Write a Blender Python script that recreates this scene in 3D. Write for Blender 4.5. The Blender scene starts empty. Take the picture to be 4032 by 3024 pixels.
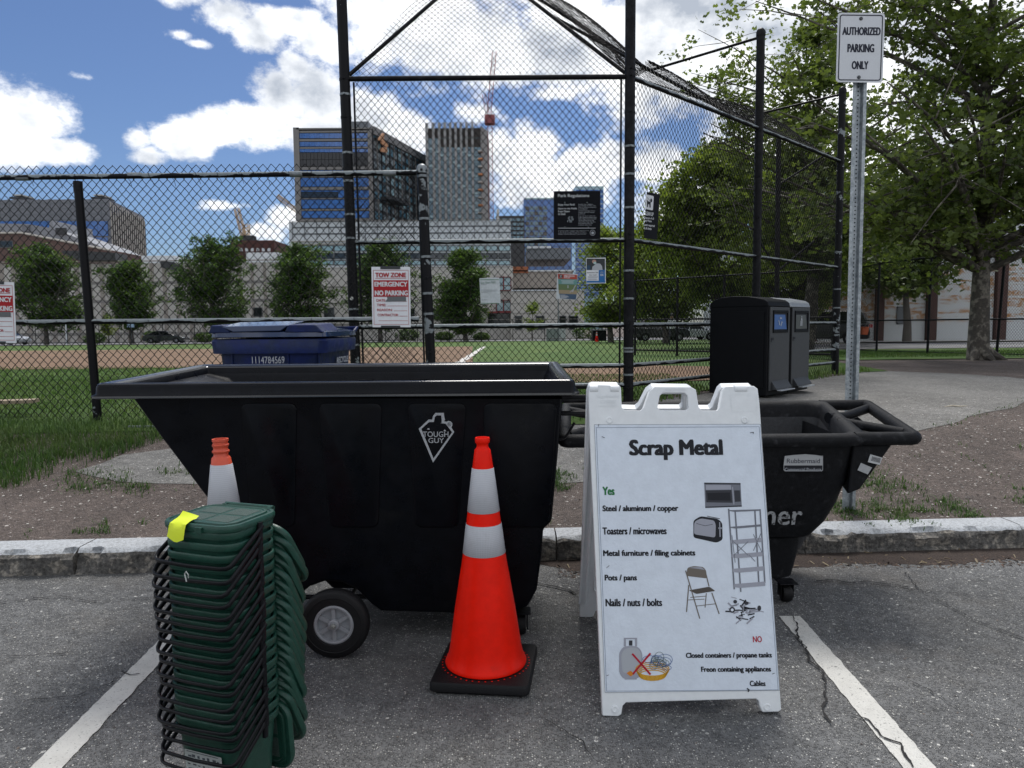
import bpy, bmesh, math, random
import numpy as np
from mathutils import Vector, Matrix, noise
R = math.radians
random.seed(7)
rng = np.random.default_rng(11)
scene = bpy.context.scene
COL = scene.collection

# ------------------------------------------------------------------ camera
CAM_H, PITCH, ROLL, FPX = 1.37, 4.56, 0.46, 2916.5       # FPX: focal length in pixels of the 4032 px wide photograph
cam_data = bpy.data.cameras.new('camera')
cam = bpy.data.objects.new('camera', cam_data)
COL.objects.link(cam)
cam.location = (0, 0, CAM_H)
cam_rot = Matrix.Rotation(R(90 - PITCH), 3, 'X') @ Matrix.Rotation(R(-ROLL), 3, 'Z')
cam.rotation_euler = cam_rot.to_euler()
cam_data.sensor_fit = 'HORIZONTAL'
cam_data.sensor_width = 36.0
cam_data.lens = 36.0 * FPX / 4032.0
cam_data.clip_start, cam_data.clip_end = 0.05, 4000
scene.camera = cam
VS = 4032 / 2212.0


def ray(x, y):
    d = cam_rot @ Vector(((x - 2016) / FPX, -(y - 1512) / FPX, -1))
    return d.normalized()


def at_y(u, v, y):            # survey point (u, v) on the vertical plane Y = y
    d = ray(u * VS, v * VS)
    return Vector((0, 0, CAM_H)) + d * (y / d.y)


def at_z(u, v, z):            # survey point (u, v) on the level Z = z
    d = ray(u * VS, v * VS)
    return Vector((0, 0, CAM_H)) + d * ((z - CAM_H) / d.z)


# ------------------------------------------------------------------ light
SUN_EL, SUN_AZ = 60.0, 8.0          # the sun stands behind thin cloud, ahead of the camera and to the right
SKY_STRENGTH = 0.085
scene.render.engine = 'CYCLES'
scene.view_settings.view_transform = 'Standard'
scene.view_settings.look = 'None'
scene.view_settings.gamma = 1
scene.view_settings.use_curve_mapping = False
scene.view_settings.exposure = 1.1
sun_data = bpy.data.lights.new('sun', 'SUN')
sun_data.energy = 1.5
sun_data.angle = R(22)
sun_data.color = (1.0, 0.965, 0.91)
sun = bpy.data.objects.new('sun', sun_data)
COL.objects.link(sun)
sdir = Vector((math.sin(R(SUN_AZ)) * math.cos(R(SUN_EL)), math.cos(R(SUN_AZ)) * math.cos(R(SUN_EL)), math.sin(R(SUN_EL))))
sun.rotation_euler = (-sdir).to_track_quat('-Z', 'Y').to_euler()

world = bpy.data.worlds.new('World')
scene.world = world
world.use_nodes = True
wt = world.node_tree
wt.nodes.clear()


class NT:
    """small helper to write node trees"""
    def __init__(self, tree):
        self.t = tree

    def n(self, kind, **kw):
        nd = self.t.nodes.new(kind)
        for k, v in kw.items():
            if k.startswith('i_'):
                nd.inputs[k[2:].replace('_', ' ')].default_value = v
            else:
                setattr(nd, k, v)
        return nd

    def l(self, a, b):
        self.t.links.new(a, b)

    def set(self, sock, v):
        if isinstance(v, bpy.types.NodeSocket):
            self.l(v, sock)
        else:
            sock.default_value = v

    def m(self, op, a, b=None, c=None, clamp=False):
        nd = self.t.nodes.new('ShaderNodeMath')
        nd.operation = op
        nd.use_clamp = clamp
        self.set(nd.inputs[0], a)
        if b is not None: self.set(nd.inputs[1], b)
        if c is not None: self.set(nd.inputs[2], c)
        return nd.outputs[0]

    def vm(self, op, a, b=None):
        nd = self.t.nodes.new('ShaderNodeVectorMath')
        nd.operation = op
        self.set(nd.inputs[0], a)
        if b is not None: self.set(nd.inputs[1], b)
        return nd.outputs[0]

    def ramp(self, fac, lo, hi, a=0.0, b=1.0, smooth=True):
        nd = self.t.nodes.new('ShaderNodeMapRange')
        nd.interpolation_type = 'SMOOTHSTEP' if smooth else 'LINEAR'
        self.set(nd.inputs[0], fac)
        for i, v in enumerate((lo, hi, a, b)):
            self.set(nd.inputs[i + 1], v)
        return nd.outputs[0]

    def mix(self, fac, a, b, blend='MIX'):
        nd = self.t.nodes.new('ShaderNodeMix')
        nd.data_type = 'RGBA'
        nd.blend_type = blend
        self.set(nd.inputs[0], fac)
        for s, v in ((nd.inputs[6], a), (nd.inputs[7], b)):
            if isinstance(v, tuple) and len(v) == 3: v = v + (1,)
            self.set(s, v)
        return nd.outputs[2]

    def noise(self, vec, scale, detail=4, rough=0.55, dim='3D', dist=0.0):
        nd = self.t.nodes.new('ShaderNodeTexNoise')
        nd.noise_dimensions = dim
        if vec is not None: self.l(vec, nd.inputs['Vector'])
        nd.inputs['Scale'].default_value = scale
        nd.inputs['Detail'].default_value = detail
        nd.inputs['Roughness'].default_value = rough
        nd.inputs['Distortion'].default_value = dist
        return nd.outputs['Fac']


w = NT(wt)
sky = w.n('ShaderNodeTexSky', sky_type='NISHITA', sun_disc=False, sun_elevation=R(SUN_EL), sun_rotation=R(SUN_AZ),
          air_density=1.0, dust_density=0.6, ozone_density=2.2, altitude=0)
tc = w.n('ShaderNodeTexCoord')
sep = w.n('ShaderNodeSeparateXYZ')
w.l(tc.outputs['Generated'], sep.inputs[0])
az = w.m('ARCTAN2', sep.outputs[0], sep.outputs[1])
el = w.m('ARCSINE', sep.outputs[2])
comb = w.n('ShaderNodeCombineXYZ')
w.l(az, comb.inputs[0])
w.l(w.m('MULTIPLY', el, 1.35), comb.inputs[1])
P = comb.outputs[0]
# cumulus banks: (u, v, half width, half height, weight) measured over the place, turned into directions
CLOUDS = [(60, 262, 92, 62, 1), (100, 318, 95, 34, 1), (8, 300, 90, 60, 1), (-160, 260, 120, 80, .8),
          (292, 300, 30, 28, .8), (318, 335, 40, 22, .7), (395, 300, 62, 40, 1), (480, 275, 60, 36, .9), (560, 262, 80, 55, 1),
          (600, 205, 70, 62, 1), (680, 205, 90, 75, 1), (700, 290, 120, 50, 1), (640, 150, 45, 35, .9),
          (395, -10, 60, 24, .9), (500, 25, 75, 36, 1), (560, 60, 60, 45, 1), (640, 45, 60, 32, 1), (680, 85, 55, 42, 1),
          (720, 100, 60, 40, 1), (840, 60, 130, 90, 1), (1000, 80, 240, 120, 1), (1250, 90, 220, 100, 1.1), (1500, 70, 260, 190, 1.2),
          (1420, 150, 170, 70, 1.1), (1760, 100, 300, 280, 1.2), (2100, 200, 300, 400, 1.2), (1000, -120, 700, 130, 1.1),
          (800, 250, 80, 55, 1), (880, 290, 60, 60, .9), (1040, 240, 60, 25, .55), (1180, 200, 90, 20, .6),
          (1085, 345, 60, 60, 1), (1160, 330, 70, 65, 1), (1230, 385, 110, 70, 1), (1330, 350, 60, 45, .9), (1430, 345, 70, 55, 1), (1160, 400, 130, 60, 1),
          (1480, 440, 120, 60, 1), (700, 500, 80, 40, .8), (620, 470, 60, 30, .8), (560, 500, 60, 24, .8), (505, 445, 60, 10, .4), (180, 165, 22, 7, .30),
          (385, 75, 26, 9, .4), (430, 95, 25, 9, .45)]
acc = None
big = w.noise(P, 11.0, 8, 0.64)
for (u, v, ru, rv, wgt) in CLOUDS:
    d = ray(u * VS, v * VS)
    a0, e0 = math.atan2(d.x, d.y), math.asin(d.z)
    ra, re = ru / 1600.0, rv / 1600.0
    nd = w.n('ShaderNodeVectorMath', operation='SUBTRACT')
    w.l(P, nd.inputs[0]); nd.inputs[1].default_value = (a0, e0 * 1.35, 0)
    nd2 = w.n('ShaderNodeVectorMath', operation='DIVIDE')
    w.l(nd.outputs[0], nd2.inputs[0]); nd2.inputs[1].default_value = (ra * 1.17, re * 1.35 * 1.17, 1)
    ln = w.n('ShaderNodeVectorMath', operation='LENGTH')
    w.l(nd2.outputs[0], ln.inputs[0])
    b = w.m('MULTIPLY', w.m('SUBTRACT', 1.0, ln.outputs['Value']), wgt)
    acc = b if acc is None else w.m('MAXIMUM', acc, b)
# unseen cloud cover outside the view, thickened behind the camera to add ambient light
behind = w.ramp(sep.outputs[1], 0.55, 0.2)
other = w.m('MULTIPLY', w.m('SUBTRACT', w.noise(tc.outputs['Generated'], 2.6, 5, .5), 0.40), 5.0)
other = w.m('SUBTRACT', w.m('MULTIPLY', w.m('ADD', other, 2.0), behind), 2.0)
high = w.ramp(sep.outputs[2], 0.5, 0.68)
other2 = w.m('SUBTRACT', w.m('MULTIPLY', w.m('ADD', w.m('MULTIPLY', w.m('SUBTRACT', w.noise(tc.outputs['Generated'], 3.1, 5, .5), 0.5), 5.0), 2.0), high), 2.0)
acc = w.m('MAXIMUM', w.m('MAXIMUM', acc, other), other2)
edge = w.m('ADD', acc, w.m('MULTIPLY', w.m('SUBTRACT', big, 0.5), 2.15))
mask = w.ramp(edge, 0.06, 0.52)
thick = w.ramp(edge, 0.18, 1.0)
# relief: density here against density a little higher up
up = w.vm('ADD', P, (0.012, 0.045, 0.0))
d1 = w.noise(P, 5.5, 7, 0.58)
d2 = w.noise(up, 5.5, 7, 0.58)
rel = w.m('MULTIPLY', w.m('SUBTRACT', d1, d2), 5.2)
shade = w.m('ADD', w.m('SUBTRACT', 1.0, w.m('MULTIPLY', thick, 0.50)), rel, clamp=True)
warm = w.ramp(sep.outputs[0], -0.3, 0.35)
cl_hi = w.mix(warm, (6.7, 6.85, 7.05), (7.3, 7.4, 7.5))
cl_lo = (2.7, 3.0, 3.5, 1)
cloud = w.mix(shade, cl_lo, cl_hi)
hz = w.ramp(sep.outputs[2], 0.0, 0.20)
skyc = w.mix(0.0, sky.outputs[0], sky.outputs[0])
tint = w.n('ShaderNodeMix', data_type='RGBA', blend_type='MULTIPLY')
tint.inputs[0].default_value = 1.0
w.l(skyc, tint.inputs[6]); tint.inputs[7].default_value = (0.33, 0.385, 0.49, 1)
final = w.mix(mask, tint.outputs[2], cloud)
bg = w.n('ShaderNodeBackground')
bg.inputs['Strength'].default_value = SKY_STRENGTH
w.l(final, bg.inputs['Color'])
wo = w.n('ShaderNodeOutputWorld')
w.l(bg.outputs[0], wo.inputs['Surface'])
world.cycles.sampling_method = 'MANUAL'
world.cycles.sample_map_resolution = 512

# ------------------------------------------------------------------ materials
MATS = {}


def mat(name, color, rough=0.6, metal=0.0, var=0.0, vscale=8.0, bump=0.0, bscale=60.0, spec=0.5, color2=None, lo=0.42, hi=0.6,
        coat=0.0, local=True, emit=None, trans=0.0, rvar=0.0):
    """principled surface with grain: value variation, an optional second colour in patches, fine relief"""
    if name in MATS: return MATS[name]
    m = bpy.data.materials.new(name)
    m.use_nodes = True
    t = NT(m.node_tree)
    bs = m.node_tree.nodes['Principled BSDF']
    bs.inputs['Roughness'].default_value = rough
    bs.inputs['Metallic'].default_value = metal
    bs.inputs['Specular IOR Level'].default_value = spec
    bs.inputs['Coat Weight'].default_value = coat
    bs.inputs['Transmission Weight'].default_value = trans
    tcn = t.n('ShaderNodeTexCoord')
    if local: vec = tcn.outputs['Object']
    else: vec = t.n('ShaderNodeNewGeometry').outputs['Position']
    c = color if len(color) == 4 else tuple(color) + (1,)
    out = None
    if var > 0 or color2:
        nz = t.noise(vec, vscale, 6, 0.6)
        if color2:
            k = t.ramp(nz, lo, hi)
            out = t.mix(k, c, tuple(color2) + (1,))
        else:
            out = c
        if var > 0:
            nz2 = t.noise(vec, vscale * 3.1, 5, 0.65)
            g = t.ramp(nz2, 0.25, 0.75, 1 - var, 1 + var)
            mul = t.n('ShaderNodeVectorMath', operation='SCALE')
            t.set(mul.inputs[0], out if isinstance(out, bpy.types.NodeSocket) else c[:3])
            t.l(g, mul.inputs['Scale'])
            out = mul.outputs[0]
        t.l(out, bs.inputs['Base Color'])
    else:
        bs.inputs['Base Color'].default_value = c
    if rvar > 0:
        t.l(t.ramp(t.noise(vec, vscale * 1.7, 6, .65), .3, .7, max(0, rough - rvar), min(1, rough + rvar)), bs.inputs['Roughness'])
    if bump > 0:
        bn = t.n('ShaderNodeBump')
        bn.inputs['Strength'].default_value = min(1.0, bump)
        bn.inputs['Distance'].default_value = 0.01
        t.l(t.noise(vec, bscale, 5, 0.6), bn.inputs['Height'])
        t.l(bn.outputs[0], bs.inputs['Normal'])
    if emit:
        bs.inputs['Emission Color'].default_value = tuple(emit[:3]) + (1,)
        bs.inputs['Emission Strength'].default_value = emit[3]
    MATS[name] = m
    return m


def tree_of(m):
    return NT(m.node_tree), m.node_tree.nodes['Principled BSDF']


def asphalt_mat(name, dark, mid, light, scale=150.0, dust=None, bumpd=0.006, lightamt=0.5):
    m = bpy.data.materials.new(name); m.use_nodes = True
    t, bs = tree_of(m)
    pos = t.n('ShaderNodeNewGeometry').outputs['Position']
    wob = t.vm('ADD', pos, t.vm('SCALE', pos))
    vo = t.n('ShaderNodeTexVoronoi'); vo.inputs['Scale'].default_value = scale
    t.l(pos, vo.inputs['Vector'])
    sepc = t.n('ShaderNodeSeparateColor'); t.l(vo.outputs['Color'], sepc.inputs[0])
    rnd = sepc.outputs[0]
    vo2 = t.n('ShaderNodeTexVoronoi'); vo2.inputs['Scale'].default_value = scale * 0.42
    t.l(pos, vo2.inputs['Vector'])
    sepd = t.n('ShaderNodeSeparateColor'); t.l(vo2.outputs['Color'], sepd.inputs[0])
    stone = t.ramp(vo.outputs['Distance'], 0.55, 0.25)
    k = t.m('MULTIPLY', t.ramp(rnd, 0.35, 0.95), stone)
    col = t.mix(k, dark, mid)
    bright = t.m('MULTIPLY', t.ramp(rnd, 1 - lightamt * .16, 1.0), stone)
    col = t.mix(bright, col, light)
    chips = t.m('MULTIPLY', t.ramp(sepd.outputs[1], 0.955, 0.985), t.ramp(vo2.outputs['Distance'], 0.42, 0.3))
    col = t.mix(t.m('MULTIPLY', chips, .85), col, light)
    big_ = t.ramp(t.noise(pos, 1.1, 7, .66), .3, .7, .82, 1.20)
    sc = t.n('ShaderNodeVectorMath', operation='SCALE'); t.l(col, sc.inputs[0]); t.l(big_, sc.inputs['Scale'])
    col = sc.outputs[0]
    mid_ = t.ramp(t.noise(pos, 14, 5, .7), .3, .7, .8, 1.22)
    sc2 = t.n('ShaderNodeVectorMath', operation='SCALE'); t.l(col, sc2.inputs[0]); t.l(mid_, sc2.inputs['Scale'])
    col = sc2.outputs[0]
    if dust:
        col = t.mix(t.ramp(t.noise(pos, .8, 7, .65), .52, .72, 0, .55), col, dust)
    t.l(col, bs.inputs['Base Color'])
    bs.inputs['Roughness'].default_value = 0.85
    bs.inputs['Specular IOR Level'].default_value = 0.35
    bn = t.n('ShaderNodeBump'); bn.inputs['Distance'].default_value = bumpd; bn.inputs['Strength'].default_value = 1.0
    hgt = t.m('ADD', t.m('MULTIPLY', stone, 1.0), t.m('MULTIPLY', t.noise(pos, 40, 4, .7), 1.2))
    t.l(hgt, bn.inputs['Height']); t.l(bn.outputs[0], bs.inputs['Normal'])
    MATS[name] = m
    return m


# ------------------------------------------------------------------ object helpers
def tagp(o, label=None, cat=None, group=None, kind=None):
    if label: o['label'] = label
    if cat: o['category'] = cat
    if group: o['group'] = group
    if kind: o['kind'] = kind
    return o


def thing(name, label, cat, loc=(0, 0, 0), rotz=0.0, group=None, rot=None):
    o = bpy.data.objects.new(name, None)
    COL.objects.link(o)
    o.empty_display_size = 0.1
    o.location = loc
    o.rotation_euler = rot if rot is not None else (0, 0, rotz)
    return tagp(o, label, cat, group)


def link(name, me, parent=None, loc=None, rot=None):
    o = bpy.data.objects.new(name, me)
    COL.objects.link(o)
    if parent is not None: o.parent = parent
    if loc is not None: o.location = loc
    if rot is not None: o.rotation_euler = rot
    return o


def copy_tree(o, parent=None):
    c = o.copy()
    COL.objects.link(c)
    c.parent = parent
    for ch in list(o.children):
        copy_tree(ch, c)
    return c


def np_mesh(name, verts, polys, material=None, smooth=False):
    """polys: list of (n, k) integer arrays, k corners each"""
    me = bpy.data.meshes.new(name)
    verts = np.asarray(verts, dtype=np.float32)
    me.vertices.add(len(verts))
    me.vertices.foreach_set('co', verts.ravel())
    loops = np.concatenate([p.ravel() for p in polys]).astype(np.int32)
    starts, s = [], 0
    for p in polys:
        k = p.shape[1]
        starts.append(s + np.arange(len(p)) * k)
        s += p.size
    starts = np.concatenate(starts).astype(np.int32)
    me.loops.add(len(loops))
    me.loops.foreach_set('vertex_index', loops)
    me.polygons.add(len(starts))
    me.polygons.foreach_set('loop_start', starts)
    if smooth: me.polygons.foreach_set('use_smooth', np.ones(len(starts), dtype=bool))
    me.update(calc_edges=True)
    if material: me.materials.append(material)
    return me


class MB:
    """collects shapes for one mesh object"""
    def __init__(self):
        self.v, self.f, self.mi, self.cur = [], [], [], 0

    def add(self, vs, fs):
        b = len(self.v)
        self.v += [tuple(p) for p in vs]
        self.f += [tuple(b + i for i in f) for f in fs]
        self.mi += [self.cur] * len(fs)
        return self

    def box(self, x0, x1, y0, y1, z0, z1, M=None):
        vs = [Vector(p) for p in ((x0, y0, z0), (x1, y0, z0), (x1, y1, z0), (x0, y1, z0), (x0, y0, z1), (x1, y0, z1), (x1, y1, z1), (x0, y1, z1))]
        if M is not None: vs = [M @ p for p in vs]
        return self.add(vs, [(0, 3, 2, 1), (4, 5, 6, 7), (0, 1, 5, 4), (1, 2, 6, 5), (2, 3, 7, 6), (3, 0, 4, 7)])

    def tube(self, pts, r, n=10, caps=True, flat=1.0, up=None):
        pts = [Vector(p) for p in pts]
        rs = r if isinstance(r, (list, tuple)) else [r] * len(pts)
        rings = []
        prev = None
        for i, p in enumerate(pts):
            if i == 0: t = pts[1] - pts[0]
            elif i == len(pts) - 1: t = pts[-1] - pts[-2]
            else: t = (pts[i + 1] - p).normalized() + (p - pts[i - 1]).normalized()
            t.normalize()
            if prev is None:
                a = Vector(up) if up else (Vector((0, 0, 1)) if abs(t.z) < .9 else Vector((1, 0, 0)))
            else:
                a = prev
            a = (a - t * a.dot(t)).normalized()
            prev = a
            b = t.cross(a)
            rings.append([p + a * (math.cos(2 * math.pi * k / n) * rs[i]) + b * (math.sin(2 * math.pi * k / n) * rs[i] * flat) for k in range(n)])
        return self.loft(rings, caps=caps)

    def loft(self, rings, caps=True, closed=True):
        n = len(rings[0])
        vs = [p for rg in rings for p in rg]
        fs = []
        for i in range(len(rings) - 1):
            for k in range(n if closed else n - 1):
                k2 = (k + 1) % n
                fs.append((i * n + k, i * n + k2, (i + 1) * n + k2, (i + 1) * n + k))
        if caps:
            fs.append(tuple(range(n - 1, -1, -1)))
            fs.append(tuple((len(rings) - 1) * n + k for k in range(n)))
        return self.add(vs, fs)

    def lathe(self, prof, n=32, c=(0, 0, 0), axis='z'):
        rings = []
        for (r, z) in prof:
            ring = []
            for k in range(n):
                a = 2 * math.pi * k / n
                p = (r * math.cos(a), r * math.sin(a), z)
                if axis == 'y': p = (p[0], p[2], -p[1])
                if axis == 'x': p = (p[2], p[0], p[1])
                ring.append((p[0] + c[0], p[1] + c[1], p[2] + c[2]))
            rings.append(ring)
        return self.loft(rings, caps=False)

    def prism(self, poly, z0, z1, M=None):
        """polygon in local XY pushed along local Z"""
        n = len(poly)
        vs = [Vector((p[0], p[1], z0)) for p in poly] + [Vector((p[0], p[1], z1)) for p in poly]
        if M is not None: vs = [M @ p for p in vs]
        fs = [tuple(range(n - 1, -1, -1)), tuple(range(n, 2 * n))] + [(k, (k + 1) % n, n + (k + 1) % n, n + k) for k in range(n)]
        return self.add(vs, fs)

    def build(self, name, material, parent=None, smooth=False, angle=35, bevel=0.0, segs=2, loc=None, rot=None, recalc=True):
        me = bpy.data.meshes.new(name)
        me.from_pydata(self.v, [], self.f)
        mats = material if isinstance(material, (list, tuple)) else [material]
        for m_ in mats: me.materials.append(m_)
        if len(mats) > 1: me.polygons.foreach_set('material_index', self.mi)
        if recalc:
            bm = bmesh.new(); bm.from_mesh(me)
            bmesh.ops.recalc_face_normals(bm, faces=bm.faces)
            bm.to_mesh(me); bm.free()
        if smooth:
            me.polygons.foreach_set('use_smooth', [True] * len(me.polygons))
            me.set_sharp_from_angle(angle=R(angle))
        me.update()
        o = link(name, me, parent, loc, rot)
        if bevel > 0:
            md = o.modifiers.new('bevel', 'BEVEL')
            md.width = bevel; md.segments = segs; md.limit_method = 'ANGLE'; md.angle_limit = R(40)
            md.harden_normals = True
            me.polygons.foreach_set('use_smooth', [True] * len(me.polygons))
            me.set_sharp_from_angle(angle=R(angle))
        return o


def rrect(x0, x1, y0, y1, r, z, n=5):
    """rounded rectangle ring at height z (counter-clockwise)"""
    r = min(r, (x1 - x0) / 2 - 1e-4, (y1 - y0) / 2 - 1e-4)
    out = []
    for (cx, cy, a0) in ((x1 - r, y1 - r, 0), (x0 + r, y1 - r, 90), (x0 + r, y0 + r, 180), (x1 - r, y0 + r, 270)):
        for k in range(n + 1):
            a = R(a0 + 90 * k / n)
            out.append((cx + r * math.cos(a), cy + r * math.sin(a), z))
    return out


def rpoly(pts, r, n=4):
    """polygon with rounded corners, 2D"""
    out = []
    L = len(pts)
    for i in range(L):
        p0, p, p1 = Vector(pts[i - 1]), Vector(pts[i]), Vector(pts[(i + 1) % L])
        a, b = (p0 - p), (p1 - p)
        rr = min(r, a.length * .45, b.length * .45)
        s, e = p + a.normalized() * rr, p + b.normalized() * rr
        for k in range(n + 1):
            t = k / n
            out.append(tuple(s.lerp(p, t).lerp(p.lerp(e, t), t)))
    return out


def box_obj(name, m, parent, x0, x1, y0, y1, z0, z1, bevel=0.0, M=None):
    b = MB(); b.box(x0, x1, y0, y1, z0, z1, M)
    return b.build(name, m, parent, bevel=bevel)


# ------------------------------------------------------------------ flat print: frames and lettering
class Frame:
    """a flat panel in space; local X along it, Y up it, Z out towards the reader"""
    def __init__(self, TL, TR, BL, skew=False):
        TL, TR, BL = Vector(TL), Vector(TR), Vector(BL)
        X = (TR - TL); self.w = X.length; X.normalize()
        Y = TL - BL; Y = Y - X * (0 if skew else Y.dot(X)); self.h = Y.length; Y.normalize()
        Z = X.cross(Y).normalized()
        self.M = Matrix(((X.x, Y.x, Z.x, TL.x), (X.y, Y.y, Z.y, TL.y), (X.z, Y.z, Z.z, TL.z), (0, 0, 0, 1)))
        self.Mi = self.M.inverted()

    def px(self, x, y):
        """panel coordinates of the point sighted at full-size pixel (x, y)"""
        o, d = Vector((0, 0, CAM_H)), ray(x, y)
        n = self.M.to_3x3() @ Vector((0, 0, 1)); p0 = self.M.translation
        t = (p0 - o).dot(n) / d.dot(n)
        q = self.Mi @ (o + d * t)
        return (q.x, q.y)


FONT_CACHE = {}


def text_mesh(s, bold=0.0, spacing=1.0):
    key = (s, bold, spacing)
    if key in FONT_CACHE: return FONT_CACHE[key]
    cu = bpy.data.curves.new('lettering', 'FONT')
    cu.body = s; cu.size = 1.0; cu.offset = bold; cu.space_character = spacing
    cu.resolution_u = 3
    o = bpy.data.objects.new('lettering', cu); COL.objects.link(o)
    bpy.context.view_layer.update()
    dg = bpy.context.evaluated_depsgraph_get()
    me = bpy.data.meshes.new_from_object(o.evaluated_get(dg))
    vs = np.array([v.co[:] for v in me.vertices]); fs = [tuple(p.vertices) for p in me.polygons]
    bpy.data.objects.remove(o); bpy.data.curves.remove(cu); bpy.data.meshes.remove(me)
    FONT_CACHE[key] = (vs, fs)
    return vs, fs


def put_text(fr, s, rect, m, parent, M0=None, z=0.0012, bold=0.0, name='lettering', spacing=1.0, shear=0.0):
    """lettering s filling rect = (x0, y0, x1, y1) in panel coordinates (y0 bottom), z above the panel"""
    vs, fs = text_mesh(s, 0.0, spacing)
    lo, hi = vs.min(0), vs.max(0)
    x0, y0, x1, y1 = rect
    b = MB()
    Mt = (M0.inverted() if M0 is not None else Matrix()) @ fr.M
    e = bold * (y1 - y0)
    x0, x1, y0, y1 = x0 + e, x1 - e, y0 + e * .5, y1 - e * .5
    n = 1 if bold == 0 else (3 if bold < .03 else 5)
    for k in range(n):
        dx = 0 if n == 1 else e * (-1 + 2 * k / (n - 1)); dy = 0 if n == 1 else e * .5 * (1 if k % 2 else -1)
        pts = []
        for p in vs:
            a = (p[0] - lo[0]) / (hi[0] - lo[0]); c = (p[1] - lo[1]) / (hi[1] - lo[1])
            pts.append(Vector((x0 + a * (x1 - x0) + shear * c + dx, y0 + c * (y1 - y0) + dy, z + k * .00008)))
        b.add([Mt @ p for p in pts], fs)
    o = b.build(name, m, parent, recalc=False)
    return o


def px_text(fr, s, conv, box, m, parent, M0=None, **kw):
    """box = (x0, ytop, x1, ybottom) in a survey crop; conv maps crop to full-size pixels"""
    xa, yt, xb, yb = box
    a = fr.px(*conv(xa, yb)); b2 = fr.px(*conv(xb, yb)); c = fr.px(*conv(xa, yt))
    return put_text(fr, s, (a[0], a[1], b2[0], c[1]), m, parent, M0, **kw)


def px_poly(fr, polys, conv, m, parent, M0=None, z=0.001, name='print', th=0.0):
    b = MB()
    Mt = (M0.inverted() if M0 is not None else Matrix()) @ fr.M
    for poly in polys:
        q = [fr.px(*conv(*p)) for p in poly]
        if th > 0: b.prism(q, z, z + th, Mt)
        else: b.add([Mt @ Vector((p[0], p[1], z)) for p in q], [tuple(range(len(q)))])
    return b.build(name, m, parent, recalc=th > 0)


def stroke(pts, wd, closed=False):
    """list of quads following a polyline, width wd (crop units)"""
    out = []
    P_ = list(pts) + ([pts[0]] if closed else [])
    for a, b in zip(P_[:-1], P_[1:]):
        d = Vector((b[0] - a[0], b[1] - a[1]))
        if d.length < 1e-6: continue
        d.normalize(); nrm = Vector((-d.y, d.x)) * wd / 2; e = d * wd * .35
        out.append([(a[0] - e.x + nrm.x, a[1] - e.y + nrm.y), (b[0] + e.x + nrm.x, b[1] + e.y + nrm.y),
                    (b[0] + e.x - nrm.x, b[1] + e.y - nrm.y), (a[0] - e.x - nrm.x, a[1] - e.y - nrm.y)])
    return out


def rect4(x0, y0, x1, y1):
    return [(x0, y1), (x1, y1), (x1, y0), (x0, y0)]


def ell(cx, cy, rx, ry, n=20, a0=0, a1=360):
    return [(cx + rx * math.cos(R(a0 + (a1 - a0) * k / n)), cy + ry * math.sin(R(a0 + (a1 - a0) * k / n))) for k in range(n if a1 - a0 == 360 else n + 1)]


def crop(x0, y0, s):
    return lambda x, y: (x0 + x / s, y0 + y / s)


ID = lambda x, y: (x, y)


# ------------------------------------------------------------------ woven wire
def segs_mesh(name, P0, P1, r, material, n=3):
    P0, P1 = np.asarray(P0, float), np.asarray(P1, float)
    d = P1 - P0
    L = np.linalg.norm(d, axis=1, keepdims=True); d = d / np.maximum(L, 1e-9)
    ref = np.where(np.abs(d[:, 1:2]) > .9, np.array([[1., 0, 0]]), np.array([[0., 1, 0]]))
    a = np.cross(d, ref); a /= np.linalg.norm(a, axis=1, keepdims=True)
    b = np.cross(d, a)
    N = len(P0)
    vs = np.zeros((N, 2 * n, 3))
    for k in range(n):
        ang = 2 * math.pi * k / n
        off = (a * math.cos(ang) + b * math.sin(ang)) * r
        vs[:, k] = P0 + off; vs[:, n + k] = P1 + off
    base = (np.arange(N) * 2 * n)[:, None]
    fs = np.concatenate([base + np.array([[k, (k + 1) % n, n + (k + 1) % n, n + k]]) for k in range(n)])
    return np_mesh(name, vs.reshape(-1, 3), [fs], material, smooth=True)


def chain_link(name, O, U, V, wd, ht, pitch, r, material, parent, inside=None, warp=None, kind=None, tall=1.17):
    """diamond mesh over the patch O + s*U + t*V, 0 <= s <= wd, 0 <= t <= ht"""
    O, U, V = np.array(O, float), np.array(U, float), np.array(V, float)
    N = np.cross(U, V); N /= np.linalg.norm(N)
    half = pitch / 2
    hv = half * tall
    nc, nr = int(wd / half), int(round(ht / hv))
    i = np.arange(nc)[:, None]; j = np.arange(nr + 1)[None, :]
    s = (i + ((i + j) % 2)) * half + 0 * j
    t = j * hv + 0 * i
    over = np.where((i + j) % 2 == 0, 1.0, -1.0) * r * .9
    if inside is not None:
        smid = (s[:, :-1] + s[:, 1:]) / 2; tmid = (t[:, :-1] + t[:, 1:]) / 2
        keep = inside(smid, tmid)
    else:
        keep = np.ones((nc, nr), bool)
    Pt = O + s[..., None] * U + t[..., None] * V + over[..., None] * N
    jit = rng.normal(0, pitch * .022, Pt.shape)
    Pt = Pt + jit
    if warp is not None: Pt = warp(Pt, s, t)
    P0, P1 = Pt[:, :-1][keep], Pt[:, 1:][keep]
    kp = keep & ((i + j)[:, :-1] % 2 == 0)
    K0 = Pt[:, :-1][kp] - V * .0055; K1 = K0 + V * .011
    P0, P1 = np.concatenate([P0, K0]), np.concatenate([P1, K1])
    me = segs_mesh(name, P0, P1, r, material)
    o = link(name, me, parent)
    return o
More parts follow.
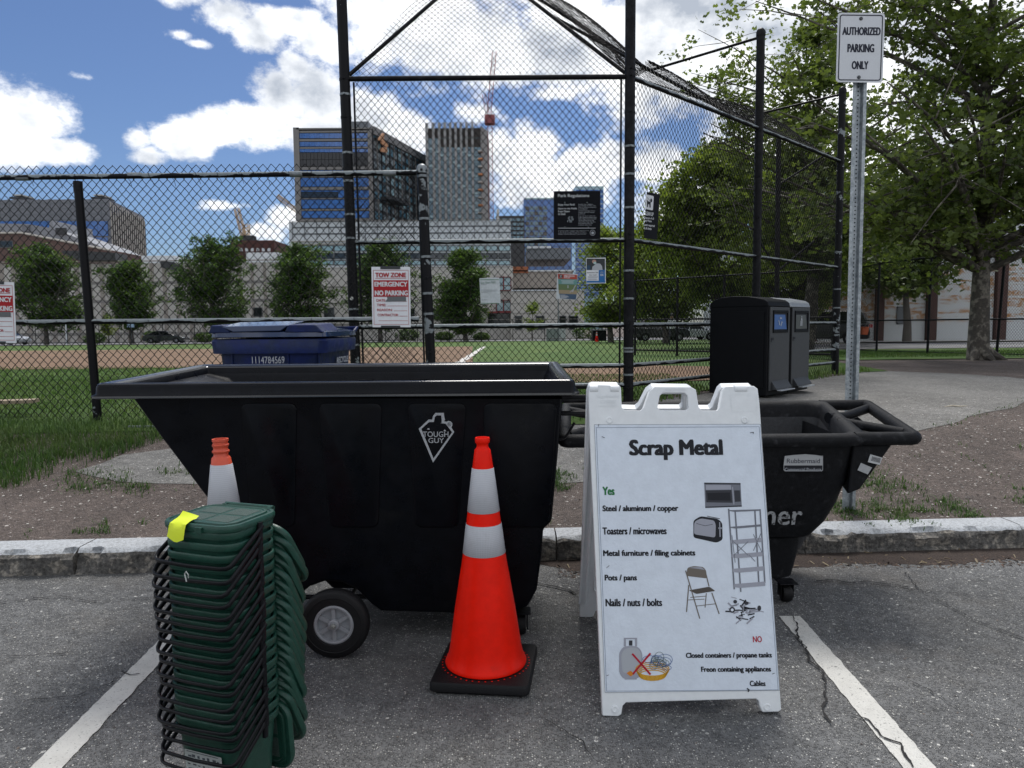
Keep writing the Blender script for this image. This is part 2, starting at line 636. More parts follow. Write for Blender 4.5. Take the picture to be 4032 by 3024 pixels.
# ------------------------------------------------------------------ materials in use
M_ROAD = asphalt_mat('asphalt', (0.135, 0.136, 0.136), (0.31, 0.306, 0.298), (0.62, 0.61, 0.57), 125, dust=(0.215, 0.195, 0.172), lightamt=1.5, bumpd=.010)
M_PATH = asphalt_mat('path_asphalt', (0.17, 0.165, 0.155), (0.33, 0.32, 0.30), (0.55, 0.53, 0.50), 100, lightamt=.8)
M_DIRT = asphalt_mat('gravelly_dirt', (0.105, 0.083, 0.072), (0.24, 0.20, 0.178), (0.52, 0.48, 0.44), 75, dust=(0.27, 0.21, 0.185), bumpd=.012, lightamt=.35)
M_CLAY = asphalt_mat('infield_clay', (0.17, 0.105, 0.062), (0.25, 0.155, 0.09), (0.36, 0.24, 0.15), 22, dust=(0.28, 0.185, 0.115), bumpd=.01)
M_STREET = asphalt_mat('street_asphalt', (0.16, 0.16, 0.165), (0.22, 0.22, 0.22), (0.4, 0.4, 0.4), 25)
M_CONC = mat('concrete_walk', (0.42, 0.41, 0.39), .85, var=.15, vscale=2, local=False)
M_GRAN = mat('granite_sawn', (0.44, 0.46, 0.48), .75, var=.30, vscale=70, bump=.5, bscale=220, color2=(0.30, 0.31, 0.32), lo=.45, hi=.62, local=False)
M_GRANR = mat('granite_split', (0.10, 0.095, 0.088), .9, var=.6, vscale=17, bump=1, bscale=70, color2=(0.26, 0.235, 0.20), lo=.48, hi=.62, local=False)
M_CHALK = mat('chalk', (0.62, 0.60, 0.56), .9, var=.25, vscale=9, local=False)
M_CRACK = mat('crack_tar', (0.016, 0.015, 0.015), .95)
M_GALV = mat('galvanised_steel', (0.20, 0.22, 0.23), .48, metal=.55, var=.25, vscale=14, rvar=.12, local=False)
M_BLK = mat('black_vinyl_wire', (0.005, 0.005, 0.006), .5, spec=.12)
M_BLKP = mat('black_painted_steel', (0.006, 0.006, 0.0075), .45, spec=.13, var=.5, vscale=11, color2=(0.011, 0.011, 0.013), rvar=.15, local=False)
M_WHITEP = mat('white_plastic', (0.66, 0.69, 0.71), .42, var=.05, vscale=9, bump=.15, bscale=160)


def grass_mat(name, a, b, c):
    m = bpy.data.materials.new(name); m.use_nodes = True
    t, bs = tree_of(m)
    geo = t.n('ShaderNodeNewGeometry')
    col = t.mix(geo.outputs['Random Per Island'], a, b)
    col = t.mix(t.ramp(t.noise(geo.outputs['Position'], 1.3, 4, .6), .45, .75, 0, .8), col, c)
    t.l(col, bs.inputs['Base Color'])
    bs.inputs['Roughness'].default_value = .55
    bs.inputs['Specular IOR Level'].default_value = .3
    tr = t.n('ShaderNodeBsdfTranslucent'); t.l(col, tr.inputs['Color'])
    mx = t.n('ShaderNodeMixShader'); mx.inputs[0].default_value = .35
    t.l(bs.outputs[0], mx.inputs[1]); t.l(tr.outputs[0], mx.inputs[2])
    t.l(mx.outputs[0], m.node_tree.nodes['Material Output'].inputs['Surface'])
    return m


M_GRASS = grass_mat('grass_blade', (0.045, 0.095, 0.016), (0.105, 0.19, 0.035), (0.13, 0.16, 0.045))
M_TUFT = grass_mat('tall_grass_blade', (0.030, 0.070, 0.018), (0.085, 0.160, 0.030), (0.11, 0.15, 0.045))
M_DRY = grass_mat('dry_straw', (0.30, 0.24, 0.14), (0.17, 0.12, 0.07), (0.40, 0.34, 0.22))


def lawn_mat():
    m = bpy.data.materials.new('lawn'); m.use_nodes = True
    t, bs = tree_of(m)
    pos = t.n('ShaderNodeNewGeometry').outputs['Position']
    col = t.mix(t.ramp(t.noise(pos, 55, 4, .7), .3, .7), (0.032, 0.070, 0.014), (0.085, 0.16, 0.030))
    col = t.mix(t.ramp(t.noise(pos, .45, 6, .6), .42, .68, 0, .75), col, (0.12, 0.17, 0.04))
    col = t.mix(t.ramp(t.noise(pos, 3.1, 6, .7), .66, .74, 0, .5), col, (0.14, 0.11, 0.06))
    t.l(col, bs.inputs['Base Color'])
    bs.inputs['Roughness'].default_value = .8
    bs.inputs['Specular IOR Level'].default_value = .2
    bn = t.n('ShaderNodeBump'); bn.inputs['Distance'].default_value = .03; bn.inputs['Strength'].default_value = 1
    t.l(t.noise(pos, 45, 5, .7), bn.inputs['Height']); t.l(bn.outputs[0], bs.inputs['Normal'])
    return m


M_LAWN = lawn_mat()

# ------------------------------------------------------------------ terrain
SL, T0 = 0.057, 4.177                  # the kerb runs along y = T0 + SL * x
GT = [(-60, 0), (T0, 0), (T0 + .001, .125), (4.46, .13), (5.0, .19), (5.6, .28), (6.3, .39), (7.0, .47), (8.0, .5), (13.0, .5), (89, -.45), (3000, -.45)]
_gt, _gz = [a for a, b in GT], [b for a, b in GT]


def gz(x, y):
    return float(np.interp(y - SL * x, _gt, _gz))


def sheet(name, rows, m, dz, nx=1, kind='structure', parent=None, bumpy=0.0):
    """ground sheet from rows (t, x0, x1)"""
    ts = [r[0] for r in rows]
    lv = sorted(set(ts + [g for g in _gt if ts[0] < g < ts[-1]]))
    vs, fs = [], []
    for t in lv:
        x0 = np.interp(t, ts, [r[1] for r in rows]); x1 = np.interp(t, ts, [r[2] for r in rows])
        z = np.interp(t, _gt, _gz) + dz
        for k in range(nx + 1):
            x = x0 + (x1 - x0) * k / nx
            vs.append((x, t + SL * x, z))
    n = nx + 1
    for i in range(len(lv) - 1):
        for k in range(nx):
            fs.append((i * n + k, i * n + k + 1, (i + 1) * n + k + 1, (i + 1) * n + k))
    b = MB(); b.add(vs, fs)
    o = b.build(name, m, parent)
    if parent is None: o['kind'] = kind
    return o


road = sheet('road', [(-14, -60, 60), (T0, -60, 60)], M_ROAD, 0.0)
verge = sheet('ground', [(T0 + .2, -60, 60), (20, -140, 140), (90, -400, 400), (1800, -2400, 2400)], M_DIRT, 0.0)
# wing fence runs from (1.30, 8.2) to (5.57, 12.6)
WB, WD = Vector((1.30, 8.2, 0)), Vector((5.57, 12.6, 0))


def tt(x, y): return y - SL * x


sheet('field_lawn', [(6.75, -60, .9), (8.1, -62, 1.15), (10.2, -66, 3.35), (12.2, -72, 5.4), (12.6, -74, 6.6), (24, -95, 9), (26, -100, 20), (84, -230, 60)], M_LAWN, .012)
rw = [(5.22, -.1, .1), (5.28, -1.1, .7), (5.34, -1.9, 1.0), (5.42, -2.8, 1.5), (5.7, -3.25, 2.2), (6.05, -3.15, 3.0), (6.3, -2.6, 3.55), (6.6, -1.8, 4.1), (7.4, -1.6, 5.3), (8.0, 1.35, 5.9), (9.0, 2.4, 6.9),
      (10.0, 3.45, 7.55), (11.0, 4.5, 7.7), (11.8, 5.4, 7.4), (12.4, 6.0, 6.9), (12.8, 6.3, 6.5)]
rwf = []
for k in range(int((12.8 - 5.22) / .06) + 1):
    t_k = 5.22 + k * .06
    xa = np.interp(t_k, [r_[0] for r_ in rw], [r_[1] for r_ in rw]); xb = np.interp(t_k, [r_[0] for r_ in rw], [r_[2] for r_ in rw])
    rwf.append((t_k, xa + .09 * noise.noise((t_k * 3.1, 1, 4)), xb + .10 * noise.noise((t_k * 2.7, 5, 4))))
path = sheet('path', rwf, M_PATH, .004, nx=6)
# infield: far part with its baselines, and the dirt round home plate
sheet('infield', [(17.0, -1.6, -1.0), (17.2, -70, -.9), (30, -90, -1.6), (42, -120, -2.2), (43, -120, -2.3)], M_CLAY, .026)
hp = []
for k in range(15):
    a = -90 + 180 * k / 14
    hp.append((13.2 + 2.5 * math.sin(R(a)), 1.9 - 3.6 * math.cos(R(a)) - .01, 1.9 + 2.6 * math.cos(R(a)) + .01))
sheet('home_plate_dirt', hp, M_CLAY, .024)
sheet('baseline_path', [(14.8, -1.6, -.4), (17.4, -2.6, -.6)], M_CLAY, .024)
# chalk foul line
a, b_ = at_z(985, 790, .47), at_z(1046, 751, .12)
cb = MB()
for k in range(24):
    s0, s1 = k / 24, (k + .94) / 24
    p, q = a.lerp(b_, s0), a.lerp(b_, s1)
    wd = .10 + .03 * math.sin(k * 2.1)
    cb.add([(p.x - wd, p.y, gz(p.x, p.y) + .034), (p.x + wd, p.y, gz(p.x, p.y) + .034), (q.x + wd, q.y, gz(q.x, q.y) + .034), (q.x - wd, q.y, gz(q.x, q.y) + .034)], [(0, 1, 2, 3)])
cl = cb.build('chalk_line', M_CHALK); cl['kind'] = 'structure'
# streets beyond
sheet('street', [(72, -230, 50), (100, -260, 80)], M_STREET, .05)
sheet('side_street', [(27.5, 11, 90), (40.5, 12, 110)], M_STREET, .03)
sheet('side_pavement', [(40.5, 12, 110), (45.5, 12, 120)], M_CONC, .10)
lb = MB()
for (x0, x1) in ((12, 90),):
    lb.add([(x, t + SL * x, gz(x, t + SL * x) + .04) for x, t in ((x0, 30.0), (x1, 30.0), (x1, 30.22), (x0, 30.22))], [(0, 1, 2, 3)])
o = lb.build('street_edge_line', M_CHALK); o['kind'] = 'structure'
sheet('far_pavement', [(71.0, -230, 50), (72, -230, 50)], M_CONC, .12)
# right lawn strip beside the far fence
sheet('side_lawn', [(17.4, 8, 14.5), (18.5, 7.5, 30), (21, 7.5, 60), (27, 7.5, 90)], M_LAWN, .02)

# ------------------------------------------------------------------ kerb of rough granite stones
kerb = thing('granite_kerb', 'long grey granite kerb of rough split stones along the parking bay', 'kerb', (0, 0, 0))
kerb['kind'] = 'structure'
joints = []
for u in (-700, -360, -90, 184, 430, 690, 960, 1205, 1470, 1778, 2310, 2700, 3100):
    joints.append(at_z(u, 1175, .14).x)


def kerb_stone(x0, x1, seed):
    nx, L = max(8, int((x1 - x0) / .035)), x1 - x0
    prof = [(0.000, -.30), (0.000, 0.0), (.0, .03), (.0, .06), (.0, .085), (.0, .108), (.008, .122), (.022, .133), (.045, .138), (.12, .139), (.228, .138), (.232, .10), (.232, -.2)]
    vs, mi = [], []
    for i in range(nx + 1):
        x = x0 + .004 + (L - .008) * i / nx
        for k, (py, pz) in enumerate(prof):
            p = Vector((x * 5, seed * 3.1, pz * 9))
            dn = noise.fractal(p, .7, 2.0, 5) * .030
            edge = noise.fractal(Vector((x * 7, seed * 5.7, 2)), .8, 2.1, 4)
            y, z = py, pz
            if k in (2, 3, 4, 5): y += dn + .004
            if k in (5, 6, 7): z += edge * .026 - .004; y += max(0, -edge) * .05
            if k in (6, 7, 8): y += abs(edge) * .05 + dn * .5
            vs.append((x, T0 + SL * x + y, z))
    n = len(prof)
    b = MB()
    for i in range(nx):
        for k in range(n - 1):
            b.cur = 1 if 0 < k < 6 else 0
            b.v = vs; b.f.append((i * n + k, (i + 1) * n + k, (i + 1) * n + k + 1, i * n + k + 1)); b.mi.append(b.cur)
    b.cur = 1
    b.f.append(tuple(range(n))); b.mi.append(1)
    b.f.append(tuple((nx * n) + k for k in range(n - 1, -1, -1))); b.mi.append(1)
    return b.build('kerb_stone', [M_GRAN, M_GRANR], kerb, smooth=True, angle=28)


for i in range(len(joints) - 1):
    kerb_stone(joints[i], joints[i + 1], i + 1)

# ------------------------------------------------------------------ bay lines with wear
def paint_mat():
    m = bpy.data.materials.new('worn_line_paint'); m.use_nodes = True
    t, bs = tree_of(m)
    pos = t.n('ShaderNodeNewGeometry').outputs['Position']
    k = t.ramp(t.noise(pos, 130, 4, .7), .60, .66)
    k = t.m('MAXIMUM', k, t.ramp(t.noise(pos, 34, 5, .7), .64, .70))
    col = t.mix(k, (0.62, 0.61, 0.57), (0.10, 0.10, 0.095))
    col = t.mix(t.ramp(t.noise(pos, 7, 5, .7), .35, .75, 0, .35), col, (0.30, 0.29, 0.27))
    t.l(col, bs.inputs['Base Color']); bs.inputs['Roughness'].default_value = .75
    bn = t.n('ShaderNodeBump'); bn.inputs['Distance'].default_value = .004
    t.l(t.noise(pos, 150, 4, .7), bn.inputs['Height']); t.l(bn.outputs[0], bs.inputs['Normal'])
    return m


M_PAINT = paint_mat()


def paint_line(name, p0, p1, w0, w1, gaps=()):
    p0, p1 = Vector(p0), Vector(p1)
    n = int((p1 - p0).length / .02)
    d = (p1 - p0).normalized(); s = Vector((-d.y, d.x, 0))
    vs, fs = [], []
    for i in range(n + 1):
        f = i / n
        c = p0.lerp(p1, f); wd = (w0 + (w1 - w0) * f) / 2
        j1, j2 = noise.noise((c.x * 24, c.y * 24, 1)) * .006, noise.noise((c.x * 24, c.y * 24, 9)) * .006
        a_, b2 = c + s * (wd + j1), c - s * (wd + j2)
        vs += [(a_.x, a_.y, .004), (b2.x, b2.y, .004)]
        if i < n and not any(g0 < f < g1 for g0, g1 in gaps): fs.append((2 * i, 2 * i + 1, 2 * i + 3, 2 * i + 2))
    b = MB(); b.add(vs, fs)
    o = b.build(name, M_PAINT, None)
    o['kind'] = 'structure'
    return o


L0, L1 = (at_z(71, 1656, 0) + at_z(139, 1656, 0)) / 2, (at_z(352, 1375, 0) + at_z(354, 1426, 0)) / 2
dl = (L1 - L0)
paint_line('bay_line', L0 - dl * .8, L1 + dl * .32, .098, .098)
R0, R1 = (at_z(1950, 1659, 0) + at_z(2020, 1659, 0)) / 2, (at_z(1710, 1358, 0) + at_z(1745, 1358, 0)) / 2
dr = (R1 - R0)
paint_line('bay_line', R0 - dr * .8, R1 + dr * .13, .10, .098)

# cracks in the asphalt: thin dark open joints
def crack(pts, wd, jag=.006, seed=0, z=.0085):
    b = MB(); rr = random.Random(seed); P_ = []
    for (u, v), (u2, v2) in zip(pts[:-1], pts[1:]):
        a_, c = at_z(u, v, 0), at_z(u2, v2, 0)
        n = max(2, int((c - a_).length / .02))
        for i in range(n):
            q = a_.lerp(c, i / n); P_.append(Vector((q.x + rr.uniform(-jag, jag), q.y + rr.uniform(-jag, jag), z)))
    for i in range(len(P_) - 1):
        d = (P_[i + 1] - P_[i]); d.z = 0
        if d.length < 1e-5: continue
        d.normalize(); s = Vector((-d.y, d.x, 0)) * wd * rr.uniform(.25, 1.0) * .5
        b.add([P_[i] - s, P_[i + 1] - s, P_[i + 1] + s, P_[i] + s], [(0, 1, 2, 3)])
    return b.build('crack', M_CRACK, road)


crack([(1765, 1258), (1800, 1255), (1835, 1262), (1870, 1258), (1920, 1265), (1972, 1272)], .016, seed=1)
crack([(1955, 1240), (1985, 1275), (2040, 1308), (2110, 1345), (2230, 1390)], .008, seed=2)
crack([(1870, 1262), (1950, 1275), (2080, 1285), (2200, 1305)], .006, seed=12)
crack([(1160, 1262), (1190, 1268), (1230, 1278), (1250, 1290)], .014, seed=3)
crack([(-5, 1305), (60, 1297), (130, 1290), (200, 1302), (280, 1297), (350, 1292)], .010, seed=4)
crack([(0, 1422), (90, 1418), (160, 1412)], .006, seed=5)
crack([(1712, 1335), (1724, 1352), (1720, 1375), (1740, 1402), (1748, 1430), (1778, 1455), (1785, 1500), (1776, 1540), (1800, 1575)], .011, seed=6)
crack([(1838, 1545), (1880, 1560), (1910, 1600), (1940, 1608), (1960, 1640), (1975, 1670)], .012, seed=7)
crack([(262, 1456), (285, 1461), (312, 1455)], .009, seed=8)
crack([(60, 1517), (170, 1505), (240, 1480), (262, 1456)], .006, seed=9)
crack([(1900, 1448), (2000, 1490), (2080, 1540), (2190, 1570)], .005, seed=10)
crack([(1180, 1560), (1250, 1600), (1300, 1660)], .005, seed=11)


# ------------------------------------------------------------------ grass blades
def blades(name, pts, hts, m, wd=.004, lean=.5, label=None):
    pts = np.asarray(pts, float); N = len(pts); hts = np.asarray(hts, float)
    a = rng.uniform(0, 2 * math.pi, N); d = np.stack([np.cos(a), np.sin(a), 0 * a], 1)
    s = np.stack([-np.sin(a), np.cos(a), 0 * a], 1) * (wd * rng.uniform(.6, 1.4, N))[:, None]
    ln = rng.uniform(.1, 1, N)[:, None] * lean
    hz_ = hts[:, None]; Z = np.array([[0, 0, 1.]])
    v0 = pts - s - Z * .01; v1 = pts + s - Z * .01
    mid = pts + Z * hz_ * .55 + d * hz_ * ln * .25
    v2, v3 = mid + s * .8, mid - s * .8
    v4 = pts + Z * hz_ * (1 - .25 * ln) + d * hz_ * ln * .9
    vs = np.stack([v0, v1, v2, v3, v4], 1).reshape(-1, 3)
    b = (np.arange(N) * 5)[:, None]
    me = np_mesh(name, vs, [b + np.array([[0, 1, 2, 3]]), b + np.array([[3, 2, 4]])], m)
    o = link(name, me)
    tagp(o, label, 'grass', kind='stuff')
    return o


def scatter(n, x0, x1, y0, y1, keep=None, clump=0.0, cn=60):
    out = []
    if clump:
        cs = np.stack([rng.uniform(x0, x1, cn), rng.uniform(y0, y1, cn)], 1)
        k = rng.integers(0, cn, n)
        p = cs[k] + rng.normal(0, clump, (n, 2))
    else:
        p = np.stack([rng.uniform(x0, x1, n), rng.uniform(y0, y1, n)], 1)
    if keep is not None: p = p[keep(p[:, 0], p[:, 1])]
    z = np.interp(p[:, 1] - SL * p[:, 0], _gt, _gz)
    return np.column_stack([p, z])


def nmask(sc, th, off=0):
    def f(x, y):
        return np.array([noise.noise((a_ * sc + off, b2 * sc, off)) > th for a_, b2 in zip(x, y)])
    return f


# tall clumps by the fence foot, left
t1 = scatter(11000, -6.5, -2.75, 5.75, 7.5, lambda x, y: (y - SL * x < 7.3) & (y > 5.62 + (x + 2.7) * -.10 - .30) & ((x < -3.15) | (y - SL * x > 6.5)))
t1b = scatter(9000, -6.0, -2.9, 5.2, 6.5, lambda x, y: (y - SL * x > 5.35) & (x < -3.0 - .5 * (6.2 - y)), clump=.10, cn=110)
t2 = scatter(6500, -3.2, 2.0, 6.55, 7.35, lambda x, y: nmask(1.7, -.15, 3)(x, y), clump=.12, cn=70)
pp = np.concatenate([t1, t1b, t2])
blades('tall_grass', pp, rng.uniform(.03, .115, len(pp)), M_TUFT, .0035, .9, 'ragged tall grass growing along the foot of the left chain link fence')
# low weeds at kerb, path edge and bare verge
t3 = scatter(5200, -3.4, 1.2, 5.10, 5.50, nmask(3.1, -.25, 5), clump=.055, cn=120)
t4 = scatter(3200, 1.9, 3.6, 4.46, 4.95, nmask(2.4, .0, 8), clump=.05, cn=60)
t5 = scatter(1700, 2.1, 2.75, 5.15, 5.7, None, clump=.11, cn=14)
t6 = scatter(1300, -2.9, 2.2, 4.38, 4.56, nmask(4, .05, 9), clump=.03, cn=60)
t7 = scatter(2600, 2.9, 6.5, 5.6, 9, lambda x, y: np.abs(x - np.interp(y - SL * x, [r_[0] for r_ in rw], [r_[2] for r_ in rw])) < .12, clump=.05, cn=900)
t8 = scatter(900, 2.2, 4.6, 4.6, 6.2, nmask(2.4, .15, 18), clump=.04, cn=50)
pp = np.concatenate([t3, t4, t5, t6, t7, t8])
blades('weeds', pp, rng.uniform(.012, .05, len(pp)) * np.where(np.arange(len(pp)) // 1 % 7 == 0, 1.5, .8), M_TUFT, .0032, 2.0, 'low weeds and grass sprouting in the bare dirt verge behind the kerb')
# lawn beyond the fence
t9 = scatter(52000, -8.5, 2.6, 7.2, 12.5, lambda x, y: tt(x, y) > 6.9)
t10 = scatter(26000, -13, 3.0, 12.5, 17.3, lambda x, y: ((x - 1.9) ** 2 / 12 + (y - SL * x - 13.2) ** 2 / 6.6) > 1)
pp = np.concatenate([t9, t10])
pp = pp[(pp[:, 0] - 1.30) * 4.4 - (pp[:, 1] - 8.2) * 4.27 < -.2]
blades('field_grass', pp, rng.uniform(.025, .075, len(pp)), M_GRASS, .005, .9, 'mown green grass of the ball field beyond the chain link fence')
t11 = scatter(7000, 1.2, 6.4, 7.6, 13.5, lambda x, y: np.abs((x - 1.30) * .718 - (y - 8.2) * .697) < .28, clump=.1, cn=200)
t12 = scatter(16000, 8.5, 22, 19.2, 24.5)
pp = np.concatenate([t11, t12])
blades('fence_foot_grass', pp, rng.uniform(.03, .13, len(pp)), M_GRASS, .006, .9, 'grass along the foot of the backstop and under the plane tree')

# ------------------------------------------------------------------ leaf litter in the gutter, chips and straw
def chips(name, pts, size, m, label, flat=.25, elong=1.0, cat='litter'):
    N = len(pts); a = rng.uniform(0, 2 * math.pi, N); s = size * rng.uniform(.4, 1.3, N)
    ux = np.stack([np.cos(a), np.sin(a), rng.normal(0, .25, N)], 1) * (s * elong)[:, None]
    uy = np.stack([-np.sin(a), np.cos(a), rng.normal(0, .25, N)], 1) * (s * .55)[:, None]
    uz = np.zeros((N, 3)); uz[:, 2] = s * flat
    c = np.asarray(pts) + uz * .6
    corners = [c - ux - uy, c + ux * .9 - uy * .7, c + ux * .8 + uy, c - ux * .7 + uy * .9, c + uz]
    vs = np.stack(corners, 1).reshape(-1, 3)
    b = (np.arange(N) * 5)[:, None]
    me = np_mesh(name, vs, [b + np.array([[0, 1, 4]]), b + np.array([[1, 2, 4]]), b + np.array([[2, 3, 4]]), b + np.array([[3, 0, 4]])], m)
    o = link(name, me); tagp(o, label, cat, kind='stuff')
    return o


def rnd_mat(name, cols, rough=.8):
    m = bpy.data.materials.new(name); m.use_nodes = True
    t, bs = tree_of(m)
    geo = t.n('ShaderNodeNewGeometry')
    cr = t.n('ShaderNodeValToRGB'); cr.color_ramp.interpolation = 'CONSTANT'
    while len(cr.color_ramp.elements) < len(cols): cr.color_ramp.elements.new(.5)
    for i, (e, c) in enumerate(zip(cr.color_ramp.elements, cols)): e.position = i / len(cols); e.color = tuple(c) + (1,)
    t.l(geo.outputs['Random Per Island'], cr.inputs[0]); t.l(cr.outputs[0], bs.inputs['Base Color'])
    bs.inputs['Roughness'].default_value = rough
    return m


M_LITTER = rnd_mat('leaf_litter', [(.045, .026, .018), (.08, .045, .028), (.03, .02, .015), (.09, .055, .035), (.06, .035, .022), (.028, .02, .017), (.12, .085, .055)])
M_GRIT = rnd_mat('grit', [(.25, .24, .22), (.10, .09, .085), (.5, .48, .44), (.16, .13, .11), (.07, .06, .055)])
lt = scatter(13000, .25, 6.0, 3.9, 4.6, lambda x, y: (y - SL * x > T0 - .26 - .04 * np.sin(x * 3) + .1 * np.random.default_rng(3).random(len(x)) ** 2) & (y - SL * x < T0 - .004))
lt[:, 2] = .008 * np.clip((lt[:, 1] - SL * lt[:, 0] - T0 + .2) / .2, 0, 1)
chips('leaf_litter', lt, .0095, M_LITTER, 'brown leaf litter lying in the gutter against the granite kerb')
gb_ = MB(); xs_ = np.arange(.12, 9, .03); gv = []
for x_ in xs_:
    wd_ = min(1, (x_ - .1) / .3) * (.20 + .08 * noise.noise((x_ * 2.3, 3, 1)) + .035 * noise.noise((x_ * 17, 3, 1)) + .02 * noise.noise((x_ * 50, 3, 1)))
    gv += [(x_, T0 + SL * x_ - .001, .012), (x_, T0 + SL * x_ - wd_ * .5, .010), (x_, T0 + SL * x_ - wd_, .0015)]
gb_.add(gv, [(3 * i_ + k_, 3 * i_ + 1 + k_, 3 * i_ + 4 + k_, 3 * i_ + 3 + k_) for i_ in range(len(xs_) - 1) for k_ in (0, 1)])
sh = gb_.build('gutter_soil', mat('gutter_soil', (.040, .027, .021), .95, var=.5, vscale=40, bump=1, bscale=90, local=False)); sh['kind'] = 'structure'
lt2 = scatter(900, .3, 5, 3.9, 4.5, lambda x, y: (y - SL * x > T0 - .24) & (y - SL * x < T0)); lt2[:, 2] = .01
st = chips('dry_straw', lt2[:150], .007, M_DRY, 'pale dry straw and twigs on the brown leaf litter in the gutter', flat=.15, elong=2.6)
gp = np.concatenate([scatter(5200, -4, 5.5, 4.45, 7.2), scatter(2200, 1.8, 7, 4.45, 8.5)])
gp[:, 2] += .002
chips('grit', gp, .0075, M_GRIT, 'small pale stones and wood chips strewn over the bare dirt verge', flat=.5)
gp2 = scatter(1500, -2.6, 3.2, 1.6, 4.1, lambda x, y: y - SL * x < T0 - .02); gp2[:, 2] = 0
chips('road_grit', gp2, .0042, M_GRIT, 'loose grit lying on the asphalt of the parking bay', flat=.6)

# odd pieces on the verge
M_WOODP = mat('weathered_plank', (0.34, 0.27, 0.19), .8, var=.35, vscale=18, bump=.5, bscale=60)
c = at_z(-10, 915, .42)
t_ = MB(); t_.box(-.45, .42, -.05, .05, 0, .035)
o = t_.build('wood_plank', M_WOODP, None, bevel=.003, loc=(c.x + .05, c.y, gz(c.x, c.y) + .13), rot=(R(4), R(-2), R(-9)))
tagp(o, 'short weathered wooden plank lying on the grass at the left edge by the fence', 'plank')
c = at_z(310, 939, .40)
t_ = MB(); t_.box(-.14, .14, -.012, .012, 0, .018)
o = t_.build('metal_strip', M_GALV, None, bevel=.002, loc=(c.x, c.y, gz(c.x, c.y) + .008), rot=(0, 0, R(-2)))
tagp(o, 'thin grey metal strip lying on the ground at the edge of the path', 'metal strip')
for (u, v, ln, an, lab) in ((2064, 921, .12, 12, 'pale bare stick lying on the dirt beside the curved path, far right'),
                            (628, 1145, .07, 8, 'short pale wood splinter lying on the dirt verge left of the green bucket stack')):
    c = at_z(u, v, .28)
    z = gz(c.x, c.y)
    b = MB(); b.tube([(c.x - ln, c.y, z + .006), (c.x - ln * .3, c.y + .01, z + .016), (c.x + ln * .3, c.y - .01, z + .008), (c.x + ln, c.y + .02, z + .012)], [.004, .007, .007, .003], 7)
    o = b.build('stick', mat('bare_wood', (.5, .44, .34), .8, var=.2, vscale=30), None, smooth=True)
    tagp(o, lab, 'stick')
# ------------------------------------------------------------------ peeling pipe finishes
def peel_mat(name, top_bias, thr=.5):
    """black paint peeled off galvanised pipe; upper sides have lost most of it"""
    m = bpy.data.materials.new(name); m.use_nodes = True
    t, bs = tree_of(m)
    geo = t.n('ShaderNodeNewGeometry')
    sp = t.n('ShaderNodeSeparateXYZ'); t.l(geo.outputs['Normal'], sp.inputs[0])
    pos = geo.outputs['Position']
    nz = t.noise(pos, 5.2, 5, .62)
    v = t.m('ADD', nz, t.m('MULTIPLY', sp.outputs[2], top_bias))
    k = t.ramp(v, thr, thr + .018)
    col = t.mix(k, (0.006, 0.006, 0.0075), t.mix(t.noise(pos, 30, 4, .6), (0.15, 0.17, 0.18), (0.28, 0.31, 0.32)))
    t.l(col, bs.inputs['Base Color']); bs.inputs['Specular IOR Level'].default_value = .14
    t.l(t.ramp(k, 0, 1, .42, .5), bs.inputs['Roughness'])
    t.l(t.ramp(k, 0, 1, 0, .35), bs.inputs['Metallic'])
    bn = t.n('ShaderNodeBump'); bn.inputs['Distance'].default_value = .003; bn.inputs['Strength'].default_value = .6
    t.l(t.m('SUBTRACT', 1.0, k), bn.inputs['Height']); t.l(bn.outputs[0], bs.inputs['Normal'])
    return m


M_RAIL = peel_mat('peeling_rail', .30, .50)
M_POST = peel_mat('peeling_post', 0.0, .655)
M_POST2 = peel_mat('peeling_post_more', 0.0, .61)
WIRE_R = .0036


def pipe(name, p, q, r, m, parent, n=14):
    b = MB(); b.tube([p, q], r, n)
    return b.build(name, m, parent, smooth=True)


def band(p, axis, r, m, parent, h=.022):
    """clamp band round a post, with its little bolt"""
    b = MB(); a = Vector(axis).normalized()
    b.tube([Vector(p) - a * h / 2, Vector(p) + a * h / 2], r + .004, 16)
    b.box(p[0] - .010, p[0] + .010, p[1] - r - .018, p[1] - r + .004, p[2] - h * .4, p[2] + h * .4)
    return b.build('band', m, parent, smooth=True)


def line_at(p, q, z):
    f = (z - p.z) / (q.z - p.z)
    return p.lerp(q, f)


# ------------------------------------------------------------------ left fence
fence = thing('chain_link_fence', 'black chain link fence on the left between the bare verge and the ball field', 'fence', (0, 0, 0))
FY = 7.0
fa, fb = at_y(168, 392, FY), at_y(212, 915, FY)
zt = at_y(520, 377, FY).z
zm = at_y(400, 693, FY).z
foot = line_at(fa, fb, .42)
pipe('post', fa + (fa - fb).normalized() * -.0, foot, .038, M_POST, fence)
b = MB(); b.tube([fa - Vector((0, 0, .10)), fa + Vector((0, 0, .0))], .040, 14)
b.build('post_cap', M_BLKP, fence, smooth=True)
ez0, ez1 = at_y(912, 372, 7.04), at_y(931, 788, 7.04)
e_top, e_foot = at_y(911, 366, 7.04), line_at(ez0, ez1, .42)
pipe('post', e_top, e_foot, .046, M_POST2, fence)
b = MB(); b.lathe([(.052, -.035), (.053, 0), (.046, .025), (.028, .046), (.001, .053)], 18, e_top)
b.build('dome_cap', M_GALV, fence, smooth=True, angle=60)
xl0 = -6.9
pipe('post', Vector((xl0, FY, 2.76)), Vector((xl0, FY, .42)), .034, M_POST, fence)
pipe('rail', Vector((xl0, FY - .005, at_y(-250, 388, FY).z)), at_y(900, 373, FY), .0245, peel_mat('peeling_top_rail', .16, .50), fence)
pipe('rail', Vector((xl0, FY, at_y(-250, 699, FY).z)), at_y(905, 689, FY), .024, M_RAIL, fence)
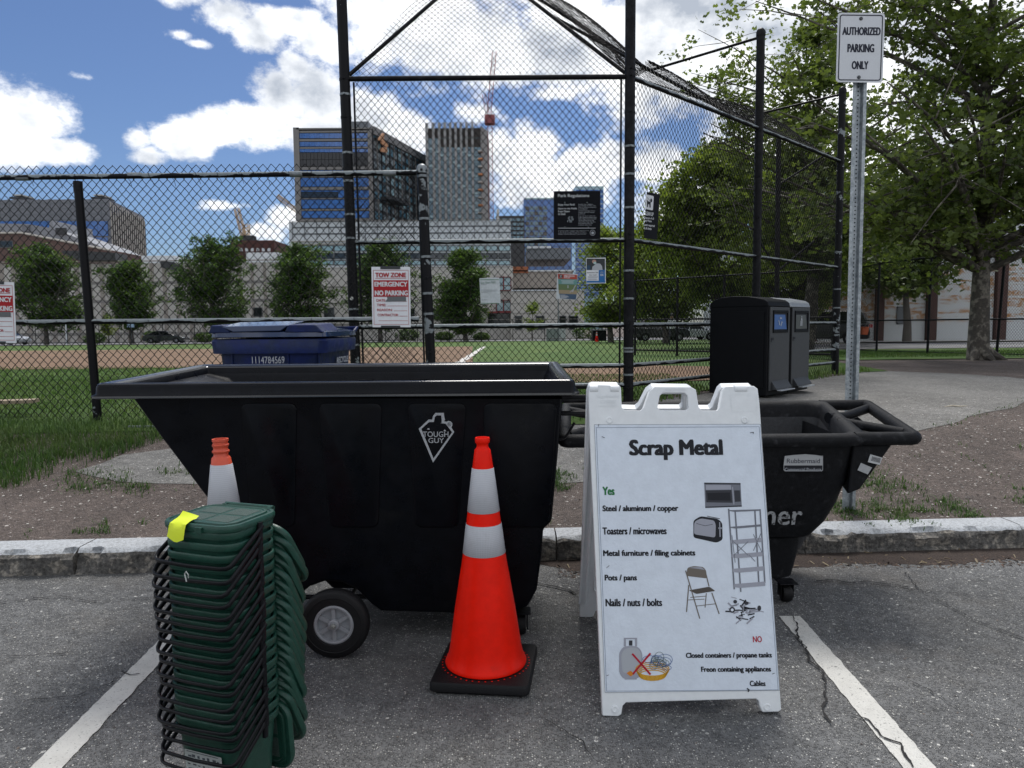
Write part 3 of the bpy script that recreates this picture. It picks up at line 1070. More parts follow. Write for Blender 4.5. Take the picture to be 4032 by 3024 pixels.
for (u, v) in ((292, 379), (640, 376), (50, 384), (842, 374)):      # sleeves where rail lengths meet
    c = at_y(u, v, FY)
    b = MB(); b.tube([c - Vector((.06, 0, 0)), c + Vector((.06, 0, -.0))], .0275, 14); b.build('rail_sleeve', M_GALV, fence, smooth=True)
for v, g in ((369, 0), (381, 1), (473, 1), (555, 1), (600, 0), (634, 1), (678, 1), (713, 1), (760, 0)):
    c = line_at(ez0, ez1, at_y(920, v, 7.04).z)
    band(c, e_top - e_foot, .046, M_GALV if g else M_BLKP, fence)
xe = at_y(905, 500, FY).x
zb_ = .50
chain_link('chain_link_mesh', (xl0, FY + .03, zb_), (1, 0, 0), (0, 0, 1), xe - xl0, zt + .085 - zb_, .078, WIRE_R, M_BLK, fence, tall=1.13)
pipe('tension_bar', at_y(904, 385, FY + .03), at_y(917, 800, FY + .03), .009, M_BLKP, fence, 8)
# tie wires
b = MB(); rr = random.Random(4)
for k in range(18):
    u = 20 + k * 50 + rr.uniform(-8, 8)
    for v in (382 - .012 * u, 697 - .0095 * u):
        c = at_y(u, v, FY)
        b.tube([c + Vector((-.012, .03, .02)), c + Vector((-.008, -.028, .012)), c + Vector((.004, -.028, -.022)), c + Vector((.012, .01, -.05)), c + Vector((.03, .0, -.085 - rr.random() * .03))], .0022, 5)
b.build('wire_ties', M_BLK, fence, smooth=True)['kind'] = 'stuff'
fy0 = at_y(165, 420, FY)
for v in (545, 628, 770):
    c = line_at(fa, fb, at_y(190, v, FY).z)
    b = MB(); b.tube([c + Vector((-.10, .03, -.03)), c + Vector((-.036, -.02, -.012)), c + Vector((0, -.037, 0)), c + Vector((.036, -.02, .012)), c + Vector((.11, .03, .045))], .002, 5)
    b.build('wire_tie', M_BLK, fence, smooth=True)

# ------------------------------------------------------------------ backstop
back = thing('backstop', 'tall black chain link baseball backstop with an overhanging hood behind the containers', 'backstop', (0, 0, 0))
BY = 8.2
U2 = Vector((.697, .718, 0)); N2 = Vector((-.718, .697, 0))
PA0, PA1 = at_y(738, 0, BY), at_y(768, 780, BY)
PB0, PB1 = at_y(1362, 0, BY), at_y(1357, 860, BY)
ZJ, ZTOP, ZG = 4.02, 5.27, .42


def ext(p, q, z): return line_at(p, q, z)


A_t, A_b = ext(PA0, PA1, ZTOP), ext(PA0, PA1, ZG)
B_t, B_b = ext(PB0, PB1, ZTOP), ext(PB0, PB1, ZG)
B_b_xy = Vector((B_b.x, B_b.y, 0))
Cp = B_b_xy + U2 * 3.06; Dp = B_b_xy + U2 * 6.13


def on_wing(x, y):
    """point of the wing fence sighted at full-size pixel (x, y)"""
    o, d = Vector((0, 0, CAM_H)), ray(x, y)
    t = (B_b_xy - o).dot(N2) / d.dot(N2)
    return o + d * t


C_t, C_b = on_wing(1637 * VS, 66 * VS), None
cx_ = on_wing(1634 * VS, 600 * VS)
C_t = Vector((cx_.x, cx_.y, C_t.z)); C_b = Vector((cx_.x, cx_.y, ZG))
dx_ = on_wing(1812 * VS, 500 * VS)
D_t = Vector((dx_.x, dx_.y, on_wing(1812 * VS, 190 * VS).z)); D_b = Vector((dx_.x, dx_.y, ZG))
for (p, q, mt) in ((A_t, A_b, M_POST), (B_t, B_b, M_BLKP), (C_t, C_b, M_BLKP), (D_t, D_b, M_POST2)):
    pipe('post', p, q, .056, mt, back, 18)
for p in (C_t, D_t):
    b = MB(); b.lathe([(.062, -.05), (.063, 0), (.052, .03), (.03, .052), (.001, .06)], 18, p); b.build('dome_cap', M_BLKP, back, smooth=True, angle=60)
for v, g in ((172, 0), (205, 1), (254, 0), (331, 1), (392, 1), (464, 1), (515, 1), (560, 0), (610, 0), (668, 1), (700, 0), (745, 1)):
    band(ext(PA0, PA1, at_y(755, v, BY).z), PA0 - PA1, .056, M_GALV if g else M_BLKP, back)
for v, g in ((150, 0), (165, 0), (243, 0), (317, 1), (377, 1), (449, 1), (506, 0), (516, 0), (585, 1), (645, 1), (651, 0), (698, 0), (712, 0), (752, 1), (759, 1), (790, 0), (809, 1), (838, 0)):
    band(ext(PB0, PB1, at_y(1360, v, BY).z), PB0 - PB1, .056, M_GALV if g else M_BLKP, back)
for (P_, u, vs_) in ((C_t, 1636, (282, 380, 470, 552, 640)), (D_t, 1812, (350, 362, 410, 450, 500, 545, 580, 625, 665, 704, 720, 745, 770))):
    for v in vs_:
        z = on_wing(u * VS, v * VS).z
        band(Vector((P_.x, P_.y, z)), (0, 0, 1), .056, M_GALV if v % 2 else M_BLKP, back)
RZ = [2.30, 1.385, .93]
zz = [at_y(1060, 521, BY).z, at_y(1100, 704, BY).z, at_y(1290, 790, BY).z, at_y(1290, 832, BY).z]
ap, bp = lambda z: ext(PA0, PA1, z), lambda z: ext(PB0, PB1, z)
pipe('rail', ap(ZJ), bp(ZJ), .027, M_BLKP, back)
for z in zz: pipe('rail', ap(z), bp(z), .026, M_RAIL, back)
for z in zz:
    pipe('rail', Vector((B_b.x, B_b.y, z)), Vector((C_b.x, C_b.y, z + .0)), .025, M_RAIL, back)
    pipe('rail', Vector((C_b.x, C_b.y, z)), Vector((D_b.x, D_b.y, z)), .025, M_RAIL, back)
jB, jC, jD, jA = bp(ZJ), Vector((C_b.x, C_b.y, ZJ)), Vector((D_b.x, D_b.y, ZJ)), ap(ZJ)
pipe('rail', jB, jC, .026, M_RAIL, back); pipe('rail', jC, jD, .026, M_RAIL, back)
# hood
QD, QC = D_t + N2 * 1.75 - Vector((0, 0, .10)), C_t + N2 * 1.78 - Vector((0, 0, .08))
apex = at_y(1037, -85, 9.3)
pipe('hood_strut', D_t - Vector((0, 0, .06)), QD, .019, M_BLKP, back); pipe('hood_strut', C_t - Vector((0, 0, .06)), QC, .019, M_BLKP, back)
for p, q in ((jA, apex), (jB, apex), (apex, QC), (QC, QD), (jC, QC), (jD, QD), (apex, A_t)):
    pipe('hood_rail', p, q, .0215, M_BLKP, back)
m1, m2 = jB.lerp(QC, .5), jC.lerp(QC, .5)
pipe('hood_rail', jB.lerp(apex, .5), jC.lerp(QC, .55), .019, M_BLKP, back); pipe('hood_rail', jC.lerp(QC, .55), jD.lerp(QD, .55), .019, M_BLKP, back)


def tri_panel(p0, p1, p2, seed, sag=.10, pitch=.072, p3=None):
    """sagging mesh over triangle p0 p1 p2 (base p0-p1) or quadrilateral p0 p1 p2 p3"""
    U_ = (p1 - p0); wl = U_.length; U_.normalize()
    V_ = p2 - p0; V_ = V_ - U_ * V_.dot(U_); hl = V_.length; V_.normalize()
    q2 = ((p2 - p0).dot(U_), (p2 - p0).dot(V_))
    q3 = None if p3 is None else ((p3 - p0).dot(U_), (p3 - p0).dot(V_))
    poly = [(0, 0), (wl, 0), q2] + ([q3] if q3 else [])
    N_ = U_.cross(V_)
    if N_.z < 0: N_ = -N_
    s0 = min(p[0] for p in poly)

    def inside(s, t):
        s = s + s0; ok = np.ones_like(s, bool)
        for i in range(len(poly)):
            (ax, ay), (bx, by) = poly[i], poly[(i + 1) % len(poly)]
            ok &= ((bx - ax) * (t - ay) - (by - ay) * (s - ax)) > -.03
        return ok

    def warp(Pt, s, t):
        ss = s + s0
        f = np.sin(np.clip(t / hl, 0, 1) * math.pi) * np.sin(np.clip(ss / wl, 0, 1) * math.pi * .9 + .15)
        wv = np.sin(ss * 2.1 + seed) * .022 + np.sin(ss * 5.3 + t * 3 + seed) * .010
        off = (f * sag + wv)[..., None]
        return Pt + np.array(N_) * off + np.array(U_) * (np.sin(t * 4.1 + seed) * .02)[..., None]
    chain_link('hood_mesh', p0 + U_ * s0, U_, V_, max(p[0] for p in poly) - s0, max(p[1] for p in poly), pitch, WIRE_R * .68, M_BLK, back, inside, warp)


tri_panel(jA, jB, apex, 1, sag=.20)
tri_panel(jB, QC, apex, 2, sag=.16)
tri_panel(jB, jC, QC, 3, sag=.16)
tri_panel(jC, jD, QD, 4, sag=.18, p3=QC)
# walls of mesh
wA = lambda z: ap(z)
chain_link('chain_link_mesh', (ap(2).x + .06, BY + .03, .50), (1, 0, 0), (0, 0, 1), (bp(2) - ap(2)).x - .10, ZJ - .50, .0752, WIRE_R, M_BLK, back)
for o_, ln in ((B_b, (C_b - B_b).length), (C_b, (D_b - C_b).length)):
    st = Vector((o_.x, o_.y, .46)) + N2 * .03 + U2 * .05
    chain_link('chain_link_mesh', st, U2, (0, 0, 1), ln - .06, ZJ - .46, .0752, WIRE_R, M_BLK, back,
               warp=lambda Pt, s, t: Pt + np.array(N2) * (np.sin(s * 2.3) * np.sin(t * 1.1) * .012)[..., None])
pipe('tension_bar', at_y(764, 178, BY), at_y(785, 800, BY), .011, M_BLKP, back, 8)
pipe('tension_bar', at_y(1342, 168, BY), at_y(1338, 860, BY), .011, M_BLKP, back, 8)
# fluttering tie ends on the hood
b = MB(); rr = random.Random(9)
for (p, q, n) in ((jA, jB, 34), (jA, apex, 26), (jB, jC, 26), (QC, QD, 22)):
    for k in range(n):
        c = p.lerp(q, (k + rr.random() * .6) / n)
        b.tube([c + Vector((0, 0, .02)), c + Vector((rr.uniform(-.03, .03), rr.uniform(-.02, .02), -.035)), c + Vector((rr.uniform(-.05, .05), 0, rr.uniform(-.08, .06)))], .0022, 4)
b.build('wire_ties', M_BLK, back, smooth=True)['kind'] = 'stuff'
# sticker on post A
c = ap(at_y(763, 645, BY).z)
b = MB(); b.tube([c + Vector((-.004, -.058, -.0)), c + Vector((-.004, -.060, 0))], .019, 20)
b.build('round_sticker', mat('sticker_white', (.5, .5, .48), .6), back)

# far wing of the backstop, seen through the near one
fw = thing('far_backstop_wing', 'far black wing post of the backstop with diagonal braces seen through the mesh', 'fence frame', (0, 0, 0))
p0, p1 = at_y(1682, 300, 15.2), at_y(1678, 730, 15.2)
pipe('post', p0, Vector((p1.x, p1.y, .4)), .05, M_BLKP, fw)
mid = at_y(1681, 585, 15.2)
pipe('brace', mid, at_y(1632, 508, 15.2), .022, M_BLKP, fw); pipe('brace', mid, at_y(1760, 520, 15.2), .022, M_BLKP, fw)
pipe('brace', at_y(1681, 400, 15.2), at_y(1790, 330, 15.2), .022, M_BLKP, fw)

# dugout fence on the far side of the diamond, covered by a dark mesh screen
dg = thing('dugout_fence', 'dark screened chain link fence of the dugout seen through the backstop wing', 'fence', (0, 0, 0))
M_SCREEN = mat('wind_screen', (.03, .032, .034), .8, var=.3, vscale=4)
q0, q1 = at_z(1376, 768, .34), at_z(1640, 810, .44)
q0 = Vector((q0.x, 23.5, gz(q0.x, 23.5))); q0.x = at_y(1372, 700, 23.5).x
q1 = Vector((at_y(1800, 700, 19.0).x, 19.0, gz(7, 19)))
dvec = (q1 - q0); dvec.z = 0; dln = dvec.length; dvec.normalize()
for k in range(5):
    p = q0 + dvec * dln * k / 4
    pipe('post', Vector((p.x, p.y, p.z - .05)), Vector((p.x, p.y, 2.75)), .038, M_BLKP, dg, 10)
for z in (2.72, 1.5, .55):
    pipe('rail', Vector((q0.x, q0.y, z)), Vector((q1.x, q1.y, z)), .024, M_BLKP, dg, 8)
chain_link('chain_link_mesh', (q0.x, q0.y, .45), dvec, (0, 0, 1), dln, 2.25, .075, .0036, M_BLK, dg)

# ------------------------------------------------------------------ perimeter fence on the right
pf = thing('street_fence', 'black chain link fence along the side street behind the plane tree, right', 'fence', (0, 0, 0))
fp = []
for (u, v, y) in ((1800, 753, 0), (1893, 764, 0), (2003, 770, 0), (2152, 776, 0), (2330, 784, 0), (2560, 795, 0)):
    g = at_z(u, v - 0, .33)
    fp.append(Vector((g.x, g.y, gz(g.x, g.y))))
tops = 3.3
for i, p in enumerate(fp):
    lean = Vector((.12 if i == 3 else .02, 0, 0))
    pipe('post', p + Vector((0, 0, -.05)), Vector((p.x, p.y, tops)) + lean, .036, M_BLKP, pf, 10)
for i in range(len(fp) - 1):
    p, q = fp[i], fp[i + 1]; d = q - p; d.z = 0; ln = d.length; d.normalize()
    for z in (tops - .03, 1.42): pipe('rail', Vector((p.x, p.y, z)), Vector((q.x, q.y, z)), .022, M_BLKP, pf, 8)
    pipe('rail', Vector((p.x, p.y, p.z + .06)), Vector((q.x, q.y, q.z + .06)), .014, M_BLKP, pf, 8)
    chain_link('chain_link_mesh', (p.x, p.y, min(p.z, q.z) + .05), d, (0, 0, 1), ln, tops - min(p.z, q.z) - .05, .08, .0032, M_BLK, pf)

# low park fence at the far edge of the field
nf = thing('park_fence', 'thin black metal fence at the far edge of the ball field', 'fence', (0, 0, 0))
yy = 70.0
x = at_y(-60, 735, yy).x; x1_ = at_y(1560, 735, yy).x
pb = MB()
xs = np.arange(x, x1_, 3.0)
for i, xv in enumerate(xs):
    yv = yy + .0 * xv; z = gz(xv, yv)
    pipe('post', Vector((xv, yv, z)), Vector((xv, yv, z + 2.1)), .035, M_BLKP, nf, 6)
for dz in (.25, 2.08):
    pipe('rail', Vector((xs[0], yy, gz(xs[0], yy) + dz)), Vector((xs[-1], yy, gz(xs[-1], yy) + dz)), .025, M_BLKP, nf, 6)
P0, P1 = [], []
for xv in np.arange(xs[0], xs[-1], .30):
    z = gz(xv, yy); P0.append((xv, yy, z + .25)); P1.append((xv, yy, z + 2.08))
link('pickets', segs_mesh('pickets', P0, P1, .008, M_BLKP), nf)['kind'] = 'stuff'
# ------------------------------------------------------------------ print colours
def flat(name, c, rough=.6): return mat(name, c, rough, spec=.3)


M_PAPER = mat('paper', (.70, .72, .75), .55, var=.05, vscale=5)
M_PAPERW = mat('weathered_paper', (.52, .56, .58), .5, var=.10, vscale=12, bump=.6, bscale=14)
M_RED = flat('print_red', (.36, .012, .018))
M_INK = flat('print_black', (.010, .011, .016))
M_INKN = flat('print_navy', (.018, .02, .035))
M_WHT = flat('print_white', (.62, .64, .66))
M_SIGNB = mat('black_sign', (.004, .0045, .007), .5, spec=.1, var=.2, vscale=9)
M_TAPE = mat('dark_tape', (.022, .025, .028), .4)
M_TAPEG = mat('grey_tape', (.11, .12, .125), .5)
M_GREY = flat('print_grey', (.22, .24, .26))
M_LGREY = flat('print_light_grey', (.38, .40, .43))
M_BLUE = flat('print_blue', (.02, .13, .36))
M_TEAL = flat('print_teal', (.12, .26, .25))
M_ORED = flat('print_brick', (.36, .06, .04))
M_GRN = flat('print_green', (.02, .16, .05))
M_REFL = None


def panel_on(fr, parent, m, th=.002, r=0.0, name='panel', z0=0.0):
    pts = [(0, 0), (0, -fr.h), (fr.w, -fr.h), (fr.w, 0)][::-1]
    if r > 0: pts = rpoly(pts, r, 5)
    b = MB(); b.prism(pts, z0 - th, z0, fr.M)
    return b.build(name, m, parent)


def wavy_panel(fr, parent, m, amp=.006, seed=0, name='sheet'):
    """paper sheet with soft curl"""
    n = 10; vs, fs = [], []
    for j in range(n + 1):
        for i in range(n + 1):
            x, y = fr.w * i / n, -fr.h * j / n
            z = -abs(noise.noise((x * 6 + seed, y * 6, seed))) * amp - .001 + (-.010 if i in (0,) and j in (n,) else 0)
            vs.append(fr.M @ Vector((x, y, z)))
    for j in range(n):
        for i in range(n): fs.append((j * (n + 1) + i, j * (n + 1) + i + 1, (j + 1) * (n + 1) + i + 1, (j + 1) * (n + 1) + i))
    b = MB(); b.add(vs, fs)
    return b.build(name, m, parent, smooth=True, recalc=False)


# ------------------------------------------------------------------ tow zone notices
def tow_sign(TL, TR, BR, BL, label, seed):
    y = FY - .035
    fr = Frame(at_y(TL[0] / VS, TL[1] / VS, y), at_y(TR[0] / VS, TR[1] / VS, y), at_y(BL[0] / VS, BL[1] / VS, y))
    root = thing('tow_zone_sign', label, 'sign', (0, 0, 0), group='tow zone notices taped to the left fence')
    wavy_panel(fr, root, M_PAPER, .004, seed)
    sx, sy = fr.w / 337, fr.h / 522

    def T(s, x0, y0, x1, y1, m, **k): put_text(fr, s, (x0 * sx, -y1 * sy, x1 * sx, -y0 * sy), m, root, z=.0022, **k)

    def Rr(x0, y0, x1, y1, m, z=.0012, name='print'):
        b = MB(); b.add([fr.M @ Vector((a * sx, -c * sy, z)) for a, c in ((x0, y1), (x1, y1), (x1, y0), (x0, y0))], [(0, 1, 2, 3)])
        return b.build(name, m, root, recalc=False)
    for q in ((15, 28, 322, 31), (15, 496, 322, 499), (15, 28, 18, 499), (319, 28, 322, 499), (34, 96, 302, 100), (56, 464, 312, 467),
              (135, 336, 308, 339), (190, 378, 308, 381), (240, 424, 310, 427), (130, 296, 306, 299)):
        Rr(*q, M_RED)
    Rr(18, 115, 319, 258, M_RED, name='red_band')
    T('TOW ZONE', 32, 50, 302, 90, M_RED, bold=.06)
    T('EMERGENCY', 24, 128, 312, 170, M_WHT, bold=.06); T('NO PARKING', 26, 203, 316, 247, M_WHT, bold=.06)
    T('DATE:', 40, 277, 122, 300, M_RED, bold=.028); T('TIME:', 42, 318, 124, 340, M_RED, bold=.028)
    T('REASON:', 45, 361, 180, 382, M_RED, bold=.028); T('CONTRACTOR:', 48, 404, 232, 427, M_RED, bold=.028)
    Rr(78, -6, 252, 20, M_TAPE, .003, 'tape'); Rr(76, 508, 246, 526, M_TAPE, .003, 'tape')
    b = MB(); b.add([fr.M @ Vector((a * sx, -c * sy, .004)) for a, c in ((118, 300), (300, 297), (298, 254), (132, 256), (136, 276))], [(0, 1, 2, 3, 4)])
    b.build('tape', M_TAPEG, root, recalc=False)


z9 = crop(1400, 1000, 2.212)
tow_sign(z9(138, 112), z9(475, 112), z9(492, 632), z9(160, 638), 'white and red tow zone notice taped beside the fence end post, above the blue bin', 1)
tow_sign((-97, 1109), (55, 1111), (62, 1346), (-88, 1349), 'white and red tow zone notice cut off by the left edge of the view', 2)

# ------------------------------------------------------------------ notices on the backstop
z6 = crop(2150, 700, 2.764)
SY = BY - .034


def yframe(TL, TR, BL, y): return Frame(at_y(TL[0] / VS, TL[1] / VS, y), at_y(TR[0] / VS, TR[1] / VS, y), at_y(BL[0] / VS, BL[1] / VS, y))


fr = yframe(z6(83, 145), z6(592, 142), z6(83, 668), SY)
pr = thing('park_regulations_sign', 'black square park regulations sign mounted on the backstop mesh', 'sign')
panel_on(fr, pr, M_SIGNB, .004)
px_text(fr, 'Park Regulations', z6, (130, 178, 470, 222), M_WHT, pr)
for s, bx in (('Enjoy Your Park!', (132, 282, 312, 310)), ('Open to the Public', (130, 325, 337, 350)), ('from Dawn', (130, 354, 256, 376)), ('to Dusk', (130, 382, 213, 406))):
    px_text(fr, s, z6, bx, M_WHT, pr)
small = ['Consider your neighbors,', 'loud playing of radios, tape', 'decks or electronic equipment', 'is not allowed.', None, 'Alcoholic beverages and use', 'of open fires are strictly', 'prohibited.', None,
         'Dogs must be on leashes and', 'under control of owners at all', 'times.  Dog owners must clean', 'up and dispose of all dog', 'waste. Please keep dogs away', 'from planting areas and', "children's play areas."]
y = 284
for s in small:
    if s is None: y += 7; continue
    px_text(fr, s, z6, (352, y, 352 + min(196, len(s) * 6.7), y + 12), M_LGREY, pr); y += 16.2
px_poly(fr, [rect4(130, 546, 540, 550)], z6, M_WHT, pr)
for k, s in enumerate(('To report any safety or emergency repairs, call the 24 hour line', 'To report any animal control violations, call the number below', 'Violations of park rules subject to penalties per city ordinance.', 'Violations will be prosecuted per order of the city')):
    px_text(fr, s, z6, (132, 573 + k * 13.5, 132 + (335, 300, 310, 300)[k], 582 + k * 13.5), M_LGREY, pr)
px_poly(fr, stroke(ell(507, 598, 27, 29, 24), 6, True) + [ell(507, 600, 15, 16, 14)], z6, M_LGREY, pr, name='seal')
rr = random.Random(3)
px_poly(fr, [[(x, y), (x + 9, y + 3), (x + 6, y + 24), (x - 2, y + 20)] for x, y in ((232 + rr.random() * 60, 415 + rr.random() * 55) for _ in range(20))], z6, M_GREY, pr, name='tree_emblem')
for (x, y) in ((205, 268), (447, 270), (205, 535), (460, 538)): px_poly(fr, [ell(x, y, 5, 5, 10)], z6, M_GREY, pr, name='rivet', th=.003)

# dog waste sign on the wing
o0 = on_wing(*z6(1070, 155)) - N2 * .035
TLw, TRw, BLw = [on_wing(*z6(*p)) - N2 * .035 for p in ((1070, 158), (1210, 185), (1038, 660))]
fr = Frame(TLw, TRw, BLw, skew=True)
ds = thing('dog_waste_sign', 'narrow black clean up dog waste sign hung slightly crooked on the backstop wing', 'sign')
panel_on(fr, ds, M_SIGNB, .004)
dq = lambda x, y: z6(x, y)
px_poly(fr, [rpoly([(1078, 338), (1162, 356), (1172, 200), (1086, 180)], 14)], z6, M_WHT, ds, name='white_square')
px_poly(fr, [[(1098, 252), (1136, 262), (1138, 325), (1124, 324), (1122, 290), (1110, 288), (1108, 320), (1096, 318)], [(1132, 240), (1142, 222), (1155, 240), (1152, 262), (1138, 270)], [(1094, 244), (1098, 240), (1110, 256), (1100, 262)]] + stroke([(1096, 210), (1136, 258)], 3.5), z6, M_INK, ds, z=.002, name='dog_pictogram')
px_text(fr, 'CLEAN UP', z6, (1070, 362, 1168, 405), M_WHT, ds, bold=.02)
for s, bx in (('Dispose of all', (1064, 418, 1172, 448)), ('Dog Waste', (1062, 448, 1148, 480)), ('Leash required', (1060, 495, 1180, 528)), ('at all times', (1060, 530, 1146, 558))):
    px_text(fr, s, z6, bx, M_WHT, ds, bold=.015)

# white letter sheet
fr = yframe(z9(1078, 212), z9(1252, 203), z9(1088, 437), SY)
sf = thing('paper_notice', 'white wrinkled letter in a plastic sleeve tied to the backstop mesh', 'notice')
wavy_panel(fr, sf, M_PAPERW, .012, 4)
px_poly(fr, [rect4(1084, 222, 1250, 226), rect4(1092, 427, 1246, 431)], z9, M_GRN, sf)
px_text(fr, 'Save Ahern Field.', z9, (1090, 240, 1222, 262), flat('print_sage', (.10, .20, .14)), sf)
for k, y in enumerate((266, 312, 322, 332)): px_poly(fr, [rect4(1092, y, (1145, 1235, 1228, 1150)[k], y + 2.5)], z9, M_GREY, sf)
px_text(fr, 'Save Ahern', z9, (1098, 394, 1146, 404), M_GREY, sf)
# baseball camp poster
fr = yframe(z9(1757, 168), z9(1934, 175), z9(1770, 392), SY)
pp_ = thing('baseball_poster', 'colourful baseball coaching poster tied crooked to the backstop mesh', 'poster')
wavy_panel(fr, pp_, M_PAPERW, .014, 7)
L = lambda a, b2: (a, b2)
px_poly(fr, [[(1764, 216), (1930, 222), (1930, 182), (1760, 172)]], z9, M_ORED, pp_)
px_poly(fr, [[(1766, 262), (1930, 268), (1930, 222), (1764, 216)]], z9, M_TEAL, pp_)
px_poly(fr, [[(1768, 312), (1928, 318), (1930, 268), (1766, 262)]], z9, flat('print_field_green', (.12, .17, .08)), pp_)
px_poly(fr, [[(1772, 345), (1928, 352), (1928, 318), (1770, 312)]], z9, flat('print_sand', (.30, .24, .15)), pp_)
px_poly(fr, [[(1784, 386), (1918, 398), (1926, 352), (1774, 345)]], z9, flat('print_slate', (.05, .09, .15)), pp_)
px_poly(fr, [ell(1789, 195, 15, 17, 18)], z9, M_INK, pp_, z=.002, name='logo_disc')
px_poly(fr, stroke([(1780, 206), (1787, 196), (1796, 206)], 3) + stroke([(1787, 196), (1789, 186)], 4) + stroke([(1781, 186), (1789, 189), (1798, 184)], 2.5), z9, M_WHT, pp_, z=.003, name='pitcher_mark')
px_text(fr, 'PRECISION', z9, (1816, 182, 1906, 198), M_WHT, pp_, bold=.02); px_text(fr, 'PITCH', z9, (1816, 198, 1866, 212), M_WHT, pp_, bold=.02)
px_poly(fr, [rect4(1790, 232, 1905, 235), rect4(1800, 242, 1895, 245), rect4(1795, 252, 1900, 255), rect4(1782, 356, 1826, 359), rect4(1782, 364, 1846, 367), rect4(1786, 372, 1856, 376), rect4(1788, 380, 1838, 383)], z9, M_WHT, pp_, z=.002)
px_poly(fr, stroke([(1890, 330), (1902, 300), (1915, 275)], 8) + stroke([(1868, 335), (1890, 312)], 6) + stroke([(1850, 275), (1850, 295)], 8), z9, M_LGREY, pp_, z=.002, name='player_figure')
# clinic poster
fr = yframe(z9(2008, 35), z9(2178, 32), z9(2008, 258), SY)
cp = thing('clinic_poster', 'blue and white poster picturing a masked person, on the mesh near the middle post', 'poster')
wavy_panel(fr, cp, M_PAPER, .003, 9)
px_poly(fr, [rect4(2012, 40, 2172, 140)], z9, flat('print_dusk', (.035, .04, .045)), cp)
px_poly(fr, [rect4(2014, 100, 2044, 138)], z9, flat('print_deep_blue', (.02, .06, .12)), cp, z=.0016)
px_poly(fr, [[(2060, 140), (2062, 112), (2100, 82), (2130, 84), (2146, 105), (2152, 140)]], z9, M_LGREY, cp, z=.002, name='coat_figure')
px_poly(fr, [ell(2078, 66, 18, 17, 16)], z9, flat('print_skin', (.42, .24, .19)), cp, z=.0024)
px_poly(fr, [ell(2084, 78, 13, 12, 14)], z9, flat('print_mask', (.35, .48, .46)), cp, z=.0028)
px_poly(fr, [rect4(2118, 138, 2172, 234)], z9, M_BLUE, cp, z=.0016); px_poly(fr, [rect4(2012, 234, 2174, 250)], z9, M_BLUE, cp)
px_text(fr, '04', z9, (2132, 172, 2158, 194), M_WHT, cp, z=.003, bold=.01); px_text(fr, 'APRIL', z9, (2130, 154, 2160, 166), M_LGREY, cp, z=.003)
px_text(fr, 'Immunization Clinic', z9, (2018, 156, 2114, 168), M_INK, cp, bold=.02); px_text(fr, 'Before Vacation', z9, (2036, 178, 2102, 188), M_INK, cp, bold=.02)
px_poly(fr, [rect4(2022, 196, 2112, 199), rect4(2022, 204, 2106, 207), rect4(2022, 216, 2100, 219), rect4(2022, 224, 2108, 227)], z9, M_GREY, cp, z=.002)

# ------------------------------------------------------------------ authorized parking sign
M_REFLW = mat('reflective_white', (.60, .62, .65), .35, var=.04, vscale=40, bump=.12, bscale=400)
z5 = crop(2900, 0, 1.508)
PY = 4.72
tl, trr, bl = at_y(z5(603, 75)[0] / VS, z5(603, 75)[1] / VS, PY), at_y(z5(882, 78)[0] / VS, z5(882, 78)[1] / VS, PY), at_y(z5(590, 488)[0] / VS, z5(590, 488)[1] / VS, PY)
fr = Frame(tl, trr, bl, skew=True)
aps = thing('parking_sign', 'white authorized parking only sign on a galvanised steel post beside the plane tree', 'sign')
panel_on(fr, aps, M_REFLW, .003, r=.022)
W_, H_ = fr.w, fr.h


def ring_round(fr, inset, wd, r, m, parent, z, name='border'):
    o1 = rpoly([(inset, -inset), (fr.w - inset, -inset), (fr.w - inset, -fr.h + inset), (inset, -fr.h + inset)], r, 5)
    i2 = inset + wd
    o2 = rpoly([(i2, -i2), (fr.w - i2, -i2), (fr.w - i2, -fr.h + i2), (i2, -fr.h + i2)], max(r - wd, .001), 5)
    b = MB(); n = len(o1)
    b.add([fr.M @ Vector((p[0], p[1], z)) for p in o1 + o2], [(k, n + k, n + (k + 1) % n, (k + 1) % n) for k in range(n)])
    return b.build(name, m, parent, recalc=False)


ring_round(fr, .011, .0065, .019, M_INKN, aps, .0008)
for s, bx in (('AUTHORIZED', (627, 160, 855, 208)), ('PARKING', (657, 260, 817, 310)), ('ONLY', (682, 362, 782, 411))):
    px_text(fr, s, z5, bx, M_INKN, aps, bold=.05)
for q in ((739, 111), (726, 459)):
    c = fr.px(*z5(*q)); b = MB(); b.lathe([(.011, 0), (.011, .003), (.0075, .003), (.0075, .007), (.0001, .008)], 14)
    b.v = [tuple(fr.M @ (Vector(p) + Vector((c[0], c[1], 0)))) for p in b.v]
    b.build('bolt', mat('zinc_bolt', (.08, .085, .09), .4, metal=.8), aps, smooth=True)
# U channel post: flanges, web and hat section, pierced
pt, pbm = at_y(1858, 120, PY + .04), at_y(1838, 870, PY + .04)
pfoot = line_at(pt, pbm, gz(pbm.x, pbm.y) - .1)
ax = (pt - pfoot).normalized(); xx = Vector((1, -.12, 0)); xx = (xx - ax * xx.dot(ax)).normalized(); yy_ = ax.cross(xx)
Lp = (pt - pfoot).length
prof = [(-.041, -.010), (-.041, -.014), (-.022, -.014), (-.013, .018), (.013, .018), (.022, -.014), (.041, -.014), (.041, -.010), (.0245, -.010), (.0155, .022), (-.0155, .022), (-.0245, -.010)]
b = MB()
b.loft([[pfoot + xx * px_ + yy_ * py_ + ax * h_ for px_, py_ in prof] for h_ in (0, Lp)])
b.build('post', mat('galvanised_post', (.36, .39, .41), .42, metal=.5, var=.25, vscale=20, color2=(.24, .27, .29), local=False, rvar=.1), aps)
b = MB()
M_HOLE = flat('hole_dark', (.012, .012, .013))
hz = .25
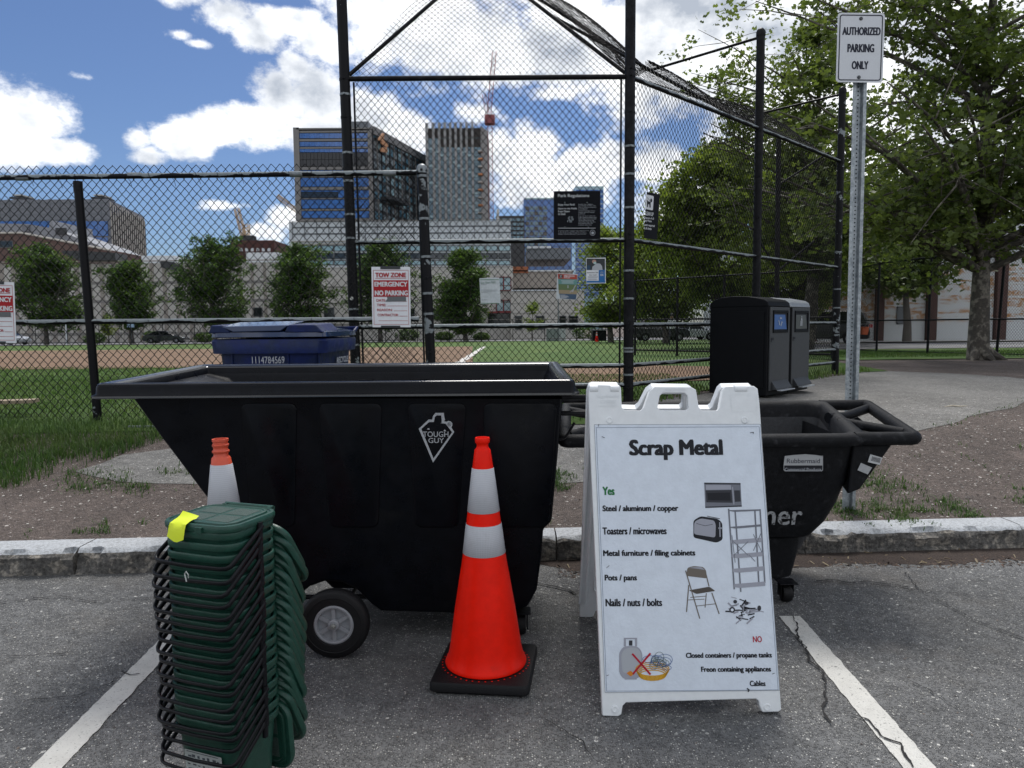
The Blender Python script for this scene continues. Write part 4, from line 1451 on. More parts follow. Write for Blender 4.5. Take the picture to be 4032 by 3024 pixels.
while hz < Lp - .02:
    c = pfoot + ax * hz + yy_ * .0170 + xx * -.000
    b.lathe([(.0001, 0), (.0048, 0)], 8)
    k = len(b.v) - 16
    for i in range(16):
        p = Vector(b.v[k + i]); b.v[k + i] = tuple(c + xx * (p.x - .0) + ax * p.y)
    hz += .0254
b.build('holes', M_HOLE, aps, recalc=False)['kind'] = 'stuff'
# ------------------------------------------------------------------ plastics
M_TUB = mat('black_glossy_plastic', (.0028, .0034, .0055), .34, spec=.14, bump=.10, bscale=14, rvar=.12, var=.3, vscale=5, color2=(.0085, .0088, .010), lo=.60, hi=.80)
M_TUB2 = mat('scuffed_black_plastic', (.0065, .007, .0085), .58, spec=.16, var=.4, vscale=16, color2=(.040, .041, .045), lo=.56, hi=.80, bump=.35, bscale=240)
M_RUB = mat('tyre_rubber', (.006, .006, .007), .62, spec=.3, bump=.2, bscale=120)
M_HUB = mat('grey_hub', (.26, .27, .29), .45)
M_ZINC = mat('zinc_bolt2', (.5, .5, .48), .3, metal=.9)
M_ORANGE = mat('cone_orange', (.86, .012, .002), .38, spec=.16, var=.08, vscale=5, color2=(.60, .022, .010), lo=.60, hi=.72)
M_ORANGE2 = mat('cone_orange_faded', (.62, .085, .040), .45, var=.10, vscale=12)
M_CBASE = mat('cone_base_black', (.006, .006, .007), .55, spec=.3, bump=.25, bscale=200)


def refl_mat(name, col, scale):
    """retro-reflective sheeting with its honeycomb of sealed cells"""
    m = bpy.data.materials.new(name); m.use_nodes = True
    t, bs = tree_of(m)
    uv = t.n('ShaderNodeTexCoord')
    sp = t.n('ShaderNodeSeparateXYZ'); t.l(uv.outputs['Object'], sp.inputs[0])
    ang = t.m('MULTIPLY', t.m('ARCTAN2', sp.outputs[0], sp.outputs[1]), .085)
    cb_ = t.n('ShaderNodeCombineXYZ'); t.l(ang, cb_.inputs[0]); t.l(sp.outputs[2], cb_.inputs[1])
    vo = t.n('ShaderNodeTexVoronoi'); vo.voronoi_dimensions = '2D'; vo.feature = 'DISTANCE_TO_EDGE'; vo.inputs['Scale'].default_value = scale; vo.inputs['Randomness'].default_value = .12
    t.l(cb_.outputs[0], vo.inputs['Vector'])
    k = t.ramp(vo.outputs['Distance'], .06, .16)
    c = t.mix(k, tuple(x * 1.25 for x in col), col)
    c = t.mix(t.ramp(t.noise(uv.outputs['Object'], 9, 5, .7), .5, .8, 0, .35), c, (.30, .30, .30))
    t.l(c, bs.inputs['Base Color']); bs.inputs['Roughness'].default_value = .38
    return m


M_REFB = refl_mat('reflective_band', (.42, .43, .46), 150)


# ------------------------------------------------------------------ black tilt truck
tt1 = thing('tilt_truck', 'large black glossy tilt truck tub standing open in the middle of the bay', 'tilt truck', (0, 0, 0))
YF, YB, ZR = 3.0, 4.06, 1.14
fx = lambda u, v, y: at_y(u, v, y)
yf = lambda z: 3.055 + (1.09 - z) * .075
yb = lambda z: 4.0 - (1.09 - z) * .16
XL, XR = fx(197, 840, YF).x, fx(1247, 845, YF).x
prof_px = [(284, 858), (350, 949), (455, 1088), (560, 1210), (618, 1262)]
side = []
for (u, v) in prof_px:
    p = fx(u, v, 3.08); p = fx(u, v, yf(p.z)); side.append((p.x, p.z))
arc = [(648, 1284), (668, 1268), (700, 1256), (738, 1257), (772, 1275), (800, 1305), (822, 1322)]
for (u, v) in arc: p = fx(u, v, yf(.18)); side.append((p.x, p.z))
for (u, v) in [(990, 1326), (1100, 1327), (1140, 1312), (1160, 1275), (1170, 1200), (1174, 1142), (1180, 1138), (1192, 1128), (1216, 862)]:
    p = fx(u, v, yf(.3)); p = fx(u, v, yf(p.z)); side.append((p.x, p.z))
b = MB(); n = len(side)
vs = [(x, yf(z), z) for x, z in side] + [(x, yb(z), z) for x, z in side]
fs = [tuple(range(n))] + [tuple(range(2 * n - 1, n - 1, -1))] + [(k, n + k, n + k + 1, k + 1) for k in range(n - 1)]
b.add(vs, fs)
body = b.build('body', M_TUB, tt1, bevel=.022, segs=3)
# rim: rolled band with a lip, then the inside
XL2, XR2 = XL - .0, XR
rings = []
for (ins, z, r) in ((.058, 1.085, .05), (.002, 1.082, .06), (-.012, 1.085, .07), (-.012, 1.094, .07), (.004, 1.100, .06), (.006, 1.128, .06), (.010, 1.140, .06), (.020, 1.146, .055), (.032, 1.145, .05),
                    (.058, 1.139, .05), (.066, 1.130, .05), (.072, 1.10, .05)):
    rings.append([(x_, y_, z_ + (y_ - YF) * .022) for x_, y_, z_ in rrect(XL2 + ins, XR2 - ins, YF + ins, YB - ins, max(r - .035, .012), z, 6)])
b = MB(); b.loft(rings, caps=False)
nr0 = len(rings[0]); b.mi = [1 if (k_ // nr0) in (2, 6, 7, 8, 9) else 0 for k_ in range(len(b.f))]
rim = b.build('rim', [M_TUB, mat('black_glossy_rim', (.004, .0045, .006), .12, spec=.75, bump=.04, bscale=9)], tt1, smooth=True, angle=70)
# inner skin, slope at the left
b = MB(); rr_ = []
for (z, xl, xr, ins) in ((1.10, XL + .072, XR - .072, .072), (1.075, XL + .17, XR - .085, .085), (.98, XL + .30, XR - .10, .095), (.6, XL + .58, XR - .13, .13), (.22, XL + .90, XR - .17, .17)):
    rr_.append([(x_, y_, z_ + (y_ - YF) * .022) for x_, y_, z_ in rrect(xl, xr, YF + ins, YB - ins, .04, z, 6)])
b.loft(rr_, caps=False); b.f.append(tuple(range(len(b.v) - 28 + 0, len(b.v)))); b.mi.append(0)
b.build('inner_skin', M_TUB, tt1, smooth=True, angle=60)
# ribs inside on the back wall
for u in (905, 1055):
    x = at_y(u, 812, YB - .1).x
    b = MB(); b.loft([rrect(x - .045, x + .045, YB - .135, YB - .07, .02, z, 4) for z in (.5, 1.06, 1.085)], caps=True)
    b.build('rib', M_TUB, tt1, smooth=True, angle=50)
x = at_y(790, 812, YB - .1).x
b = MB(); b.loft([rrect(x - .04, x + .04, YB - .13, YB - .07, .02, z, 4) for z in (.5, 1.06, 1.085)]); b.build('rib', M_TUB, tt1, smooth=True, angle=50)
# side panels standing slightly proud of the front wall
for (a1, a2, b1, b2) in ((520, 642, 545, 637), (688, 826, 712, 818), (880, 1008, 897, 990), (1044, 1204, 1044, 1186)):
    quad = []
    for (u, v) in ((a1, 870), (a2, 870), (b2, 1140), (b1, 1140)):
        p = fx(u, v, 3.09); p = fx(u, v, yf(p.z)); quad.append((p.x, p.z))
    q = rpoly([quad[3], quad[2], quad[1], quad[0]], .035, 6)
    b = MB(); m_ = len(q)
    cx0 = sum(p[0] for p in q) / m_; cz0 = sum(p[1] for p in q) / m_
    sh_ = lambda f: [(cx0 + (x - cx0) * f, cz0 + (z - cz0) * f) for x, z in q]
    r0 = [(x, yf(z) + .004, z) for x, z in q]; r1 = [(x, yf(z) - .004, z) for x, z in sh_(.99)]; r2 = [(x, yf(z) - .006, z) for x, z in sh_(.97)]
    b.add(r0 + r1 + r2, [(k, (k + 1) % m_, m_ + (k + 1) % m_, m_ + k) for k in range(m_)] + [(m_ + k, m_ + (k + 1) % m_, 2 * m_ + (k + 1) % m_, 2 * m_ + k) for k in range(m_)] + [tuple(range(2 * m_, 3 * m_))])
    b.build('side_panel', M_TUB, tt1, smooth=True, angle=50)


# wheels
def wheel(c, r, wd, parent, spokes=6):
    """wheel facing the camera (axle along Y)"""
    h = wd / 2
    tyre = MB(); tyre.lathe([(r * .56, -h * .75), (r * .60, -h * .98), (r * .72, -h), (r * .90, -h), (r * .975, -h * .72), (r, -h * .25), (r, h * .25), (r * .97, h * .75), (r * .88, h), (r * .56, h), (r * .56, -h * .75)], 40, c, 'y')
    ty = tyre.build('tyre', M_RUB, parent, smooth=True, angle=40)
    g = MB(); g.lathe([(r * .78, -h - .0015), (r * .80, -h - .003), (r * .83, -h - .0015)], 40, c, 'y'); g.build('tyre_ring', M_RUB, parent, smooth=True)
    hb = MB(); hb.lathe([(r * .57, h * .7), (r * .57, -h * .85), (r * .53, -h * .98), (r * .48, -h * .92), (r * .46, -h * .35), (.001, -h * .30)], 40, c, 'y')
    for k in range(spokes):
        a = 2 * math.pi * k / spokes + .5
        M = Matrix.Translation(Vector(c)) @ Matrix.Rotation(a, 4, 'Y')
        hb.box(r * .10, r * .50, -h * .72, -h * .25, -r * .055, r * .055, M)
    hb.lathe([(r * .17, -h * .2), (r * .16, -h * 1.0), (r * .13, -h * 1.12), (.001, -h * 1.13)], 20, c, 'y')
    hb.build('hub', M_HUB, parent, smooth=True, angle=30)
    nt = MB(); nt.lathe([(r * .085, -h), (r * .085, -h * 1.35), (r * .05, -h * 1.36), (r * .05, -h * 1.75), (.001, -h * 1.76)], 6, c, 'y')
    nt.build('axle_nut', M_ZINC, parent, smooth=True, angle=30)


wc = at_z(724, 1411, 0.0)
wy = 2.985
wc = at_y(724, 1345, wy)
WRd = wc.z
wl = bpy.data.objects.new('wheel', None); COL.objects.link(wl); wl.parent = tt1
wheel((wc.x, wy, WRd), WRd, .062, wl)
wl2 = bpy.data.objects.new('wheel', None); COL.objects.link(wl2); wl2.parent = tt1
wheel((wc.x, 3.86, WRd), WRd, .062, wl2)
pipe('axle', Vector((wc.x, wy, WRd)), Vector((wc.x, 3.88, WRd)), .012, M_ZINC, tt1, 10)
pipe('axle_bar', Vector((wc.x - .30, 3.2, WRd + .03)), Vector((wc.x + .5, 3.2, WRd + .03)), .011, M_BLKP, tt1, 8)


def caster(c, r, parent, m=M_RUB):
    o = bpy.data.objects.new('caster', None); COL.objects.link(o); o.parent = parent
    b = MB(); b.lathe([(r * .3, -.022), (r * .9, -.022), (r, -.014), (r, .014), (r * .9, .022), (r * .3, .022)], 22, (c[0], c[1], r), 'x'); b.build('wheel', m, o, smooth=True, angle=40)
    f = MB()
    f.box(c[0] - .032, c[0] - .026, c[1] - .022, c[1] + .03, r * .6, r * 2.15); f.box(c[0] + .026, c[0] + .032, c[1] - .022, c[1] + .03, r * .6, r * 2.15)
    f.box(c[0] - .032, c[0] + .032, c[1] - .03, c[1] + .04, r * 2.15, r * 2.25); f.box(c[0] - .045, c[0] + .045, c[1] - .045, c[1] + .045, r * 2.25, r * 2.35)
    f.build('fork', M_BLKP, o, bevel=.003)


caster((.03, 3.20), .045, tt1); caster((.03, 3.70), .045, tt1)
# push bars at the right end
for (v0, yy2) in ((858, 3.25), (893, 3.18)):
    p = at_y(1205, v0, yy2); q = at_y(1300, v0 - 1, yy2)
    b = MB(); b.tube([p, q, q + Vector((.03, .08, 0)), q + Vector((.03, .45, 0)), q + Vector((0, .52, 0)), p + Vector((0, .52, 0))], .0105, 10)
    b.build('push_bar', M_BLKP, tt1, smooth=True)
h0 = at_y(1226, 916, 3.2); h1 = at_y(1240, 905, 3.2)
b = MB(); b.tube([at_y(1208, 950, 3.2), at_y(1220, 946, 3.2), at_y(1229, 934, 3.2), at_y(1241, 913, 3.2)], .0055, 8)
b.build('latch_hook', M_BLKP, tt1, smooth=True)
# maker's badge
zl = crop(1640, 1600, 3.967)
p0, p1, p2 = [at_y(q[0] / VS, q[1] / VS, 3.0) for q in (zl(0, 0), zl(700, 0), zl(0, 950))]
lf = Frame(*[Vector((p.x, yf(p.z) - .0075, p.z)) for p in (p0, p1, p2)])
M_BADGE = mat('badge_silver', (.40, .42, .44), .5, var=.12, vscale=60)
outer = [(35, 350), (187, 206), (246, 206), (256, 150), (298, 102), (428, 100), (430, 135), (437, 180), (445, 212), (430, 232), (470, 240), (500, 226), (535, 235), (558, 262), (560, 295), (545, 330), (590, 400), (258, 878)]
inner = [(75, 352), (196, 245), (272, 243), (286, 166), (316, 140), (386, 142), (390, 180), (394, 215), (392, 258), (370, 262), (455, 270), (556, 404), (266, 812)]
b = MB()
tp = [lf.px(*zl(*p)) for p in outer]; ti = [lf.px(*zl(*p)) for p in inner]
bmx = bmesh.new()
ov = [bmx.verts.new(lf.M @ Vector((p[0], p[1], .0006))) for p in tp]; iv = [bmx.verts.new(lf.M @ Vector((p[0], p[1], .0006))) for p in ti]
es = [bmx.edges.new((ov[i], ov[(i + 1) % len(ov)])) for i in range(len(ov))] + [bmx.edges.new((iv[i], iv[(i + 1) % len(iv)])) for i in range(len(iv))]
bmesh.ops.triangle_fill(bmx, edges=es, use_beauty=True)
me = bpy.data.meshes.new('badge'); bmx.to_mesh(me); bmx.free(); me.materials.append(M_BADGE)
link('badge', me, tt1)
put = lambda s, bx, **k: px_text(lf, s, zl, bx, M_BADGE, tt1, z=.0008, **k)
put('TOUGH', (101, 392, 500, 478), bold=.012, shear=0); put('GUY', (186, 492, 430, 572), bold=.012)
px_poly(lf, [[(160, 358), (208, 364), (192, 334)], [(422, 384), (468, 392), (440, 358)]], zl, M_BADGE, tt1, z=.0008, name='badge_mark')
px_poly(lf, stroke(ell(512, 280, 27, 27, 20), 5, True), zl, M_INK, tt1, z=.0012, name='registered_ring')
px_text(lf, 'R', zl, (499, 264, 526, 296), M_INK, tt1, z=.0012, bold=.01)

# ------------------------------------------------------------------ cube truck, scuffed
ct = thing('cube_truck', 'scuffed charcoal plastic cube truck with loop handle behind the scrap metal sign', 'utility cart', (0, 0, 0))
Yc0, Yc1 = 3.42, 4.36
zr = lambda y: .845 + (y - 3.42) * .066
FR, BR_ = at_y(1984, 950, Yc0), at_y(1868, 875, Yc1)
FL, BL_ = at_y(1214, 935, Yc0 + .15), at_y(1222, 880, Yc1)
IFR, IBR = at_y(1869, 950, Yc0), at_y(1781, 880, Yc1)
iFR = Vector((IFR.x, Yc0, zr(Yc0))); iBR = Vector((IBR.x, Yc1, zr(Yc1)))
xr0, xr1, xo0, xo1 = iFR.x, iBR.x, FR.x, BR_.x
xl0_, xl1_ = FL.x + .25, BL_.x + .28
xlo0, xlo1 = FL.x, BL_.x


def quad_ring(z_off, x00, x10, x11, x01, y0, y1, r, n=6):
    """rounded quadrilateral: front left x00, front right x10, back right x11, back left x01"""
    return [(p[0], p[1], zr(p[1]) + z_off) for p in rpoly([(x00, y0), (x10, y0), (x11, y1), (x01, y1)], r, n)]


b = MB()
rings = []
for (dz, ins) in ((-.045, .012), (-.05, -.012), (-.03, -.022), (-.008, -.018), (.004, 0), (.006, .02), (.0, .04), (-.02, .055), (-.10, .07)):
    rings.append(quad_ring(dz, xl0_ + ins, xr0 - ins, xr1 - ins, xl1_ + ins, Yc0 + ins, Yc1 - ins, .09))
b.loft(rings, caps=False)
b.build('rim', M_TUB2, ct, smooth=True, angle=75)
b = MB()
for (z, l0, r0, f0) in ((.80, 0, 0, 0), (.70, .01, .012, .015), (.60, .025, .022, .03), (.585, .025, .030, .035), (.50, .05, .055, .05), (.40, .09, .10, .075), (.33, .13, .155, .10), (.318, .14, .165, .125), (.31, .15, .19, .14), (.20, .17, .205, .15), (.105, .19, .225, .16), (.095, .20, .24, .175)):
    yA, yB = Yc0 + .02 + f0, Yc1 - .03 - f0 * 1.2
    bx_ = quad_ring(0, xl0_ + l0 + .02, xr0 - r0 - .02, xr0 + .06 - r0, xl1_ + l0, yA, yB, .09)
    rings.append(None); b_ring = [(p[0], p[1], z) for p in bx_]
    b.v += b_ring
nn = len(b_ring); K = len(b.v) // nn
b.f = [(i * nn + k, i * nn + (k + 1) % nn, (i + 1) * nn + (k + 1) % nn, (i + 1) * nn + k) for i in range(K - 1) for k in range(nn)] + [tuple((K - 1) * nn + k for k in range(nn))]
b.mi = [0] * len(b.f)
b.build('body', M_TUB2, ct, smooth=True, angle=30)
b = MB(); rg = []
for (dz, ins) in ((-.08, .068), (-.35, .12), (-.62, .2)):
    rg.append(quad_ring(dz, xl0_ + ins, xr0 - ins, xr1 - ins, xl1_ + ins, Yc0 + ins, Yc1 - ins, .09))
b.loft(rg, caps=False); nb = len(rg[0]); b.f.append(tuple(range(2 * nb, 3 * nb))); b.mi.append(0)
b.build('inner_skin', mat('scuffed_inner', (.022, .023, .026), .6, var=.35, vscale=14, color2=(.06, .062, .066), lo=.6, hi=.75, bump=.3, bscale=150), ct, smooth=True, angle=50)


def loop_handle(x_in0, x_in1, x_o0, x_o1, sgn):
    zc = lambda y: zr(y) - .022
    P3 = lambda x, y: Vector((x, y, zc(y)))
    b = MB()
    outer = rpoly([(x_in0, Yc0 + .022), (x_o0, Yc0 + .022), (x_o1, Yc1 - .022), (x_in1, Yc1 - .022)], .03, 4)
    k0 = len(outer) // 4
    pts = [P3(x_in0 - sgn * .02, Yc0 + .022)] + [P3(*p) for p in outer[k0:3 * k0]] + [P3(x_in1 - sgn * .02, Yc1 - .022)]
    b.tube(pts, .032, 12)
    xm0, xm1 = (x_in0 + x_in1) / 2, (x_o0 + x_o1) / 2; ym = (Yc0 + Yc1) / 2
    for s2 in (-1, 1):
        yo = ym + s2 * .33
        f = (yo - Yc0) / (Yc1 - Yc0)
        b.tube([P3(x_in0 + (x_in1 - x_in0) * .5 - sgn * .03, ym + s2 * .06), P3(x_in0 + (x_in1 - x_in0) * (.5 + s2 * .12) + sgn * .05, ym + s2 * .10), P3(x_o0 + (x_o1 - x_o0) * f - sgn * .02, yo)], [.030, .024, .026], 12)
    b.build('loop_handle', M_TUB2, ct, smooth=True, angle=60)
    # gusset under the handle
    g = MB()
    zf = zr(Yc0) - .05
    for y in (Yc0 + .035,):
        pl = [(x_in0 - sgn * .02, zf), (x_o0 - sgn * .10, zf), (x_in0 + sgn * .02, zf - .215), (x_in0 - sgn * .04, zf - .24)]
        ring0 = [(x, y, z) for x, z in pl]; ring1 = [(x + (x_in1 - x_in0), Yc1 - .06, z + .05) for x, z in pl]
        g.loft([ring0, ring1], caps=True)
    g.build('handle_gusset', M_TUB2, ct, bevel=.012)


loop_handle(xr0 - .02, xr1 - .02, xo0, xo1, 1)
loop_handle(xl0_ + .02, xl1_ + .02, xlo0, xlo1, -1)
cc = at_y(1697, 1300, 3.56)
for (x, y) in ((cc.x, 3.56), (xl0_ + .33, 3.60), (cc.x + .05, 4.12), (xl0_ + .35, 4.12)):
    caster((x, y), .043, ct)
zc_ = crop(2900, 1100, 1.185)
p0, p1, p2 = [at_y(q[0] / VS, q[1] / VS, Yc0 + .022) for q in (zc_(100, 800), zc_(500, 800), zc_(100, 1200))]
f2 = Frame(p0, p1, p2)
lab = [(225, 822), (265, 818), (320, 814), (370, 818), (404, 822), (404, 888), (398, 896), (225, 896), (217, 888)]
px_poly(f2, [lab], zc_, mat('label_rim', (.36, .37, .38), .5), ct, z=.001, name='label')
px_poly(f2, [[(222, 868), (222, 884), (227, 891), (396, 891), (400, 886), (400, 868)][::-1]], zc_, M_INK, ct, z=.0016, name='label_band')
px_poly(f2, stroke([(218, 824), (265, 818), (320, 814), (370, 818), (404, 824), (404, 890), (398, 896), (225, 896), (218, 890)], 2.2, True), zc_, M_INK, ct, z=.0022, name='label_border')
px_text(f2, 'Rubbermaid', zc_, (234, 836, 388, 857), M_INKN, ct, z=.002); px_text(f2, 'Commercial Products', zc_, (224, 879, 394, 893), M_LGREY, ct, z=.003, bold=.015)
p0, p1, p2 = [at_y(q[0] / VS, q[1] / VS, Yc0 + .115) for q in (zc_(100, 1000), zc_(400, 1000), zc_(100, 1200))]
p0, p1, p2 = [v_ - Vector((0, .065, 0)) for v_ in (p0, p1, p2)]; p2 = p2 + Vector((0, .035, 0)); f3 = Frame(p0, p1, p2)
M_STENCIL = mat('stencil_paint', (.30, .31, .32), .7, color2=(.03, .03, .032), vscale=55, lo=.5, hi=.62)
px_text(f3, 'ner', zc_, (122, 1078, 300, 1142), M_STENCIL, ct, z=.010, bold=.035)
p0, p1, p2 = [at_y(q[0] / VS, q[1] / VS, Yc0 + .030) for q in (zc_(560, 800), zc_(760, 800), zc_(560, 950))]
f4 = Frame(p0, p1, p2)
px_poly(f4, [[(612, 852), (668, 866), (680, 832), (624, 816)]], zc_, mat('label_white', (.50, .51, .52), .5, var=.15, vscale=60), ct, z=.001, name='sticker')
px_poly(f4, [[(628 + k * 5.2, 846 + k * 1.3), (630.5 + k * 5.2, 847 + k * 1.3), (635 + k * 5.2, 826 + k * 1.3), (632.5 + k * 5.2, 825 + k * 1.3)] for k in range(8)], zc_, M_INK, ct, z=.002, name='barcode')
px_poly(f4, [[(564, 890), (612, 910), (632, 878), (580, 856)]], zc_, mat('sticker_grey', (.36, .37, .38), .5, var=.1, vscale=60), ct, z=.001, name='sticker')


# ------------------------------------------------------------------ traffic cones
def cone(name, label, loc, rotz, m_or, h=.915, base=True, lean=(0, 0), bands=None, group=None, neck=1, zs_c=1.03):
    root = thing(name, label, 'traffic cone', loc, rot=(lean[0], lean[1], rotz), group=group)
    z0, zt_ = .045, h
    rad = lambda z: float(np.interp(z, [.10, .242, .476, .796, .865], [.142, .122, .082, .041, .031]))
    prof = [(.150, .046), (.159, .050), (.160, .056), (.156, .064), (.148, .080), (.143, .10)]
    cuts = [b_ for b_ in bands]
    zs = np.linspace(.12, .865, 17)
    prof += [(rad(z), z) for z in zs]
    if neck == 1: prof += [(.0290, .868), (.0245, .873), (.0222, .880), (.0228, .888), (.0275, .893), (.0285, .896), (.0285, .909), (.0272, .912), (.0225, .912), (.0210, .905), (.019, .87)]
    else: prof = prof[:6] + [(rad(z), z) for z in np.linspace(.12, .845, 16)] + [(.0300, .850), (.0262, .853), (.0258, .862), (.0305, .866), (.0308, .871), (.0262, .875), (.0258, .884), (.0295, .888), (.0298, .893), (.0262, .896), (.0262, .903), (.0290, .905), (.0290, .913), (.0235, .913), (.021, .87)]
    b = MB(); b.lathe(prof, 48); b.build('cone_body', m_or, root, smooth=True, angle=50)
    root.scale = (1, 1, zs_c)
    for (z1, z2) in bands:
        b = MB(); b.lathe([(rad(z1) + .0006, z1 - .001), (rad(z1) + .0018, z1), (rad((z1 + z2) / 2) + .0018, (z1 + z2) / 2), (rad(z2) + .0018, z2), (rad(z2) + .0006, z2 + .001)], 48)
        b.build('reflective_band', M_REFB, root, smooth=True, angle=60)
    if base:
        b = MB(); q = .188
        b.loft([rrect(-q * .93, q * .93, -q * .93, q * .93, .02, 0, 3), rrect(-q, q, -q, q, .02, .012, 3), rrect(-q, q, -q, q, .02, .034, 3), rrect(-q * .975, q * .975, -q * .975, q * .975, .02, .043, 3), rrect(-q * .9, q * .9, -q * .9, q * .9, .02, .046, 3)])
        b.build('base', M_CBASE, root, smooth=True, angle=40)
        d = MB()
        for k in range(44):
            a = 2 * math.pi * k / 44
            d.lathe([(.0001, .0475), (.0035, .0475)], 8, (.171 * math.cos(a), .171 * math.sin(a), 0))
        o = d.build('base_studs', m_or, root, recalc=False)
    return root


c0 = at_z(1050, 1430, .045)
cone('traffic_cone', 'clean bright orange traffic cone with two reflective bands, in front of the black tilt truck', (c0.x, c0.y, 0), R(-7), M_ORANGE, bands=((.476, .587), (.635, .797)), lean=(0, R(-.3)))
c1 = at_y(487, 1030, 2.72)
cone('traffic_cone', 'faded orange traffic cone half hidden behind the green bucket stack', (c1.x, 2.72, 0), R(12), M_ORANGE2, bands=((.678, .823),), lean=(0, R(-.8)), neck=2, zs_c=1.05)

# ------------------------------------------------------------------ folding sidewalk sign
sg = thing('sidewalk_sign', 'white folding scrap metal sidewalk sign on the asphalt in front of the cube truck', 'sandwich board', (0, 0, 0))
M_SG = mat('sign_frame_plastic', (.72, .745, .76), .45, var=.04, vscale=9, bump=.05, bscale=60)
M_SGD = mat('sign_frame_grimy', (.52, .54, .54), .5, color2=(.28, .27, .25), vscale=34, lo=.60, hi=.78, bump=.3, bscale=120)
bl, br_ = at_z(1300, 1548, 0), at_z(1687, 1538, 0)
Y0 = (bl.y + br_.y) / 2
tl_, tr_ = at_y(1271, 838, Y0 + .285), at_y(1637, 836, Y0 + .285)
fr = Frame(tl_, tr_, bl)
fr.h = (tl_ - bl).length
sgM = fr.M


def sp(u, v):            # V-pixel to panel coordinates
    return fr.px(u * VS, v * VS)


out_px = [(1301, 1546), (1299, 1500), (1276, 1000), (1271, 850), (1274, 834), (1282, 831), (1338, 832), (1341, 838), (1343, 880), (1349, 886), (1383, 887), (1390, 880), (1402, 845), (1413, 835), (1492, 836), (1503, 842),
          (1509, 880), (1516, 887), (1548, 887), (1553, 882), (1560, 843), (1566, 835), (1628, 834), (1636, 840), (1640, 870), (1650, 1000), (1685, 1500), (1687, 1533), (1680, 1537), (1646, 1538), (1640, 1524), (1638, 1513), (1632, 1509),
          (1352, 1517), (1345, 1524), (1342, 1543), (1335, 1547)]
outl = [sp(*p) for p in out_px]
hole_px = [(1432, 849), (1478, 849), (1484, 855), (1487, 880), (1483, 886), (1424, 886), (1420, 880), (1425, 855)]
hole = [sp(*p) for p in hole_px]


def plate_with_hole(name, outl, hole, z0, z1, m, parent, M):
    bmx = bmesh.new()
    ov = [bmx.verts.new(Vector((p[0], p[1], z1))) for p in outl]; iv = [bmx.verts.new(Vector((p[0], p[1], z1))) for p in hole]
    es = [bmx.edges.new((ov[i], ov[(i + 1) % len(ov)])) for i in range(len(ov))] + [bmx.edges.new((iv[i], iv[(i + 1) % len(iv)])) for i in range(len(iv))]
    bmesh.ops.triangle_fill(bmx, edges=es, use_beauty=True)
    g = bmesh.ops.extrude_face_region(bmx, geom=bmx.faces[:])
    for v_ in [e for e in g['geom'] if isinstance(e, bmesh.types.BMVert)]: v_.co.z = z0
    bmesh.ops.recalc_face_normals(bmx, faces=bmx.faces)
    bmesh.ops.dissolve_limit(bmx, angle_limit=R(1), verts=bmx.verts, edges=bmx.edges)
    bmx.transform(M)
    me = bpy.data.meshes.new(name); bmx.to_mesh(me); bmx.free(); me.materials.append(m)
    o = link(name, me, parent)
    md = o.modifiers.new('bevel', 'BEVEL'); md.width = .0045; md.segments = 3; md.limit_method = 'ANGLE'; md.angle_limit = R(50); md.harden_normals = True
    me.polygons.foreach_set('use_smooth', [True] * len(me.polygons)); me.set_sharp_from_angle(angle=R(40))
    return o


plate_with_hole('front_panel', outl, hole, -.030, .006, M_SG, sg, sgM)
# rear leaf: same outline, hinged at the top and spread back
hy = fr.w
hinge = sgM @ Vector((0, -.012, -.034))
rb = at_z(1238, 1336, 0)
nrm = Vector((0, 1, 0))
rot_up = Vector((0, (tl_ + tr_).y / 2 + .03 - rb.y, 0))
top_r = sgM @ Vector((0, 0, -.036)); bot_r = Vector((rb.x + .02, rb.y, 0))
xr_ax = (tr_ - tl_).normalized()
yy3 = (top_r - bot_r); yy3 = (yy3 - xr_ax * yy3.dot(xr_ax)).normalized(); zz3 = xr_ax.cross(yy3)
Lr = (top_r - bot_r).length
sc_ = Lr / fr.h
MR = Matrix(((xr_ax.x, yy3.x, zz3.x, top_r.x), (xr_ax.y, yy3.y, zz3.y, top_r.y), (xr_ax.z, yy3.z, zz3.z, top_r.z), (0, 0, 0, 1)))
outr = [(p[0] * (1 if p[0] < fr.w else 1), p[1] * sc_) for p in outl]; holr = [(p[0], p[1] * sc_) for p in hole]
plate_with_hole('rear_panel', outr, holr, -.004, -.040, M_SG, sg, MR)
# raised edge ribs and recesses on the inside of the rear leaf
b = MB()
for x in (.012, .040):
    b.box(x, x + .010, -Lr + .10, -.12, -.004, .006, MR)
b.build('edge_rib', M_SG, sg, bevel=.003)
for (ya, yb_) in ((-.98 * Lr + .14, -.98 * Lr + .33), (-.64 * Lr + .05, -.64 * Lr + .26)):
    q = rpoly([(.075, ya), (fr.w - .075, ya), (fr.w - .075, yb_), (.075, yb_)], .03, 5)
    b = MB(); m_ = len(q); cxq, cyq = fr.w / 2, (ya + yb_) / 2
    r0 = [(x, y, -.0035) for x, y in q]; r1 = [(cxq + (x - cxq) * .985, cyq + (y - cyq) * .94, .003) for x, y in q]; r2 = [(cxq + (x - cxq) * .97, cyq + (y - cyq) * .88, -.0035) for x, y in q]
    b.add([MR @ Vector(p) for p in r0 + r1 + r2], [(k, (k + 1) % m_, m_ + (k + 1) % m_, m_ + k) for k in range(m_)] + [(m_ + k, m_ + (k + 1) % m_, 2 * m_ + (k + 1) % m_, 2 * m_ + k) for k in range(m_)])
    b.build('moulded_recess', M_SG, sg, smooth=True, angle=60)
